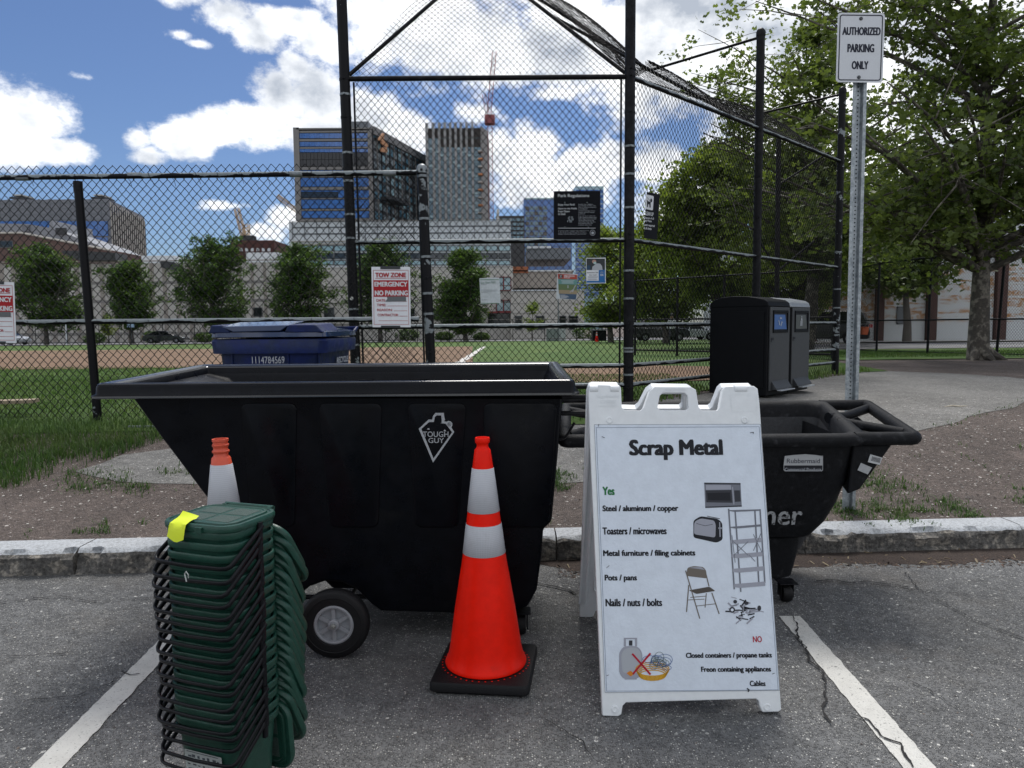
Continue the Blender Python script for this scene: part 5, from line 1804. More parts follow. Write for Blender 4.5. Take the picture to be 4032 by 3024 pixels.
# hinge knuckles
for (ua, ub) in ((1274, 1291), (1318, 1336), (1586, 1612)):
    a_, c_ = sp(ua, 838), sp(ub, 838)
    b = MB(); b.tube([sgM @ Vector((a_[0], a_[1] - .004, -.004)), sgM @ Vector((c_[0], c_[1] - .004, -.004))], .016, 14)
    b.build('hinge_knuckle', M_SG, sg, smooth=True, angle=50)
for (u, v) in ((1316, 908), (1608, 908), (1328, 1531), (1656, 1527)):
    a_ = sp(u, v)
    b = MB(); b.lathe([(.0135, .0055), (.0125, .009), (.008, .010), (.0065, .0085), (.0001, .0085)], 20)
    b.v = [tuple(sgM @ (Vector(p) + Vector((a_[0], a_[1], 0)))) for p in b.v]; b.build('snap_button', M_SG, sg, smooth=True, angle=40)
# moulded lettering on the frame
zs_ = crop(2200, 1480, 2.765)
M_EMB = M_SG
px_text(fr, 'Signicade', zs_, (413, 205, 655, 250), M_EMB, sg, z=.0072, bold=.02)
px_text(fr, 'PLASTICADE', zs_, (455, 277, 612, 300), M_EMB, sg, z=.0072, bold=.02)
px_poly(fr, stroke([(446, 268), (620, 268), (620, 306), (446, 306)], 3, True), zs_, M_EMB, sg, z=.007, name='moulded_frame')
px_text(fr, '800-772-0355', zs_, (443, 320, 625, 342), M_EMB, sg, z=.0072, bold=.01)
px_text(fr, 'BALLAST THIS SIGN', zs_, (1150, 140, 1372, 166), M_EMB, sg, z=.0072, bold=.01)
for bxs in (((1098, 190), (1112, 175), (1410, 175), (1440, 190)),): pass
px_poly(fr, stroke([(1862, 205), (2140, 205), (2150, 385), (1880, 392)], 5, True), zs_, M_EMB, sg, z=.0072, name='moulded_frame')
# poster insert
z1_ = crop(2200, 1450, 1.185)
M_POST_W = mat('corrugated_insert', (.64, .70, .78), .5, var=.05, vscale=7, bump=.15, bscale=90)
pc = [fr.px(*z1_(*p)) for p in ((165, 264), (938, 262), (1027, 1500), (215, 1510))]
b = MB(); b.prism([pc[3], pc[2], pc[1], pc[0]], .004, .0075, sgM); b.build('insert', M_POST_W, sg)
M_BLN = flat('print_border', (.10, .14, .22))
ZP = .0082
px_poly(fr, stroke([(174, 278), (932, 274), (1020, 1498), (222, 1504)], 1.6, True), z1_, M_BLN, sg, z=ZP, name='border')
px_poly(fr, stroke([(165, 264), (938, 262), (1027, 1500), (215, 1510)], 1.6, True), z1_, M_GREY, sg, z=ZP, name='border')
T1 = lambda s, bx, m=M_INK, **k: px_text(fr, s, z1_, bx, m, sg, z=ZP + .0003, **k)
T1('Scrap Metal', (328, 334, 766, 430), bold=.055)
T1('Yes', (203, 553, 260, 592), M_GRN, bold=.06)
T1('Steel / aluminum / copper', (203, 640, 557, 676), bold=.05); T1('Toasters / microwaves', (203, 742, 502, 776), bold=.05)
T1('Metal furniture / filing cabinets', (206, 848, 636, 884), bold=.05); T1('Pots / pans', (213, 962, 364, 998), bold=.05)
T1('Nails / nuts / bolts', (217, 1074, 481, 1110), bold=.05); T1('NO', (903, 1248, 945, 1277), flat('print_scarlet', (.40, .01, .03)), bold=.03)
T1('Closed containers / propane tanks', (591, 1325, 992, 1357), bold=.05); T1('Freon containing appliances', (662, 1390, 988, 1422), bold=.05)
T1('Cables', (888, 1455, 962, 1481), bold=.05)
PP = lambda polys, m, dz=0.0, nm='print': px_poly(fr, polys, z1_, m, sg, z=ZP + dz, name=nm)
g1, g2, g3, g4 = flat('print_steel', (.16, .17, .20)), flat('print_steel_light', (.32, .33, .38)), flat('print_charcoal', (.035, .037, .045)), flat('print_taupe', (.15, .13, .11))
# microwave
PP([[(676, 534), (845, 536), (851, 646), (681, 652)]], g1, 0, 'microwave_picture')
PP([[(676, 534), (845, 536), (845, 543), (676, 541)], [(681, 646), (851, 640), (851, 646), (681, 652)]], g3, .0002)
PP([[(682, 570), (803, 568), (808, 628), (686, 626)], [(815, 570), (842, 570), (846, 622), (819, 624)]], g3, .0002)
PP([[(690, 582), (796, 580), (799, 618), (694, 616)]], M_INK, .0004); PP(stroke([(808, 556), (814, 634)], 5), g2, .0005)
PP([[(684, 545), (800, 545), (802, 566), (684, 568)]], g2, .0002)
# toaster
PP([rpoly([(626, 790), (734, 814), (762, 800), (760, 720), (738, 702), (660, 690), (626, 710)], 12)], M_INK, 0, 'toaster_picture')
PP([rpoly([(628, 774), (728, 790), (730, 730), (722, 710), (660, 700), (630, 716)], 12)], g2, .0002); PP(stroke([(640, 724), (680, 735), (715, 728)], 2) + stroke([(668, 695), (735, 704)], 3) + stroke([(690, 690), (748, 702)], 3), g3, .0004)
PP(stroke([(748, 720), (750, 785)], 5) + [rect4(742, 742, 758, 750)], g2, .0004)
# steel shelving
sh = []
for (p, q) in (((790, 658), (816, 1028)), ((820, 668), (846, 1040)), ((912, 668), (930, 1000)), ((936, 660), (958, 998))): sh += stroke([p, q], 7)
PP(sh, g1, .0002, 'shelving_picture')
for (y0_, xo) in ((662, 0), (740, 4), (802, 8), (868, 12), (935, 18), (1006, 24)):
    w2 = 8 if y0_ in (662, 740) else 18
    PP([[(790 + xo, y0_), (936 + xo, y0_ - 4 if y0_ < 700 else y0_ - 12), (936 + xo, y0_ - 10 + w2 if y0_ > 700 else y0_ + 3), (818 + xo, y0_ + w2), (792 + xo, y0_ + w2 - 4)]], g1 if y0_ < 760 else g2, .0004)
PP(stroke([(812, 808), (880, 872)], 3) + stroke([(815, 872), (880, 808)], 3) + stroke([(905, 775), (945, 860)], 3) + stroke([(940, 770), (905, 850)], 3) + stroke([(885, 870), (912, 900)], 3) + stroke([(805, 780), (820, 905)], 3), g1, .0006)
# folding chair
PP([rpoly([(592, 968), (690, 980), (684, 940), (670, 926), (625, 922), (598, 930)], 10)], g4, 0, 'chair_picture'); PP([rpoly([(600, 930), (660, 926), (680, 940), (640, 934)], 4)], g2, .0002)
PP([rpoly([(604, 1035), (640, 1052), (728, 1038), (700, 1018)], 6)], flat('print_taupe_dark', (.08, .068, .058)), .0002)
PP(stroke([(590, 945), (655, 1165)], 5) + stroke([(682, 950), (698, 1015)], 5) + stroke([(712, 1048), (745, 1143)], 5) + stroke([(604, 1012), (594, 1134)], 5) + stroke([(686, 1050), (680, 1114)], 4) + stroke([(612, 1068), (682, 1062)], 3) + stroke([(640, 1108), (726, 1098)], 3) + stroke([(598, 1080), (676, 1076)], 3), g4, .0003)
# bolts and screws
rr = random.Random(5); bl_ = []; bd_ = []
for k in range(34):
    a = rr.random() * 3.1; cx, cy = 862 + rr.gauss(0, 38), 1132 + rr.gauss(0, 20); ln = rr.uniform(10, 30)
    (bl_ if k % 2 else bd_).extend(stroke([(cx - ln * math.cos(a), cy - ln * .55 * math.sin(a)), (cx + ln * math.cos(a), cy + ln * .55 * math.sin(a))], rr.uniform(3, 8)))
PP(bd_, M_INK, .0002, 'bolts_picture'); PP(bl_, g2, .0004); PP([ell(820, 1088, 9, 9, 10), ell(872, 1095, 10, 8, 10), ell(806, 1126, 14, 14, 12), ell(932, 1118, 9, 13, 10)], g3, .0006); PP([ell(806, 1126, 7, 7, 10)], M_POST_W, .0007)
# propane tank and cables
PP([rpoly([(300, 1448), (365, 1448), (388, 1420), (388, 1325), (370, 1298), (334, 1292), (298, 1298), (280, 1325), (280, 1420)], 22)], g2, 0, 'tank_picture')
PP([rpoly([(296, 1420), (380, 1420), (384, 1330), (366, 1304), (330, 1300), (300, 1312), (290, 1340)], 18)], M_LGREY, .0002)
PP([rect4(302, 1256, 364, 1262), rect4(302, 1262, 312, 1296), rect4(354, 1262, 364, 1296), rect4(306, 1440, 362, 1450)], g2, .0003); PP([rect4(326, 1268, 342, 1292)], g3, .0004)
yl = flat('print_yellow', (.62, .33, .02)); st_ = []
for k in range(5): st_ += stroke(ell(435, 1402 + k * 7, 78 - k * 4, 32 - k * 2, 22), 4.5, True)
PP(st_, yl, .0005, 'cable_picture'); PP([rpoly([(314, 1420), (334, 1436), (350, 1424), (334, 1408)], 4)], flat('print_amber', (.60, .20, .02)), .0007)
bs1, bs2 = [], []
for k in range(16):
    cx, cy = 470 + rr.gauss(0, 22), 1375 + rr.gauss(0, 16)
    (bs1 if k % 2 else bs2).extend(stroke(ell(cx, cy, rr.uniform(14, 36), rr.uniform(10, 26), 14), 2.0, True))
PP(bs1, flat('print_cobalt', (.03, .10, .30)), .0008); PP(bs2, flat('print_wire_grey', (.12, .16, .15)), .0009)
PP(stroke([(343, 1332), (424, 1424)], 9) + stroke([(424, 1330), (346, 1422)], 9), flat('print_cross_red', (.42, .01, .03)), .0011, 'red_cross_out')
# staples, scuffs
PP(stroke([(186, 262), (184, 272)], 2.5) + stroke([(200, 320), (212, 325)], 2.5) + stroke([(890, 302), (905, 300), (904, 306)], 2.5) + stroke([(222, 930), (234, 920)], 2) + stroke([(992, 1424), (1003, 1420)], 2.5) + stroke([(876, 1492), (884, 1498), (881, 1505)], 6) + stroke([(222, 1432), (232, 1428)], 2), g3, .0012, 'staple')

# ------------------------------------------------------------------ stack of green buckets
M_GRNP = mat('green_plastic', (.0125, .056, .039), .38, spec=.40, var=.22, vscale=14, bump=.15, bscale=250)
M_GRND = mat('green_plastic_mesh', (.030, .062, .050), .6, bump=.6, bscale=420)
M_HAND = mat('black_handle', (.005, .0055, .0075), .36, spec=.22, var=.2, vscale=20)
BW, BD, BH, STEP, NB = .242, .212, .262, .0313, 19
HB = .5


def bucket_meshes():
    w0, d0, w1, d1 = .190, .165, BW - .018, BD - .018
    lv = [(w0, d0, .0), (w0 + .008, d0 + .008, .008), (w0 + (w1 - w0) * .5, d0 + (d1 - d0) * .5, BH * .5), (w1 - .002, d1 - .002, BH - .030)]
    rg = [rrect(-w / 2, w / 2, -d / 2, d / 2, .05, z, 7) for w, d, z in lv]
    rg = [rrect(-w0 / 2 + .02, w0 / 2 - .02, -d0 / 2 + .02, d0 / 2 - .02, .03, .002, 7)] + rg
    b = MB(); b.loft(rg, caps=False); b.f.append(tuple(range(len(rg[0]) - 1, -1, -1))); b.mi.append(0)
    body = b
    b2 = MB()
    rr_ = [(w1 - .004, d1 - .004, BH - .0225), (BW - .003, BD - .003, BH - .0222), (BW, BD, BH - .020), (BW + .002, BD + .002, BH - .005), (BW, BD, BH - .001), (BW - .006, BD - .006, BH), (BW - .012, BD - .012, BH - .002), (BW - .020, BD - .020, BH - .03)]
    b2.loft([rrect(-w / 2, w / 2, -d / 2, d / 2, .056, z, 7) for w, d, z in rr_], caps=False)
    # handle: from side pivots forward and down, across the front
    h = MB(); px_, pz = BW / 2 + .009, BH - .012
    yo, zo = -(BD / 2 + .016), BH - .092
    path_ = [(px_, .006, pz + .008), (px_, -.008, pz - .004), (px_, yo * .86, zo + .016), (px_ - .003, yo * .96, zo + .005), (px_ - .012, yo - .003, zo), (px_ - .028, yo - .008, zo - .001), (px_ - .06, yo - .010, zo - .001), (0, yo - .012, zo - .002)]
    full = path_ + [(-x, y, z) for x, y, z in path_[-2::-1]]
    h.tube(full, .0074, 10, flat=.6)
    pv = []
    for s in (-1, 1):
        pv.append(MB()); pv[-1].loft([rrect(s * (BW / 2 + .006) - .006, s * (BW / 2 + .006) + .006, -.004, .012, .004, z, 3) for z in (BH - .048, BH - .044, BH + .002, BH + .006)])
    # lid, hinge line at its origin, closed it reaches to -Y
    ld = MB(); lw, ldp = BW + .008, BD + .006
    lr = [(lw, ldp, -.010), (lw + .002, ldp + .002, -.006), (lw + .001, ldp + .001, .003), (lw - .006, ldp - .006, .008), (lw - .020, ldp - .020, .0085), (lw - .024, ldp - .024, .0055), (lw - .036, ldp - .036, .0055), (lw - .040, ldp - .040, .0105), (lw - .052, ldp - .052, .0115), (lw - .056, ldp - .056, .0095)]
    rgs = [rrect(-w / 2, w / 2, -ldp / 2 - d / 2, -ldp / 2 + d / 2, .058 - i * .003, z, 7) for i, (w, d, z) in enumerate(lr)]
    ld.loft(rgs, caps=True)
    ld.box(-.085, -.073, -.006, .014, -.006, .010); ld.box(.073, .085, -.006, .014, -.006, .010)
    ld.tube([(-.085, .011, .005), (.085, .011, .005)], .0075, 10)
    ld.box(.012, .034, -ldp - .007, -ldp + .006, -.012, .003)
    gp_ = MB()
    for (x0, x1) in ((-.082, -.006), (.006, .082)):
        for (y0, y1) in ((-ldp / 2 - .068, -ldp / 2 - .006), (-ldp / 2 + .006, -ldp / 2 + .068)):
            gp_.box(x0, x1, y0, y1, .0095, .0102)
    return body, b2, h, pv, ld, gp_


body_, rim_, hand_, piv_, lid_, grid_ = bucket_meshes()
ctr = at_z(478, 1122, .83)
ORD = ['topmost', 'second', 'third', 'fourth', 'fifth', 'sixth', 'seventh', 'eighth', 'ninth', 'tenth', 'eleventh', 'twelfth', 'thirteenth', 'fourteenth', 'fifteenth', 'sixteenth', 'seventeenth', 'eighteenth', 'lowest']
yaw = R(-20)
proto = thing('compost_bucket', 'x', 'bucket', (ctr.x, ctr.y, 0), yaw)
ob = body_.build('body', M_GRNP, proto, smooth=True, angle=40)
orim = rim_.build('rim', M_GRNP, proto, smooth=True, angle=60)
ohan = hand_.build('handle', M_HAND, proto, smooth=True, angle=60)
opiv = [q_.build('handle_pivot', M_HAND, proto, smooth=True, angle=50) for q_ in piv_]
HY = BD / 2 + .003
olid = lid_.build('lid', M_GRNP, proto, smooth=True, angle=40, loc=(0, HY, BH + .010))
ogrid = grid_.build('lid_grille', M_GRND, olid)
rr = random.Random(12)
roots = []
for i in range(NB):
    k = NB - 1 - i                     # level counted from the ground
    r_ = proto if i == 0 else copy_tree(proto)
    r_.location = (ctr.x + .0012 * k * .0 + rr.uniform(-.0025, .0025) + (NB - k) * -.0002, ctr.y + rr.uniform(-.001, .001), k * STEP)
    r_.rotation_euler = (0, 0, yaw + rr.uniform(-.022, .022))
    for ch in r_.children:
        if ch.name.split('.')[0] == 'lid':
            if i == 0: ch.rotation_euler = (0, 0, 0)
            elif i == NB - 1: ch.rotation_euler = (R(-180 - 86), 0, 0)
            else: ch.rotation_euler = (R(-180 - 57 - (i / NB) * 8 + rr.uniform(-5, 5)), R(rr.uniform(-1.5, 1.5)), 0)
            if i > 0: ch.location = (0, HY + .004, BH - .004)
        if ch.name.split('.')[0] == 'handle':
            ch.rotation_euler = (R(rr.uniform(-2.6, 2.0)), 0, R(rr.uniform(-1, 1)))
    if i == 0: lb_ = 'topmost green compost bucket of the stack, lid closed under a yellow note'
    elif i == NB - 1: lb_ = 'lowest green compost bucket of the stack, standing on the asphalt with a paper label'
    else: lb_ = 'green compost bucket with black handle and open lid, %s from the top of the stack' % ORD[i]
    r_['label'] = lb_; r_['group'] = 'stacked green compost buckets'
    roots.append(r_)
# label on the lowest bucket
low = roots[-1]
b = MB(); sl_ = .5
Mlab = Matrix.Translation((.012, -(BD / 2) + .0085, .158)) @ Matrix.Rotation(R(90 + 4.2), 4, 'X')
b.box(-.078, .052, -.070, .040, 0, .0006, Mlab)
lbo = b.build('paper_label', mat('bucket_label', (.42, .45, .44), .5), low)
b = MB(); rr2 = random.Random(2)
for (y, n, h_) in ((.020, 7, .010), (-.004, 6, .006), (-.030, 6, .012), (-.054, 7, .010)):
    for q in range(n):
        x = -.070 + q * .0172 + rr2.uniform(0, .004)
        b.box(x, x + rr2.uniform(.006, .012), y, y + h_ * rr2.uniform(.5, 1), .0006, .0009, Mlab)
for y in (.035, .010, -.016, -.041): b.box(-.070, .040, y, y + .0022, .0006, .0009, Mlab)
b.build('label_print', flat('label_ink', (.07, .08, .09)), low)
# yellow note
M_NOTE = mat('yellow_note', (.62, .72, .015), .6)
top = roots[0]
nt = thing('sticky_note', 'bright yellow handwritten sticky note curling over the front edge of the topmost lid', 'note', (ctr.x, ctr.y, (NB - 1) * STEP + BH), yaw)
zL = .0185
prof_n = [(-.066, .040), (-.078, .030), (-.090, .0255), (-.102, .0235), (-.1165, .0185), (-.1225, .006), (-.1255, -.004), (-.130, -.014)]
b = MB(); vs = []; nx = 6
for i, (y, z) in enumerate(prof_n):
    for j in range(nx + 1):
        f = j / nx
        x = -.072 + .056 * f + .004 * i / 7
        vs.append((x, y - .004 * math.sin(f * 3.1) * (i > 4), z - .010 * f * (i == 0) - .005 * f * (i == 1) - (.014 * (1 - abs(f - .6) * 1.6) if i == 7 else 0)))
b.add(vs, [(i * (nx + 1) + j, i * (nx + 1) + j + 1, (i + 1) * (nx + 1) + j + 1, (i + 1) * (nx + 1) + j) for i in range(len(prof_n) - 1) for j in range(nx)])
b.build('paper', M_NOTE, nt, smooth=True, recalc=False)
b = MB(); M_PENCIL = flat('pencil', (.38, .42, .03)); rr2 = random.Random(8)
px0 = Vector((-.070, -.1165, .006)); pts = []
for k in range(34): pts.append(px0 + Vector((k * .0016, -.0042 - .0016 * math.sin(k * 1.7), .006 * math.sin(k * 1.9) + rr2.uniform(-.002, .002))))
b.tube(pts, .0007, 4); pts = [px0 + Vector((.006 + k * .0018, -.0062, -.014 + .003 * math.sin(k * 2.3))) for k in range(12)]; b.tube(pts, .0006, 4)
b.build('handwriting', M_PENCIL, nt)
# scrap of tape on a handle
b = MB(); b.tube([(0, 0, 0), (.004, -.004, .010), (.001, -.008, .020), (-.006, -.006, .012), (-.001, -.006, -.008)], .0016, 6)
tpz = b.build('tape_scrap', mat('clear_tape', (.45, .47, .46), .3), roots[0], smooth=True)
tpz.location = (.035, -(BD / 2 + .062), BH - .105)

# ------------------------------------------------------------------ blue recycling cart
M_BLUEP = mat('blue_plastic', (.0045, .013, .078), .42, spec=.25, var=.22, vscale=9, color2=(.009, .018, .060), bump=.15, bscale=200, rvar=.1)
M_LIDP = mat('blue_lid_gloss', (.012, .028, .085), .16, coat=.4, bump=.12, bscale=12)
rc = thing('recycling_cart', 'dark blue wheeled recycling cart with closed lid between the black tilt truck and the fence', 'recycling bin', (0, 0, 0))
cl_, cr_ = at_y(453, 740, 4.50), at_y(703, 745, 4.48)
ang = math.atan2(cr_.y - cl_.y, cr_.x - cl_.x)
rc.location = ((cl_.x + cr_.x) / 2, (cl_.y + cr_.y) / 2, gz(-1.4, 4.6)); rc.rotation_euler = (0, 0, ang)
Wc = (cr_ - cl_).length; g0 = rc.location.z; zt2 = at_y(600, 730, 4.45).z - g0
zrim0 = at_y(600, 768 - 15, 4.45).z - g0
Dc = .80
b = MB(); b.loft([rrect(-Wc / 2 + i_, Wc / 2 - i_, i_, Dc - i_, .05, z, 4) for z, i_ in ((.02, .11), (.03, .105), (.6, .07), (zt2 - .09, .035))]); b.build('body', M_BLUEP, rc, smooth=True, angle=40)
b = MB(); b.loft([rrect(-Wc / 2 + i_, Wc / 2 - i_, i_, Dc - i_, .05, z, 5) for z, i_ in ((zt2 - .095, .03), (zt2 - .095, .002), (zt2 - .02, -.004), (zt2 - .008, .004), (zt2 - .006, .03))]); b.build('rim', M_BLUEP, rc, smooth=True, angle=40)
b = MB(); b.loft([rrect(-Wc / 2 + i_, Wc / 2 - i_, i_, Dc - i_, .06, z, 5) for z, i_ in ((zt2 + .002, .004), (zt2 + .006, -.006), (zt2 + .034, -.002), (zt2 + .044, .02), (zt2 + .060, .12), (zt2 + .066, .25))]); b.build('lid', M_LIDP, rc, smooth=True, angle=50)
for (xa, xb) in ((-Wc / 2 + .015, -Wc / 2 + .075), (Wc * .18, Wc / 2 - .07)):
    q = [(xa - .02, zt2 + .03), (xb + .06, zt2 + .03), (xb + .015, zt2 + .078), (xa + .0, zt2 + .078)]
    b = MB(); b.loft([[(x, -.008, z) for x, z in q], [(x, .36, z + .012) for x, z in q]]); b.build('lid_grip', M_BLUEP, rc, bevel=.008)
b = MB(); q = [(-Wc / 2 + .07, zt2 + .070), (Wc * .2, zt2 + .076), (Wc * .12, zt2 + .040), (-Wc / 2 + .15, zt2 + .036)]
b.loft([[(x, -.012, z) for x, z in q], [(x, .30, z + .028) for x, z in q]]); b.build('lid_panel', M_LIDP, rc, bevel=.006)
b = MB(); b.tube([(Wc / 2 - .02, Dc + .01, zt2 + .03), (Wc / 2 - .01, Dc + .05, zt2 + .055), (-Wc / 2 + .02, Dc + .05, zt2 + .055), (-Wc / 2 + .02, Dc + .01, zt2 + .03)], .014, 8); b.build('handle', M_BLUEP, rc, smooth=True)
for x in (-Wc / 2 + .12, Wc / 2 - .12 - .12, Wc / 2 - .05):
    b = MB(); b.loft([rrect(x - .006, x + .006, i_ - .010, i_ + .02, .004, z, 2) for z, i_ in ((.3, .09), (zt2 - .10, .036))]); b.build('rib', M_BLUEP, rc)
for s in (-1, 1):
    b = MB(); b.lathe([(.03, -.03), (.12, -.03), (.125, 0), (.12, .03), (.03, .03)], 20, (s * (Wc / 2 - .02), Dc - .06, .125), 'x'); b.build('wheel', M_RUB, rc, smooth=True, angle=40)
bpy.context.view_layer.update()
MW = rc.matrix_world.copy()
F0 = Frame(MW @ Vector((-Wc / 2, .046, zt2)), MW @ Vector((Wc / 2, .046, zt2)), MW @ Vector((-Wc / 2, .046 + .04, zt2 - .5)))
zb = crop(800, 1230, 3.403)
M_NUM = flat('cart_number_white', (.50, .52, .56))
px_text(F0, '1114784569', zb, (682, 585, 1114, 678), M_NUM, rc, M0=MW, z=.030)
F1 = Frame(MW @ Vector((Wc / 2 - .040, .0, zt2)), MW @ Vector((Wc / 2 - .040, Dc, zt2)), MW @ Vector((Wc / 2 - .070, 0, zt2 - .5)))
px_text(F1, 'RECYCLE', zb, (1742, 598, 1892, 680), M_NUM, rc, M0=MW, z=.024, bold=.05)

# ------------------------------------------------------------------ street waste kiosks
M_KB = mat('kiosk_black', (.004, .0045, .006), .5, spec=.12, var=.15, vscale=4, bump=.1, bscale=120)
M_KD = mat('kiosk_door_grey', (.034, .036, .039), .5, var=.12, vscale=7)
M_KT = mat('kiosk_hood_grey', (.26, .28, .30), .4, metal=.3, var=.1, vscale=6)
nF = Vector((.734, -.677, 0)).normalized(); tF = Vector((.677, .734, 0)).normalized()


def kiosk(name, label, org, wd, dp, h, hood, screen, mark):
    ang = math.atan2(tF.y, tF.x)
    k = thing(name, label, 'waste bin', org, ang)
    # local: X across the door, -Y out through the door, Y depth
    prof = [(0, .03), (0, h - .13), (.015, h - .075), (.06, h - .045), (dp * .35, h - .008), (dp * .55, h), (dp * .8, h - .012), (dp - .05, h - .045), (dp - .01, h - .08), (dp, h - .13), (dp, .03)]
    body = [(y, z) for y, z in prof if z <= h - .13 + 1e-6]
    b = MB(); b.box(0, wd, 0, dp, .03, h - .115); b.build('cabinet', M_KB, k, bevel=.012)
    hp_ = [(y, z) for y, z in prof if z > h - .13 - 1e-6]
    b = MB(); b.loft([[(x, y + (-.012 if y < dp / 2 else .006), z) for y, z in hp_] for x in (-.006, wd + .004)]); b.build('hood', hood, k, bevel=.012, segs=3)
    b = MB(); b.box(.035, wd - .02, -.018, 0.0, .09, h - .135); b.build('door', M_KD, k, bevel=.005)
    b = MB(); b.box(.04, dp - .04, 0, .006, 0, h - .30, Matrix.Translation((-.004, 0, .12)) @ Matrix.Rotation(R(90), 4, 'Z')); b.build('side_panel', M_KB, k, bevel=.004)
    x0, x1, z0, z1 = .12, wd - .105, h - .40, h - .20
    fb_ = MB()
    fb_.box(x0 - .02, x1 + .02, -.030, -.012, z1, z1 + .03); fb_.box(x0 - .02, x1 + .02, -.030, -.012, z0 - .03, z0); fb_.box(x0 - .02, x0, -.030, -.012, z0, z1); fb_.box(x1, x1 + .02, -.030, -.012, z0, z1)
    fb_.build('chute_frame', M_KB, k, bevel=.004)
    b = MB(); b.box(x0, x1, -.0185, -.0180, z0, z1); b.build('chute_recess', M_INK, k)
    b = MB(); b.add([(x0 + .01, -.022, z0 + .01), (x1 - .01, -.022, z0 + .01), (x1 - .055, -.0195, z1 - .02), (x0 + .008, -.0195, z1 - .02)], [(0, 1, 2, 3)]); b.build('chute_flap', screen, k, recalc=False)
    b = MB(); q = lambda *p: [(a_, -.0235, c_) for a_, c_ in p]
    cx, cz = (x0 + x1) / 2 - .01, (z0 + z1) / 2
    if mark == 'recycle':
        for kk in range(3):
            a0 = R(90 + 120 * kk); M = Matrix.Translation((cx, -.0235, cz)) @ Matrix.Rotation(-a0, 4, 'Y')
            for (xa, xb, za, zb2) in ((.030, .046, -.038, .012), (.030, .058, .012, .022)): b.box(xa, xb, -.0004, .0004, za, zb2, M)
    else:
        b.box(cx - .030, cx + .0, -.0240, -.0235, cz - .055, cz + .01); b.box(cx + .012, cx + .028, -.0240, -.0235, cz - .055, cz + .03); b.lathe([(.0001, 0), (.012, 0)], 12, (cx + .005, -.0238, cz + .055), 'y')
        b.box(cx - .018, cx + .024, -.0240, -.0235, cz + .012, cz + .038)
    b.build('pictogram', M_LGREY, k, recalc=False)
    b = MB(); b.box(.055, .125, -.022, -.016, h - .535, h - .485); b.build('latch', M_INK, k, bevel=.002)
    b = MB(); b.box(.062, .120, -.024, -.020, h - .532, h - .515); b.build('latch_lip', M_KD, k)
    b = MB(); b.loft([[(x, y, z) for y, z in ((-.018, .20), (-.075, .115), (-.075, .10), (-.018, .10))] for x in (.09, wd - .06)]); b.build('pedal_guard', M_KD, k, bevel=.004)
    b = MB(); b.box(.12, wd - .09, -.13, -.07, .085, .10, Matrix.Rotation(R(0), 4, 'X')); b.build('pedal', mat('pedal_steel', (.45, .47, .49), .4, metal=.6, var=.2, vscale=30), k, bevel=.006)
    return k


kz = gz(3.0, 8.4)
ko = at_z(1652, 878, kz)
ky = 8.45
kp = at_y(1655, 870, ky); kp.z = kz
KW, KD_, KH = .60, .72, 1.185
M_SCB = mat('flap_blue', (.03, .10, .30), .35); M_SCG = mat('flap_grey', (.05, .052, .048), .35)
kiosk('recycling_kiosk', 'tall black recycling kiosk with a blue flap beside the backstop', kp, KW, KD_, KH, M_KB, M_SCB, 'recycle')
kiosk('litter_kiosk', 'grey topped litter kiosk with a grey flap, right of the black recycling kiosk', kp + tF * (KW + .025), KW, KD_, KH, M_KT, M_SCG, 'litter')
# ------------------------------------------------------------------ buildings beyond the field
M_BEIGE = mat('precast_beige', (.44, .42, .39), .85, var=.08, vscale=.6, local=False)
M_BEIGE2 = mat('precast_tan', (.27, .24, .215), .85, var=.08, vscale=.6, local=False)
M_METAL = mat('white_metal_panel', (.52, .55, .58), .5, var=.05, vscale=.4, local=False)
M_GPAN = mat('grey_panel', (.13, .14, .155), .6, var=.08, vscale=.3, local=False)
M_LAB = mat('lab_grey_panel', (.16, .165, .185), .5, var=.08, vscale=.2, local=False)
M_BRICK = mat('far_brick', (.10, .062, .055), .9, var=.2, vscale=3, local=False)
M_BRICKD = mat('dark_brown_brick', (.075, .032, .028), .9, var=.2, vscale=2, local=False)
M_DKF = mat('dark_facade', (.030, .031, .034), .5, var=.2, vscale=.5, local=False)
M_MAROON = mat('maroon_frame', (.16, .018, .022), .5)
M_WIND = mat('window_dark', (.012, .015, .018), .08, spec=.8)
M_GLB = mat('glass_blue', (.035, .12, .36), .12, spec=.9, var=.25, vscale=.25, local=False, rvar=.05)
M_GLP = mat('glass_pale', (.25, .38, .42), .10, spec=.9, var=.15, vscale=.5, local=False)
M_GLT = mat('glass_teal', (.07, .15, .20), .1, spec=1.0, var=.35, vscale=.35, local=False)
M_FIN = mat('pale_fin', (.36, .34, .31), .7)
M_FRAMEG = mat('frame_grey', (.10, .105, .11), .5)
M_LINE = mat('joint_dark', (.20, .19, .18), .8)


def P3y(u, v, y): return at_y(u, v, y)


def slab(name, u0, v0, u1, v1, y, dep, m, parent, proud=0.0, zmin=None):
    """box whose front face spans the surveyed rectangle on the plane Y = y - proud"""
    a_, c_ = at_y(u0, v1, y), at_y(u1, v0, y)
    z0 = a_.z if zmin is None else zmin
    b = MB(); b.box(a_.x, c_.x, y - proud, y - proud + dep, z0, c_.z)
    return b.build(name, m, parent)


def poly_slab(name, pts, y, dep, m, parent):
    q = [at_y(u, v, y) for u, v in pts]
    b = MB(); n = len(q)
    b.add([(p.x, y, p.z) for p in q] + [(p.x, y + dep, p.z) for p in q], [tuple(range(n)), tuple(range(2 * n - 1, n - 1, -1))] + [(k, n + k, n + (k + 1) % n, (k + 1) % n) for k in range(n)])
    return b.build(name, m, parent)


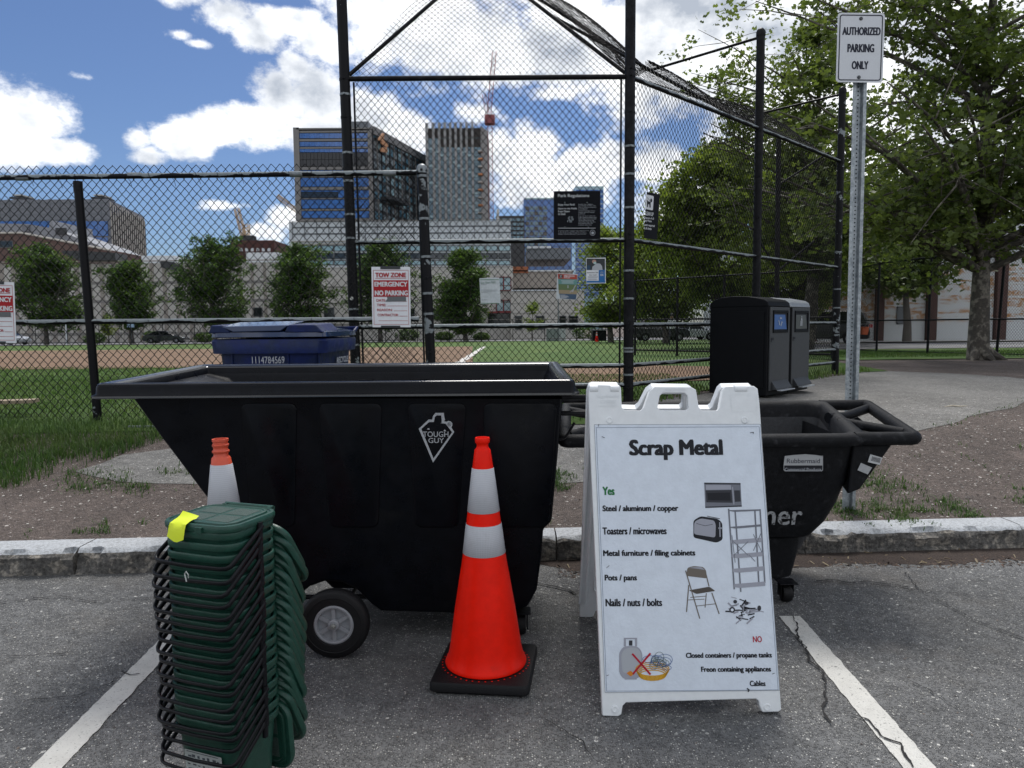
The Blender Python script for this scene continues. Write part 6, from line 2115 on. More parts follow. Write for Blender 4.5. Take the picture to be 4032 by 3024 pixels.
def window(u0, v0, u1, v1, y, parent, frame=M_FRAMEG, glass=M_WIND, proud=.12, nm='window'):
    a_, c_ = at_y(u0, v1, y), at_y(u1, v0, y)
    f = MB(); w_ = .08
    for (x0, x1, z0, z1) in ((a_.x, c_.x, c_.z - w_, c_.z), (a_.x, c_.x, a_.z, a_.z + w_), (a_.x, a_.x + w_, a_.z, c_.z), (c_.x - w_, c_.x, a_.z, c_.z)):
        f.box(x0, x1, y - proud, y - .001, z0, z1)
    fo = f.build(nm, frame, parent)
    g = MB(); g.box(a_.x + .02, c_.x - .02, y - .05, y - .004, a_.z + .02, c_.z - .02); g.build('pane', glass, fo)
    return fo


YS = 96.0
sch = thing('school_building', 'long beige two storey school building across the far side of the field, left', 'school')
slab('wall', -300, 566, 640, 742, YS, 25, M_BEIGE, sch, zmin=-1)
slab('roof_edge', -300, 562, 640, 568, YS, .6, M_BEIGE2, sch, .3)
for v in (612, 652, 700, 722): slab('string_course', -300, v - .6, 640, v + .6, YS, .1, M_LINE, sch, .06)
for u in np.arange(-290, 632, 27): slab('panel_joint', u - .3, 568, u + .3, 742, YS, .1, M_BEIGE2, sch, .05)
for (u0, v0, u1, v1) in ((151, 669, 192, 690), (379, 619, 390, 636), (548, 664, 567, 684), (592, 664, 613, 684), (503, 664, 524, 687), (250, 664, 268, 686), (-40, 668, 10, 690), (10, 610, 32, 634), (415, 664, 436, 686), (88, 612, 108, 634)):
    window(u0, v0, u1, v1, YS, sch)
for (pts) in ([(132, 541), (200, 543), (248, 546), (250, 562), (170, 563), (136, 548)], [(346, 564), (376, 566), (390, 576), (383, 586), (348, 578)]):
    poly_slab('roof_canopy', pts, YS - 1.0, 3, M_DKF, sch)
slab('penthouse', 306, 552, 377, 566, YS + 6, 8, M_METAL, sch, zmin=8); slab('penthouse', 532, 545, 600, 570, YS + 6, 8, M_METAL, sch, zmin=8)

gym = thing('school_gymnasium', 'tall white panelled school block with pale glass bands in the middle of the far side', 'school block')
YG = 93.0
slab('wall', 632, 476, 1103, 742, YG, 30, M_METAL, gym, zmin=-1)
for u in np.arange(632, 1104, 26.2): slab('panel_joint', u - .35, 478, u + .35, 518, YG, .1, M_GPAN, gym, .05)
for v in (490, 504): slab('panel_joint', 632, v - .3, 1103, v + .3, YG, .1, M_GPAN, gym, .05)
slab('parapet', 630, 474, 1105, 478, YG, .6, M_FIN, gym, .3)
slab('lower_wall', 634, 580, 1108, 742, YG, 3, M_BEIGE, gym, 1.2, zmin=-1)
for v in (520, 526, 578): slab('string_course', 632, v - .8, 1108, v + .8, YG, .2, M_FIN, gym, .2)
for (v0, v1, g_) in ((530, 543, M_GLP), (546, 560, M_WIND), (562, 573, M_GLP)):
    for k in range(17):
        u0 = 640 + k * 27.3
        window(u0, v0, u0 + 26, v1, YG, gym, M_FRAMEG, g_, .1)
for v in (620, 655, 700): slab('string_course', 634, v - .5, 1106, v + .5, YG, .1, M_LINE, gym, 1.28)
for (u0, v0, u1, v1) in ((700, 664, 722, 688), (760, 664, 782, 688), (876, 666, 896, 690), (930, 666, 950, 690), (660, 664, 678, 688)): window(u0, v0, u1, v1, YG - 1.2, gym)
for (u0, v0, u1, v1) in ((1072, 598, 1104, 628), (1072, 648, 1104, 673)):
    window(u0, v0, u1, v1, YG - 1.22, gym, M_MAROON, M_GLP, .25)
    slab('mullion', (u0 + u1) / 2 - 1, v0, (u0 + u1) / 2 + 1, v1, YG, .1, M_MAROON, gym, 1.42)
slab('maroon_canopy', 1046, 673, 1106, 677, YG, 1.5, M_MAROON, gym, 2.2)
slab('entrance_recess', 1055, 678, 1100, 708, YG, .2, M_WIND, gym, 1.3)

ann = thing('school_annex', 'beige school annex with grey box storey right of the white gymnasium block', 'school block')
YA = 90.0
slab('wall', 1104, 628, 1262, 742, YA, 20, M_BEIGE, ann, zmin=-1)
slab('coping', 1104, 625, 1264, 629, YA, .5, M_METAL, ann, .2)
slab('upper_wall', 1108, 586, 1238, 628, YA + 4, 12, M_BEIGE2, ann, zmin=6)
slab('upper_coping', 1108, 583, 1240, 587, YA + 4, .5, M_METAL, ann, .2)
slab('brick_panel', 1108, 576, 1141, 590, YA + 4, .3, mat('orange_brick', (.28, .10, .05), .9), ann, .2)
slab('grey_storey', 1139, 535, 1233, 584, YA + 9, 12, M_GPAN, ann, zmin=10)
slab('grey_coping', 1139, 532, 1190, 537, YA + 9, .6, M_METAL, ann, .3)
for v in (655, 676): slab('string_course', 1104, v - .4, 1262, v + .4, YA, .1, M_LINE, ann, .06)
for (u0, u1) in ((1157, 1176), (1208, 1223), (1228, 1249), (1112, 1128)): window(u0, 682, u1, 712, YA, ann)

# lab building and brick neighbours on the left
lab = thing('laboratory_building', 'large grey and blue glass laboratory building with vertical fins on its side, far left', 'office building')
YL = 150.0
a0, a1 = at_y(235, 430, YL), at_y(311, 456, YL * 1.16)
aL = at_y(-260, 430, YL)
M_LABL = M_LAB
b = MB(); zt_l = a0.z
b.v = [(aL.x, YL, -1), (a0.x, YL, -1), (a1.x, YL * 1.16, -1), (aL.x, YL * 1.16, -1), (aL.x, YL, zt_l), (a0.x, YL, zt_l), (a1.x, YL * 1.16, zt_l), (aL.x, YL * 1.16, zt_l)]
b.f = [(0, 1, 5, 4), (1, 2, 6, 5), (2, 3, 7, 6), (3, 0, 4, 7), (4, 5, 6, 7)]; b.mi = [0] * 5
b.build('wall', M_LAB, lab)
for k in range(22):
    u0 = -250 + k * 22; slab('blue_pane', u0, 478, u0 + 21, 510, YL, .1, M_GLB, lab, .15); slab('blue_pane', u0, 513, u0 + 21, 545, YL, .1, M_GLB, lab, .15)
for v in (440, 452, 464, 476): slab('panel_joint', -260, v - .25, 234, v + .25, YL, .1, M_GPAN, lab, .08)
for k in range(20):
    u0 = -200 + k * 22; slab('panel_joint', u0 - .25, 430, u0 + .25, 477, YL, .1, M_GPAN, lab, .1)
dl_ = Vector((a1.x - a0.x, YL * .16, 0)); nl = Vector((dl_.y, -dl_.x, 0)).normalized()
for k in range(17):
    p = Vector((a0.x, YL, 0)) + dl_ * ((k + .3) / 17)
    b = MB(); d_ = dl_.normalized()
    q = [p, p + d_ * .55, p + d_ * .55 + nl * .12, p + nl * .12]
    b.loft([[(c.x, c.y, -1) for c in q], [(c.x, c.y, zt_l - .5) for c in q]]); b.build('fin', M_FIN, lab)
    q = [p + d_ * .62, p + d_ * 1.40, p + d_ * 1.40 + nl * .05, p + d_ * .62 + nl * .05]
    b = MB(); b.loft([[(c.x, c.y, -1) for c in q], [(c.x, c.y, zt_l - 1) for c in q]]); b.build('glass_strip', M_WIND, lab)
for (u, w_) in ((20, 34), (196, 30)):
    slab('roof_unit', u, 425, u + w_, 429, YL + 8, 4, M_DKF, lab); slab('roof_unit', u + w_ * .2, 420, u + w_ * .8, 423, YL + 8, 4, M_FIN, lab)
br1 = thing('brick_building', 'red brick building with a sloping white roof edge, behind the trees at far left', 'brick building')
poly_slab('wall', [(-200, 700), (-200, 505), (46, 503), (240, 541), (240, 700)], 118, 14, M_BRICK, br1)
for i, (p, q) in enumerate((((-200, 505), (46, 503)), ((46, 503), (240, 541)))):
    a_, c_ = at_y(*p, 117.8), at_y(*q, 117.8); b = MB(); b.tube([a_, c_], .16, 6); b.build('roof_edge', M_FIN, br1)
window(0, 520, 28, 535, 118, br1); window(-60, 520, -20, 535, 118, br1)
gb = thing('stepped_grey_building', 'pale grey stepped building between the brick roof and the laboratory, far left', 'building')
poly_slab('wall', [(-150, 505), (-150, 480), (60, 484), (106, 492), (107, 478), (113, 476), (116, 496), (206, 527), (238, 543), (238, 600), (-150, 600)], 128, 12, mat('pale_grey_panel', (.25, .26, .28), .8), gb)
slab('louvre', 120, 492, 142, 506, 127.6, .3, M_DKF, gb); slab('window', 48, 486, 62, 500, 127.6, .3, M_LAB, gb)
br2 = thing('brick_tower_block', 'dark red brown apartment block far behind the trees, left of centre', 'apartment block')
slab('wall', 500, 519, 592, 560, 210, 20, M_BRICKD, br2, zmin=-1)
for k in range(7): slab('window', 506 + k * 12, 536, 512 + k * 12, 543, 210, .2, M_METAL, br2, .1)

# ------------------------------------------------------------------ glass office tower with the orange emblem
YT = 300.0
tw = thing('office_tower', 'tall blue glass office tower with an orange emblem high on its corner', 'office tower')
z4 = lambda x, y: ((1150 + x / 1.494) / VS, (480 + y / 1.494) / VS)
c0_, c1_ = at_y(*z4(28, 38), YT), at_y(*z4(470, 38), YT)
zT = c0_.z
c2_ = at_y(*z4(800, 192), YT * 1.19)
back_l = Vector((c0_.x, YT * 1.19, 0))
b = MB()
b.v = [(c0_.x, YT, -1), (c1_.x, YT, -1), (c2_.x, YT * 1.19, -1), (c0_.x, YT * 1.19, -1), (c0_.x, YT, zT), (c1_.x, YT, zT), (c2_.x, YT * 1.19, zT), (c0_.x, YT * 1.19, zT)]
b.f = [(0, 1, 5, 4), (1, 2, 6, 5), (2, 3, 7, 6), (3, 0, 4, 7), (4, 5, 6, 7)]; b.mi = [0] * 5
b.build('wall', M_DKF, tw)


def tz(name, x0, y0, x1, y1, m, proud=.4, dep=.3, parent=tw):
    (u0, v0), (u1, v1) = z4(x0, y0), z4(x1, y1)
    return slab(name, u0, v0, u1, v1, YT, dep, m, parent, proud)


M_SPAN = mat('tower_spandrel', (.17, .165, .16), .6)
tz('edge_fin', 26, 36, 42, 585, M_SPAN, .9, .9); tz('cornice', 28, 36, 470, 48, M_SPAN, .9, .9); tz('edge_fin', 458, 48, 470, 585, M_SPAN, .8, .8)
rows = [(52, 66, 's'), (68, 98, 'g'), (100, 116, 's'), (118, 146, 'g'), (148, 160, 's'), (160, 180, 'g'), (184, 262, 'l'), (264, 284, 's'), (286, 300, 'g'), (302, 328, 's'), (330, 382, 'g'), (384, 402, 's'), (404, 412, 'g'), (412, 446, 'r'), (448, 456, 's'), (458, 510, 'g'), (512, 524, 's'), (526, 566, 'g'), (568, 584, 's')]
for (y0, y1, k_) in rows:
    if k_ == 's': tz('spandrel', 44, y0, 456, y1, M_SPAN, .6)
    elif k_ == 'r': tz('recess', 44, y0, 270, y1, M_WIND, .3); [tz('glass_pane', 274 + j * 30.5, y0, 303 + j * 30.5, y1, M_GLB) for j in range(6)]
    elif k_ == 'l':
        for j in range(19): tz('louvre_panel', 46 + j * 21.6, y0, 46 + j * 21.6 + 18.5, (y0 + y1) / 2 - 1, M_DKF, .5); tz('louvre_panel', 46 + j * 21.6, (y0 + y1) / 2 + 1, 46 + j * 21.6 + 18.5, y1, M_DKF, .5)
    else:
        hh = (y1 - y0); nr_ = 2 if hh > 40 else 1
        for r_i in range(nr_):
            for j in range(14): tz('glass_pane', 46 + j * 29.3, y0 + hh * r_i / nr_ + .6, 46 + j * 29.3 + 27.8, y0 + hh * (r_i + 1) / nr_ - .6, M_GLB)
# receding side with fins and reflections
d2 = Vector((c2_.x - c1_.x, YT * .19, 0)); n2 = Vector((d2.y, -d2.x, 0)).normalized(); e2 = d2.normalized(); L2 = d2.length
base1 = Vector((c1_.x, YT, 0))


def side_box(name, s0, s1, z0, z1, th, m):
    q = [base1 + e2 * s0, base1 + e2 * s1, base1 + e2 * s1 + n2 * th, base1 + e2 * s0 + n2 * th]
    b = MB(); b.loft([[(c.x, c.y, z0) for c in q], [(c.x, c.y, z1) for c in q]]); return b.build(name, m, tw)


M_GLR = mat('glass_reflecting', (.30, .34, .36), .08, metal=.5, var=.35, vscale=.12, local=False)
fl = (zT - 12) / 17
rr = random.Random(21)
for i in range(17):
    for j in range(15):
        s0 = L2 * j / 15
        if rr.random() < .97: side_box('side_pane', s0 + .4, s0 + L2 / 15 - .4, 12 + i * fl + .5, 12 + (i + 1) * fl - .7, .15, (M_GLR if rr.random() < .5 else M_GLT if rr.random() < .6 else M_GLP))
for j in range(16): side_box('fin', L2 * j / 15 - .3, L2 * j / 15 + .3, 10, zT - .5, .5, M_SPAN if j % 2 else M_DKF)
side_box('roof_band', 0, L2, zT - 2.5, zT + .6, 1.0, M_SPAN)
for zf in (.34, .48, .66): side_box('balcony', 6, 24, zT * zf, zT * zf + 1.2, 5.0, M_DKF)
# emblem, an orange figure of bent strokes
fo = Frame(base1 + n2 * 1.5 + Vector((0, 0, zT)), base1 + e2 * L2 + n2 * 1.5 + Vector((0, 0, zT)), base1 + n2 * 1.5)
zz4 = crop(1150, 480, 1.494)
px_poly(fo, [[(505, 98), (528, 66), (536, 72), (532, 104), (520, 112), (502, 108)], [(520, 108), (532, 104), (548, 122), (560, 140), (548, 152), (520, 128)], [(518, 176), (514, 160), (526, 148), (548, 152), (556, 172), (546, 182)]], zz4, mat('emblem_orange', (.48, .24, .12), .5), tw, z=.05, name='emblem', th=.6)
slab('roof_plant', 745, 262, 795, 279, YT + 15, 10, M_GPAN, tw)

# ------------------------------------------------------------------ tower under construction
YU = 335.0
ut = thing('unfinished_tower', 'tall tower under construction with pale vertical fins and a dark bare top', 'tower')


def uz(name, x0, y0, x1, y1, m, proud=.5, dep=.4, zmin=None):
    (u0, v0), (u1, v1) = z4(x0, y0), z4(x1, y1)
    return slab(name, u0, v0, u1, v1, YU, dep, m, ut, proud, zmin)


uz('wall', 792, 40, 1108, 580, M_GLT, 0, 40, -1)
# chamfered right side
p_, q_ = at_y(*z4(1108, 20), YU), at_y(*z4(1150, 20), YU * 1.03)
b = MB(); b.v = [(p_.x, YU, -1), (q_.x, YU * 1.03, -1), (q_.x, YU * 1.1, -1), (p_.x, YU * 1.1, -1), (p_.x, YU, p_.z), (q_.x, YU * 1.03, p_.z), (q_.x, YU * 1.1, p_.z), (p_.x, YU * 1.1, p_.z)]
b.f = [(0, 1, 5, 4), (1, 2, 6, 5), (2, 3, 7, 6), (4, 5, 6, 7)]; b.mi = [0] * 4; b.build('corner_wall', mat('concrete_core', (.24, .235, .22), .9), ut)
uz('dark_top', 792, 36, 1108, 96, mat('bare_top', (.040, .034, .030), .8), .15); uz('dark_top', 868, 96, 1108, 150, mat('bare_top', (.04, .034, .03), .8), .15)
for k in range(22):
    y0 = 150 + k * 20
    for j in range(9): uz('glass_pane', 798 + j * 34, y0 + 1, 798 + j * 34 + 31, y0 + 14, M_GLT if (j * 7 + k * 3) % 5 else M_GLP, .25)
    uz('floor_edge', 792, y0 + 15.5, 1108, y0 + 17.5, M_GLP, .3)
for x in (796, 835, 869, 903, 934, 966, 997, 1029, 1064): uz('fin', x - 2.9, 4 + (1064 - x) * .02, x + 2.9, 580, mat('tower_fin', (.27, .27, .265), .6), .8, .7)
uz('crown_rail', 792, 5, 1108, 8, M_FIN, .6); uz('crown_rail', 792, 20, 1108, 22, M_FIN, .6)
for k in range(24): uz('crown_post', 792 + k * 13.5, 5, 793.6 + k * 13.5, 38, M_FIN, .5)
for k, y in enumerate(range(175, 540, 45)): uz('loading_platform', 1096, y, 1124, y + 8, (M_FIN, mat('orange_net', (.5, .2, .08), .7))[k % 2], 3.0, 3.5)


def lattice(b, p, q, w_, n, r):
    p, q = Vector(p), Vector(q); d = (q - p).normalized(); s = d.cross(Vector((0, 1, 0))).normalized() * w_ / 2; t = Vector((0, w_ / 2, 0))
    cs = (s + t, s - t, -s - t, -s + t)
    for c in cs: b.tube([p + c, q + c], r, 4)
    for i in range(n):
        a_, c_ = p.lerp(q, i / n), p.lerp(q, (i + 1) / n)
        for j in range(4):
            b.tube([a_ + cs[j], c_ + cs[(j + 1) % 4]], r * .6, 3); b.tube([a_ + cs[j], a_ + cs[(j + 1) % 4]], r * .6, 3)


M_CRR = mat('crane_red', (.20, .05, .055), .6); M_CRY = mat('crane_tan', (.50, .36, .22), .6)
k1 = thing('tower_crane', 'red lattice tower crane with raised jib beside the unfinished tower', 'crane')
b = MB(); lattice(b, at_y(1061, 476, YU - 2), at_y(1058, 250, YU - 2), 2.0, 26, .11); b.build('mast', M_CRR, k1)
b = MB(); lattice(b, at_y(1056, 252, YU - 2), at_y(1068, 111, YU - 2), 1.7, 14, .11); b.build('jib', M_CRR, k1)
b = MB(); lattice(b, at_y(1054, 250, YU - 2), at_y(1045, 203, YU - 2), 1.5, 5, .10); b.build('counter_jib', M_CRR, k1)
c = at_y(1058, 256, YU - 2); b = MB(); b.box(c.x - 2.2, c.x + 2.2, YU - 4, YU, c.z - 2.5, c.z + 1.2); b.build('cab', M_CRR, k1)
b = MB(); b.tube([at_y(1045, 203, YU - 2), at_y(1067, 125, YU - 2)], .08, 4); b.build('cable', M_DKF, k1)
k2 = thing('tower_crane', 'pale tan tower crane above the trees left of centre', 'crane')
b = MB(); lattice(b, at_y(532, 560, 230), at_y(532, 484, 230), 1.6, 10, .15); b.build('mast', M_CRY, k2)
b = MB(); lattice(b, at_y(530, 524, 230), at_y(511, 450, 230), 1.3, 10, .13); b.build('jib', M_CRY, k2)
c = at_y(534, 518, 230); b = MB(); b.box(c.x - 1.6, c.x + 2.2, 229, 232, c.z - 1, c.z + 1.2); b.build('cab', M_DKF, k2)
b = MB(); b.tube([at_y(532, 484, 230), at_y(513, 456, 230)], .06, 4); b.build('cable', M_DKF, k2)
k3 = thing('tower_crane', 'tan crane jib rising at the left edge of the blue glass tower', 'crane')
b = MB(); lattice(b, at_y(600, 424, 320), at_y(646, 459, 320), 1.6, 14, .16); b.build('jib', M_CRY, k3)
b = MB(); lattice(b, at_y(649, 459, 320), at_y(649, 540, 320), 1.8, 12, .16); b.build('mast', M_CRY, k3)

# ------------------------------------------------------------------ blue blocks right of centre
YB2 = 260.0
bb1 = thing('blue_glass_block', 'blue glass office block with stepped dark bays, left of the park regulations sign', 'office building')
slab('wall', 1133, 428, 1235, 700, YB2, 25, M_GLB, bb1, zmin=-1)
slab('cornice', 1133, 427, 1235, 431, YB2, .5, M_GLP, bb1, .3)
for r_i in range(12):
    for j in range(5): slab('bay', 1135 + j * 9.6, 446 + r_i * 11, 1135 + j * 9.6 + 8.0, 454 + r_i * 11, YB2, .3, M_GLT if (r_i + j) % 3 else M_WIND, bb1, .3)
    for j in range(3): slab('pane', 1192 + j * 14, 446 + r_i * 11, 1192 + j * 14 + 12.6, 455 + r_i * 11, YB2, .3, M_GLB, bb1, .3)
bb2 = thing('blue_glass_block', 'taller pale blue glass office block partly behind the park regulations sign', 'office building')
slab('wall', 1243, 402, 1304, 700, YB2 + 30, 25, M_GLP, bb2, zmin=-1)
for r_i in range(22):
    for j in range(6): slab('pane', 1244 + j * 10, 410 + r_i * 10.5, 1244 + j * 10 + 9, 418 + r_i * 10.5, YB2 + 30, .3, M_GLB, bb2, .3)
db = thing('dark_office_block', 'low dark office block behind the gymnasium roof', 'office building')
slab('wall', 1073, 466, 1133, 640, YB2 - 30, 20, M_DKF, db, zmin=-1)
for r_i in range(5):
    for j in range(7): slab('pane', 1075 + j * 8.2, 472 + r_i * 9.5, 1075 + j * 8.2 + 6.8, 478 + r_i * 9.5, YB2 - 30, .3, M_GLT, db, .3)
ch = thing('chimney', 'slim pale chimney on the roofline right of the unfinished tower', 'chimney')
slab('stack', 1073, 452, 1078, 478, 120, .6, M_FIN, ch, zmin=8)

# ------------------------------------------------------------------ things by the far street
uc = thing('utility_cabinet', 'grey green utility cabinet beyond the field', 'cabinet')
slab('case', 1181, 710, 1207, 739, 71, 1.0, mat('cabinet_grey', (.19, .22, .22), .6), uc, zmin=gz(3, 71)); slab('door', 1184, 713, 1204, 736, 71, .03, mat('cabinet_grey', (.19, .22, .22), .6), uc, .04)
uc = thing('utility_cabinet', 'white utility cabinet right beside the grey green one beyond the field', 'cabinet')
slab('case', 1208, 710, 1222, 739, 71, .8, mat('cabinet_white', (.40, .42, .44), .6), uc, zmin=gz(4, 71)); slab('door', 1210, 713, 1220, 736, 71, .03, mat('cabinet_white', (.4, .42, .44), .6), uc, .04)
dm = thing('dumpster', 'black dumpster beyond the field behind the small orange cone', 'dumpster')
slab('bin', 1281, 714, 1310, 740, 69, 1.5, M_KB, dm, zmin=gz(8, 69)); slab('lid', 1279, 711, 1312, 714, 69, 1.6, M_GPAN, dm, .1)
fc = at_z(1289, 740, gz(8, 66)); fc.z = gz(fc.x, fc.y)
cone('traffic_cone', 'tiny orange traffic cone far away on the field edge in front of the dumpster', (fc.x, fc.y, fc.z), 0, M_ORANGE, bands=((.508, .632), (.688, .806)))
for i, (u, v0, v1, y, m_, lab_) in enumerate(((142, 700, 745, 72, M_METAL, 'white round street pole by the white car'), (265, 690, 742, 73, M_FIN, 'pale slim street pole right of the white car'), (860, 690, 742, 73, M_FIN, 'pale street pole behind the fence end post'), (1206, 645, 738, 71, M_GALV, 'slim grey street pole beside the utility cabinets'))):
    a_, c_ = at_y(u, v0, y), at_y(u, v1, y)
    b = MB(); b.tube([(a_.x, y, gz(a_.x, y)), (a_.x, y, a_.z)], [.09, .06], 8); o = b.build('street_pole', m_, None, smooth=True); tagp(o, lab_, 'pole')
ps = thing('street_sign', 'small blue and white street sign on a thin pole beyond the field, left', 'sign')
a_ = at_y(283, 705, 73); b = MB(); b.tube([(a_.x, 73, gz(a_.x, 73)), (a_.x, 73, a_.z + .3)], .04, 6); b.build('post', M_GALV, ps)
b = MB(); b.box(a_.x - .35, a_.x + .35, 72.93, 72.95, a_.z - .1, a_.z + .35); b.build('panel', mat('sign_pale_blue', (.25, .36, .5), .5), ps)


# ------------------------------------------------------------------ cars
def car(label, loc, rotz, paint, suv=False, L=4.7):
    k = thing('parked_car', label, 'car', loc, rotz)
    h = 1.72 if suv else 1.44; w2 = .92; hb = .62 if not suv else .72
    if suv: low = [(-2.3, .35), (-2.36, .60), (-2.30, 1.02), (-2.2, 1.08), (1.0, 1.10), (2.05, .98), (2.30, .78), (2.34, .45), (2.25, .30), (-2.2, .30)]; cab = [(-2.22, 1.07), (-2.0, 1.62), (-1.6, 1.71), (.1, 1.71), (.6, 1.60), (1.15, 1.09)]
    else: low = [(-2.3, .35), (-2.34, .62), (-2.26, .88), (-1.7, .95), (1.0, .92), (1.95, .80), (2.28, .62), (2.32, .42), (2.2, .26), (-2.2, .26)]; cab = [(-1.95, .93), (-1.15, 1.34), (-.7, 1.43), (.05, 1.43), (.45, 1.33), (1.25, .91)]
    wx = (-1.42, 1.42)
    pts = []
    for x, z in low[:-2]: pts.append((x, z))
    pts.append(low[-2])
    r = .36
    for cx in (wx[1], wx[0]):
        for a in range(0, 181, 30): pts.append((cx + r * math.cos(R(a)), .30 + r * .95 * math.sin(R(a))))
    pts.append(low[-1])
    b = MB(); n = len(pts)
    ring = lambda y, s: [(x * s, y, z) for x, z in pts]
    b.add(ring(-w2, 1) + ring(w2, 1), [tuple(range(n)), tuple(range(2 * n - 1, n - 1, -1))] + [(i, n + i, n + (i + 1) % n, (i + 1) % n) for i in range(n)])
    b.build('body', paint, k, bevel=.06)
    c = MB(); n = len(cab)
    taper = lambda z: w2 - .04 - (z - cab[0][1]) * .38
    c.add([(x, -taper(z), z) for x, z in cab] + [(x, taper(z), z) for x, z in cab], [tuple(range(n)), tuple(range(2 * n - 1, n - 1, -1))] + [(i, n + i, n + (i + 1) % n, (i + 1) % n) for i in range(n)])
    c.build('cabin', paint, k, bevel=.04)
    for s in (-1, 1):
        for (x0, x1) in ((-1.45 if not suv else -1.75, -.48), (-.38, .72)):
            z0, z1 = cab[0][1] + .05, cab[3][1] - .10
            q = [(x0 - (.12 if x0 < -1 else 0), z0), (x1 + (.20 if x1 > 0 else 0), z0), (x1 - (.28 if x1 > 0 else 0), z1), (x0 + (.25 if x0 < -1 else .0), z1)]
            g = MB(); g.add([(x, s * (taper(z) + .008), z) for x, z in q], [(0, 1, 2, 3)]); g.build('side_window', M_WIND, k)
    def cross(i, j, f0, f1, nm):
        (xa, za), (xb, zb3) = cab[i], cab[j]
        P_ = lambda f: (xa + (xb - xa) * f, za + (zb3 - za) * f)
        (x0, z0), (x1, z1) = P_(f0), P_(f1); d = Vector((zb3 - za, -(xb - xa))).normalized() * (-.01 if i > j else .01)
        g = MB(); g.add([(x0 - abs(d.x) * (1 if xa < 0 else -1), -taper(z0) + .08, z0 + .01), (x0 - abs(d.x) * (1 if xa < 0 else -1), taper(z0) - .08, z0 + .01), (x1 - abs(d.x) * (1 if xa < 0 else -1), taper(z1) - .08, z1 + .01), (x1 - abs(d.x) * (1 if xa < 0 else -1), -taper(z1) + .08, z1 + .01)], [(0, 1, 2, 3)])
        g.build(nm, M_WIND, k)
    cross(0, 1, .1, .92, 'rear_window'); cross(5, 4, .08, .92, 'windscreen')
    for cx in wx:
        for s in (-1, 1):
            w_ = bpy.data.objects.new('wheel', None); COL.objects.link(w_); w_.parent = k
            t_ = MB(); t_.lathe([(.2, -.1), (.31, -.1), (.33, -.07), (.33, .07), (.31, .1), (.2, .1)], 20, (cx, s * (w2 - .09), .33), 'y'); t_.build('tyre', M_RUB, w_, smooth=True)
            t_ = MB(); t_.lathe([(.21, -.09), (.18, -.05), (.001, -.06)] if s < 0 else [(.21, .09), (.18, .05), (.001, .06)], 12, (cx, s * (w2 - .09), .33), 'y'); t_.build('rim', M_HUB, w_, smooth=True)
    for s in (-1, 1):
        t_ = MB(); t_.box(-2.35, -2.2, s * .62 - .2, s * .62 + .2, .72 if not suv else .85, .86 if not suv else 1.02); t_.build('tail_light', mat('tail_red', (.35, .01, .012), .3), k, bevel=.02)
        t_ = MB(); t_.box(2.12, 2.27, s * .62 - .2, s * .62 + .2, .60, .72); t_.build('headlight', M_METAL, k, bevel=.02)
    return k


M_CARD = mat('car_paint_dark', (.022, .026, .032), .2, coat=.8); M_CARW = mat('car_paint_white', (.55, .57, .60), .25, coat=.6); M_CARB = mat('car_paint_black', (.010, .010, .012), .2, coat=.8)
c = at_z(360, 743, gz(-34, 79)); car('dark grey parked sedan beyond the far edge of the field', (c.x * 79 / c.y, 79, gz(-35, 79) + .06), R(2), M_CARD).scale = (.93, .93, .93)
c = at_y(14, 740, 76); wcar = car('white car parked at far left beyond the field, front towards the right', (c.x, 76, gz(c.x, 76) + .06), R(-6), M_CARW); wcar.rotation_euler = (0, 0, R(-14))
c = at_y(1775, 745, 39); sv = car('black hatchback parked on the side street behind the parking sign post', (c.x, 39, gz(c.x, 39) + .04), R(150), M_CARB, True)
og = thing('orange_bag', 'orange bag strapped to the back of the black car on the side street', 'bag')  # an orange bag mounted on the back of the black car
a_, c_ = at_y(1862, 723, 36.2), at_y(1876, 706, 36.2)
b = MB(); b.loft([rrect(a_.x, c_.x, 36.2, 36.5, .05, a_.z, 3), rrect(a_.x + .04, c_.x + .08, 36.25, 36.5, .05, c_.z, 3)]); b.build('bag', mat('orange_fabric', (.42, .09, .03), .8), og, bevel=.02)
b = MB(); b.tube([(a_.x + .1, 36.2, c_.z), ((a_.x + c_.x) / 2 + .1, 36.2, c_.z + .16), (c_.x, 36.2, c_.z)], .03, 6); b.build('strap', M_DKF, og)
# cars glimpsed beyond the dugout
for i, (u, y, m_, lab_) in enumerate(((1425, 62, M_CARD, 'dark car glimpsed through the backstop wing beyond the field'), (1490, 64, M_CARW, 'pale car glimpsed through the backstop wing beside the dark one'))):
    c = at_y(u, 735, y); car(lab_, (c.x, y, gz(c.x, y) + .05), R(10 * i + 3), m_, i == 0)

# ------------------------------------------------------------------ warehouse on the side street
wh = thing('warehouse', 'white garage building with brick piers and rust streaked roller doors behind the street fence', 'warehouse')
YW = 46.0
M_DOOR = bpy.data.materials.new('streaked_white_slats'); M_DOOR.use_nodes = True
t, bs = tree_of(M_DOOR)
pos = t.n('ShaderNodeNewGeometry').outputs['Position']
mp = t.n('ShaderNodeMapping'); mp.inputs['Scale'].default_value = (.10, 1, 1.5); t.l(pos, mp.inputs[0])
k = t.ramp(t.noise(mp.outputs[0], 3.0, 5, .7), .46, .54)
sp_ = t.n('ShaderNodeSeparateXYZ'); t.l(pos, sp_.inputs[0])
k = t.m('MULTIPLY', k, t.ramp(sp_.outputs[2], 1.2, 1.5)); k = t.m('MULTIPLY', k, t.ramp(t.noise(pos, 1.6, 5, .8), .42, .56))
t.l(t.mix(k, (.55, .57, .58), (.40, .20, .07)), bs.inputs['Base Color']); bs.inputs['Roughness'].default_value = .6
M_BRK2 = mat('pier_brick', (.075, .042, .037), .9, var=.35, vscale=6, local=False)
zb3 = gz(25, YW)
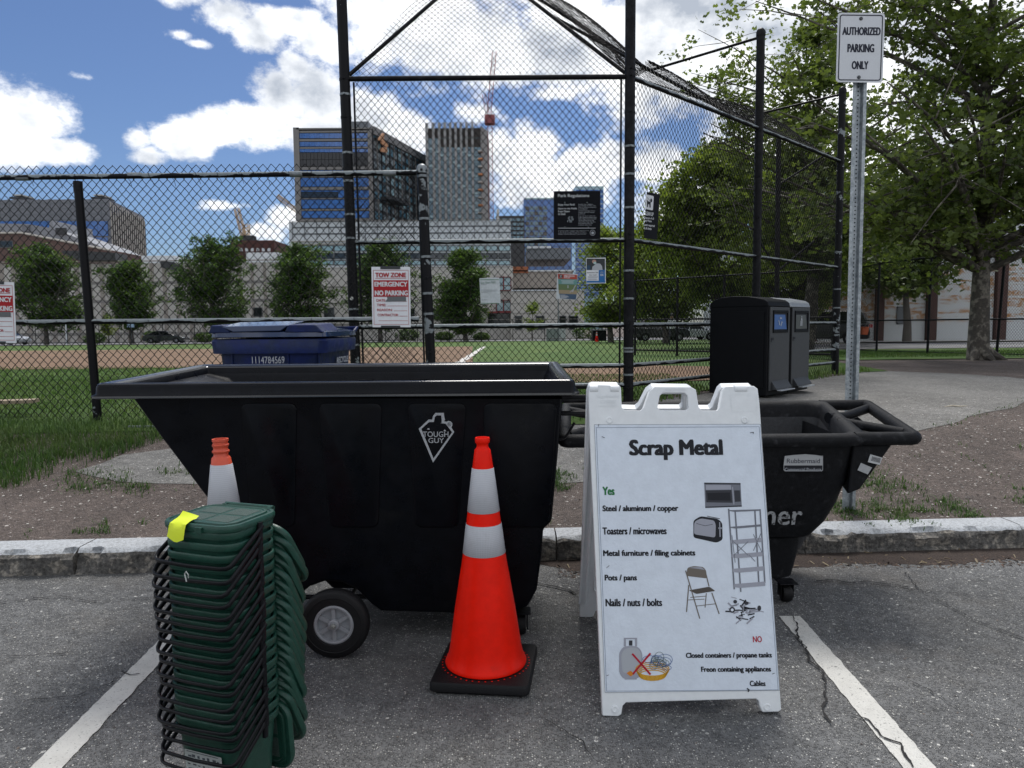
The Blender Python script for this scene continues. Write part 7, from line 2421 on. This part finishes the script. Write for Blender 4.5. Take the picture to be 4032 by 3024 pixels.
b = MB(); x0 = at_y(1700, 700, YW).x; x1 = at_y(2700, 700, YW).x
b.box(x0, x1, YW + .4, YW + 20, zb3 - .1, 8.0); b.build('wall', mat('warehouse_white', (.50, .52, .54), .7, var=.1, vscale=.7, local=False), wh)
piers = [(1750, 1764), (1893, 1908), (2003, 2022), (2150, 2172), (2314, 2334), (2480, 2510)]
for (u0, u1) in piers:
    a_, c_ = at_y(u0, 740, YW), at_y(u1, 740, YW); b = MB(); b.box(a_.x, c_.x, YW, YW + .5, zb3 - .1, 6.2); b.build('brick_pier', M_BRK2, wh)
    nrow = int(6.2 / .26)
    b = MB()
    for r_i in range(nrow): b.box(a_.x - .012, c_.x + .012, YW - .012, YW + .3, zb3 + r_i * .26, zb3 + r_i * .26 + .22)
    b.build('brick_courses', M_BRK2, wh)['kind'] = 'stuff'
for (ua, ub) in zip(piers[:-1], piers[1:]):
    a_, c_ = at_y(ua[1], 740, YW), at_y(ub[0], 740, YW)
    dr_ = None
    b = MB(); b.box(a_.x + .03, c_.x - .03, YW + .30, YW + .38, zb3, 4.9); dr_ = b.build('roller_door', M_DOOR, wh)
    me0 = None
    for r_i in range(26):
        if me0 is None:
            b = MB(); b.box(a_.x + .05, c_.x - .05, YW + .25, YW + .31, 0, .155); sl0 = b.build('slat', M_DOOR, dr_, loc=(0, 0, zb3 + .04)); me0 = sl0.data
        else:
            link('slat', me0, dr_, (0, 0, zb3 + .04 + r_i * .175))
b = MB(); b.box(x0, x1, YW - .1, YW + .5, 6.2, 6.7); b.build('lintel', mat('lintel_grey', (.3, .3, .3), .8), wh)
window(1936, 662, 1960, 700, YW + .24, wh, M_FRAMEG, M_GPAN, .06)
# ------------------------------------------------------------------ trees
def leaf_mat(name, a, b, c, tr=.4):
    m = bpy.data.materials.new(name); m.use_nodes = True
    t, bs = tree_of(m)
    geo = t.n('ShaderNodeNewGeometry')
    col = t.mix(geo.outputs['Random Per Island'], a, b)
    col = t.mix(t.ramp(t.noise(geo.outputs['Position'], .55, 4, .6), .4, .7, 0, .6), col, c)
    t.l(col, bs.inputs['Base Color'])
    bs.inputs['Roughness'].default_value = .5; bs.inputs['Specular IOR Level'].default_value = .35
    tl = t.n('ShaderNodeBsdfTranslucent')
    sc = t.n('ShaderNodeVectorMath', operation='MULTIPLY'); t.l(col, sc.inputs[0]); sc.inputs[1].default_value = (1.4, 1.45, .7); t.l(sc.outputs[0], tl.inputs['Color'])
    mx = t.n('ShaderNodeMixShader'); mx.inputs[0].default_value = tr
    t.l(bs.outputs[0], mx.inputs[1]); t.l(tl.outputs[0], mx.inputs[2])
    t.l(mx.outputs[0], m.node_tree.nodes['Material Output'].inputs['Surface'])
    return m


M_LFP = leaf_mat('plane_leaf', (.050, .078, .024), (.125, .165, .050), (.18, .22, .075), .5)
M_LFZ = leaf_mat('street_tree_leaf', (.024, .058, .014), (.065, .12, .024), (.11, .17, .035), .4)
M_LFL = leaf_mat('light_leaf', (.10, .145, .028), (.18, .235, .050), (.23, .28, .075), .5)
M_BARK = mat('mottled_bark', (.16, .145, .12), .85, var=.3, vscale=5, color2=(.055, .048, .04), lo=.42, hi=.52, bump=.7, bscale=18)
M_BARK2 = mat('grey_bark', (.085, .075, .066), .9, var=.3, vscale=4, bump=.6, bscale=20)


def leaves_mesh(name, C_, size, m, droop=.3, lobed=True):
    N = len(C_)
    a = rng.uniform(0, 2 * math.pi, N)
    nrm = np.stack([rng.normal(0, .55, N), rng.normal(0, .55, N), np.abs(rng.normal(.6, .35, N))], 1); nrm /= np.linalg.norm(nrm, axis=1, keepdims=True)
    t0 = np.stack([np.cos(a), np.sin(a), -droop * np.ones(N)], 1); t0 -= nrm * (t0 * nrm).sum(1, keepdims=True); t0 /= np.linalg.norm(t0, axis=1, keepdims=True)
    s0 = np.cross(nrm, t0)
    sz = (size * rng.uniform(.55, 1.25, N))[:, None]
    if lobed: out = [(0, -.5, 0), (.42, -.30, .06), (.22, .02, -.02), (.50, .28, .10), (0, .62, -.05), (-.50, .24, .10), (-.22, .0, -.02), (-.42, -.32, .06)]
    else: out = [(0, -.5, 0), (.34, 0, .07), (0, .55, -.05), (-.34, 0, .07)]
    vs = np.stack([C_ + s0 * (x * sz) + t0 * (y * sz) + nrm * (z * sz) for x, y, z in out], 1).reshape(-1, 3)
    k = len(out); b = (np.arange(N) * k)[:, None]
    if lobed: polys = [b + np.array([[0, 1, 2, 6]])[:, [0, 1, 2, 3]], b + np.array([[0, 6, 7]]), b + np.array([[2, 3, 4, 6]]), b + np.array([[4, 5, 6]])]
    else: polys = [b + np.array([[0, 1, 2, 3]])]
    return np_mesh(name, vs, polys, m)


def skeleton(h, base_h, tr, ells, nl, nsub, ntw, seed, up=.3, spread=.5, split=None):
    """trunk and limbs; returns tube mesh builder and twig ends"""
    rr = random.Random(seed); b = MB(); tips = []
    wob = [Vector((0, 0, 0))]; n = 8
    for i in range(1, n + 1): wob.append(Vector((rr.uniform(-1, 1) * tr * .5, rr.uniform(-1, 1) * tr * .5, 0)) + wob[-1] * .85)
    top = h * .86
    tp = [Vector((wob[i].x, wob[i].y, top * i / n)) for i in range(n + 1)]
    rad = [tr * (1.32 if i == 0 else 1.05 if i == 1 else max(.06, 1 - (i / n) ** 1.1 * .88)) for i in range(n + 1)]
    b.tube([tp[0] - Vector((0, 0, .2))] + tp, [tr * 1.6] + rad, 12)
    def on_trunk(z):
        f = min(max(z / top, 0), .999) * n; i = int(f); return tp[i].lerp(tp[i + 1], f - i), tr * max(.06, 1 - (f / n) ** 1.1 * .88)
    for L in range(nl):
        e = ells[L % len(ells)]
        while True:
            d = Vector((rr.gauss(0, 1), rr.gauss(0, 1), rr.gauss(0, 1))).normalized() * rr.uniform(.55, .97) ** .5
            q = Vector((e[0] + d.x * e[3], e[1] + d.y * e[4], e[2] + d.z * e[5]))
            if q.z > base_h * .7: break
        hd = Vector((q.x, q.y, 0)).length
        zs = min(max(base_h * .8, q.z - hd * spread - rr.uniform(0, .8)), top * .95)
        s, rs = on_trunk(zs); r0 = min(rs * .55, .018 * (q - s).length + .02)
        c = s.lerp(q, .5) + Vector((rr.uniform(-.3, .3), rr.uniform(-.3, .3), up * (q - s).length * .3))
        pth = [s.lerp(c, t_).lerp(c.lerp(q, t_), t_) for t_ in (0, .2, .4, .6, .8, 1)]
        b.tube(pth, [r0 * (1 - .82 * t_) for t_ in (0, .2, .4, .6, .8, 1)], 6)
        for k in range(nsub):
            f = rr.uniform(.35, 1); o = pth[min(5, int(f * 5))]
            dd = Vector((rr.gauss(0, 1), rr.gauss(0, 1), rr.gauss(0, .6))).normalized() * (q - s).length * rr.uniform(.16, .36)
            e1 = o + dd
            b.tube([o, o.lerp(e1, .5) + Vector((0, 0, .05)), e1], [r0 * .3, r0 * .2, r0 * .08], 4)
            for w_ in range(ntw): tips.append(o.lerp(e1, rr.uniform(.3, 1.1)) + Vector((rr.gauss(0, .16), rr.gauss(0, .16), rr.gauss(0, .12))) * (h / 9))
    return b, tips


def tree(name, label, loc, h, base_h, tr, ells, nl, nsub, ntw, per, size, cl, m, bark, seed, lobed=True, up=.3, spread=.5, group=None, cat='tree'):
    root = thing(name, label, cat, loc, group=group)
    b, tips = skeleton(h, base_h, tr, ells, nl, nsub, ntw, seed, up, spread)
    b.build('trunk', bark, root, smooth=True, angle=80)
    T = np.array([t_[:] for t_ in tips])
    idx = np.repeat(np.arange(len(T)), per)
    csz = rng.uniform(.6, 1.5, len(T))[idx][:, None]
    C_ = T[idx] + rng.normal(0, 1, (len(idx), 3)) * np.array([cl, cl, cl * .55]) * csz
    C_ = C_[C_[:, 2] > base_h * .62]
    link('crown', leaves_mesh('crown', C_, size, m, lobed=lobed), root)['kind'] = 'stuff'
    return root


# plane tree by the path
g = at_z(2112, 782, .40); g.z = gz(g.x, g.y)
plane = tree('plane_tree', 'large plane tree with mottled trunk standing on the grass at the right', (g.x, g.y, g.z), 15.0, 2.6, .185,
     [(-.5, -.2, 7.0, 5.6, 4.4, 4.3), (-3.2, -.8, 4.8, 3.2, 2.8, 1.7), (1.5, -.5, 9.5, 5.0, 4.4, 4.6), (-1.5, 0, 10.5, 4.6, 4.0, 4.0), (3.0, -1.0, 5.0, 4.0, 3.2, 1.9)], 88, 7, 3, 21, .120, .18, M_LFP, M_BARK, 5, spread=.35, up=.15)
b = MB()
for (dx, dy) in ((.55, -.25), (-.35, -.35), (.1, -.5)): b.tube([(0, 0, .35), (dx * .5, dy * .5, .12), (dx, dy, -.02)], [.16, .11, .03], 8)
b.build('root_flare', M_BARK, plane, smooth=True)
# second plane tree nearer the backstop, its crown filling behind the sign
tree('plane_tree', 'broad plane tree behind the backstop wing and the parking sign, left of the mottled trunk', (10.9, 27.5, gz(10.9, 27.5)), 13.5, 3.0, .24,
     [(0, 0, 7.5, 4.6, 4.0, 4.2), (-1.6, 0, 9.6, 3.4, 3.2, 3.4), (1.8, -.5, 5.2, 3.8, 3.0, 2.2)], 62, 7, 3, 17, .145, .22, M_LFP, M_BARK, 15, spread=.4, up=.15)
# lighter trees seen through the wing mesh
tree('maple_tree', 'light green maple seen through the mesh right of the middle backstop post', (at_y(1550, 700, 33).x, 33, gz(9, 33)), 9.6, 2.2, .18,
     [(0, 0, 5.6, 3.9, 3.4, 3.4), (-.5, 0, 7.2, 2.4, 2.2, 2.2)], 60, 6, 3, 16, .20, .28, M_LFL, M_BARK2, 22, spread=.5)
tree('maple_tree', 'light green maple at far right behind the wing of the backstop', (at_y(1720, 700, 37).x, 37, gz(14, 37)), 10.2, 2.0, .18,
     [(0, 0, 5.6, 4.4, 3.6, 4.2)], 60, 6, 3, 16, .22, .32, M_LFL, M_BARK2, 23, spread=.5)
tree('maple_tree', 'dark green maple low behind the path, between the sign post and the plane trunk', (at_y(1960, 700, 43).x, 43, gz(22, 43)), 10.5, 3.5, .2,
     [(0, 0, 6.8, 4.8, 3.6, 3.4)], 50, 6, 3, 15, .24, .34, M_LFP, M_BARK2, 24, spread=.5)
tree('maple_tree', 'rounded light green maple just left of the middle backstop post, beyond the field', (at_y(1320, 700, 58).x, 58, gz(7, 58)), 9.5, 1.8, .2,
     [(0, 0, 5.2, 3.6, 3.2, 3.9)], 46, 6, 3, 16, .27, .36, M_LFL, M_BARK2, 31, False, spread=.6)
tree('maple_tree', 'light green maple beyond the field just right of the middle backstop post', (at_y(1440, 700, 50).x, 50, gz(10, 50)), 9.6, 1.8, .2,
     [(0, 0, 5.4, 4.2, 3.2, 3.9)], 50, 6, 3, 16, .27, .36, M_LFL, M_BARK2, 32, False, spread=.6)
# row of vase shaped street trees
spec = [(100, 184, 508, 696, 75, 'first'), (285, 132, 548, 694, 75, 'second'), (464, 192, 488, 694, 75, 'third'), (650, 156, 505, 690, 75, 'fourth'), (822, 150, 500, 700, 75, 'fifth'), (1006, 142, 526, 712, 74, 'sixth')]
words = ['wide dark green street tree behind the far left end of the field', 'small dark green street tree just right of the left fence post', 'tallest dark green street tree, left of the blue recycling cart', 'dark green street tree rising behind the blue recycling cart',
         'dark green street tree behind the tow zone notice', 'dark green street tree between fence end post and white paper notice']
for i, (u, wpx, vt, vb, y, _) in enumerate(spec):
    c = at_y(u, 735, y); z0 = gz(c.x, y)
    W2 = wpx / 1600 * y / 2; zt3 = at_y(u, vt, y).z - z0; zb4 = at_y(u, vb, y).z - z0
    tree('street_tree', words[i], (c.x, y, z0), zt3, zb4 * .9, .20, [(0, 0, (zt3 + zb4) / 2 - .1, W2 * 1.14, W2 * .95, (zt3 - zb4) / 2 * 1.0), (0, 0, zt3 * .72, W2 * .7, W2 * .7, (zt3 - zb4) * .28)],
         58, 7, 3, 21, .25, .27, M_LFZ, M_BARK2, 40 + i, False, up=-.2, spread=1.1, group='street trees along the far edge of the field')
for i, (u, y, h, lab_) in enumerate(((1150, 74, 4.2, 'small thin ornamental tree in front of the school annex'), (235, 82, 3.6, 'thin young tree against the beige school wall, left'), (1300, 84, 5.5, 'thin young tree behind the black dumpster'))):
    c = at_y(u, 735, y)
    tree('young_tree', lab_, (c.x, y, gz(c.x, y)), h, h * .3, .07, [(0, 0, h * .64, h * .26, h * .26, h * .34)], 14, 5, 2, 9, .20, .16, M_LFL, M_BARK2, 60 + i, False)
# clipped shrubs along the school wall
for i, (u, w_, hh) in enumerate(((205, 1.4, 1.1), (330, 1.3, 1.2), (440, 1.2, 1.0), (560, 1.6, 1.2), (700, 1.2, 1.1), (880, 1.5, 1.2), (960, 1.2, .9), (1040, 1.0, .8), (1265, 1.6, 1.3))):
    y = 84; c = at_y(u, 735, y); N = 900
    d = rng.normal(0, 1, (N, 3)); d /= np.linalg.norm(d, axis=1, keepdims=True); d *= rng.uniform(.6, 1, N)[:, None]
    C_ = d * np.array([w_, .8, hh * .62]) + np.array([0, 0, hh * .6]); C_ = C_[C_[:, 2] > 0]
    s_ = thing('shrub', 'low dark shrub along the school wall, %s' % ('right of the white car', 'behind the dark grey sedan', 'just right of the dark grey sedan', 'left of the blue cart', 'behind the blue cart', 'behind the fence end post', 'right of the fence end post', 'below the white paper notice', 'left of the black dumpster')[i], 'shrub', (c.x, y, gz(c.x, y)), group='shrubs along the school wall')
    link('foliage', leaves_mesh('foliage', C_, .22, M_LFZ, lobed=False), s_)['kind'] = 'stuff'
# wooded rise closing the far right
pw = thing('person', 'pedestrian in a white shirt and dark trousers walking beyond the dugout fence', 'person')
pc_ = at_y(1451, 735, 40); gzp = gz(pc_.x, 40)
bmv = bmesh.new()
J = {'pelvis': (0, 0, .95, .15), 'chest': (0, 0, 1.25, .17), 'neck': (0, 0, 1.46, .06), 'head': (0, -.01, 1.62, .10), 'crown': (0, 0, 1.72, .07),
     'lh': (-.10, 0, .88, .10), 'lk': (-.12, -.10, .50, .065), 'la': (-.13, -.02, .09, .045), 'lf': (-.13, -.16, .04, .035),
     'rh': (.10, 0, .88, .10), 'rk': (.12, .06, .49, .065), 'ra': (.13, .22, .12, .045), 'rf': (.13, .12, .04, .035),
     'ls': (-.19, 0, 1.38, .065), 'le': (-.25, .05, 1.12, .048), 'lw': (-.24, -.04, .90, .035), 'rs': (.19, 0, 1.38, .065), 're': (.25, -.04, 1.12, .048), 'rw': (.24, -.12, .92, .035)}
names = list(J); vv = {k_: bmv.verts.new(Vector(J[k_][:3]) + Vector((pc_.x, 40, gzp))) for k_ in names}
for a_, c_ in (('pelvis', 'chest'), ('chest', 'neck'), ('neck', 'head'), ('head', 'crown'), ('pelvis', 'lh'), ('lh', 'lk'), ('lk', 'la'), ('la', 'lf'), ('pelvis', 'rh'), ('rh', 'rk'), ('rk', 'ra'), ('ra', 'rf'), ('chest', 'ls'), ('ls', 'le'), ('le', 'lw'), ('chest', 'rs'), ('rs', 're'), ('re', 'rw')):
    bmv.edges.new((vv[a_], vv[c_]))
me = bpy.data.meshes.new('body'); bmv.to_mesh(me); bmv.free()
M_BODY = bpy.data.materials.new('dressed_body'); M_BODY.use_nodes = True
t, bs = tree_of(M_BODY); sp_ = t.n('ShaderNodeSeparateXYZ'); t.l(t.n('ShaderNodeNewGeometry').outputs['Position'], sp_.inputs[0])
hz_ = t.m('SUBTRACT', sp_.outputs[2], gzp)
c1_ = t.mix(t.m('GREATER_THAN', hz_, .93), (.02, .022, .03), (.50, .52, .55)); c1_ = t.mix(t.m('GREATER_THAN', hz_, 1.46), c1_, (.30, .18, .13)); t.l(c1_, bs.inputs['Base Color'])
me.materials.append(M_BODY)
o = link('body', me, pw)
o.modifiers.new('skin', 'SKIN'); o.modifiers.new('sub', 'SUBSURF').render_levels = 1
for i, k_ in enumerate(names): me.skin_vertices[0].data[i].radius = (J[k_][3], J[k_][3] * .8)
hb = MB(); hb.lathe([(.001, .115), (.07, .10), (.10, .05), (.102, 0), (.09, -.05)], 12, (pc_.x, 40.01, gzp + 1.65)); hb.build('hair', M_DKF, pw, smooth=True)
# ------------------------------------------------------------------ every thing stands on its own base point
bpy.context.view_layer.update()


def mesh_kids(o):
    out = [o] if o.type == 'MESH' else []
    for ch in o.children: out += mesh_kids(ch)
    return out


for o in list(COL.objects):
    if o.parent is not None or o.location.length > 1e-6 or 'category' not in o: continue
    pts = [k.matrix_world @ Vector(c) for k in mesh_kids(o) for c in k.bound_box]
    if not pts: continue
    xs, ys, zs = [p.x for p in pts], [p.y for p in pts], [p.z for p in pts]
    base = Vector(((min(xs) + max(xs)) / 2, (min(ys) + max(ys)) / 2, min(zs)))
    if o.type == 'MESH': o.data.transform(Matrix.Translation(-base)); o.location = base
    else:
        o.location = base
        for ch in o.children: ch.location = Vector(ch.location) - base
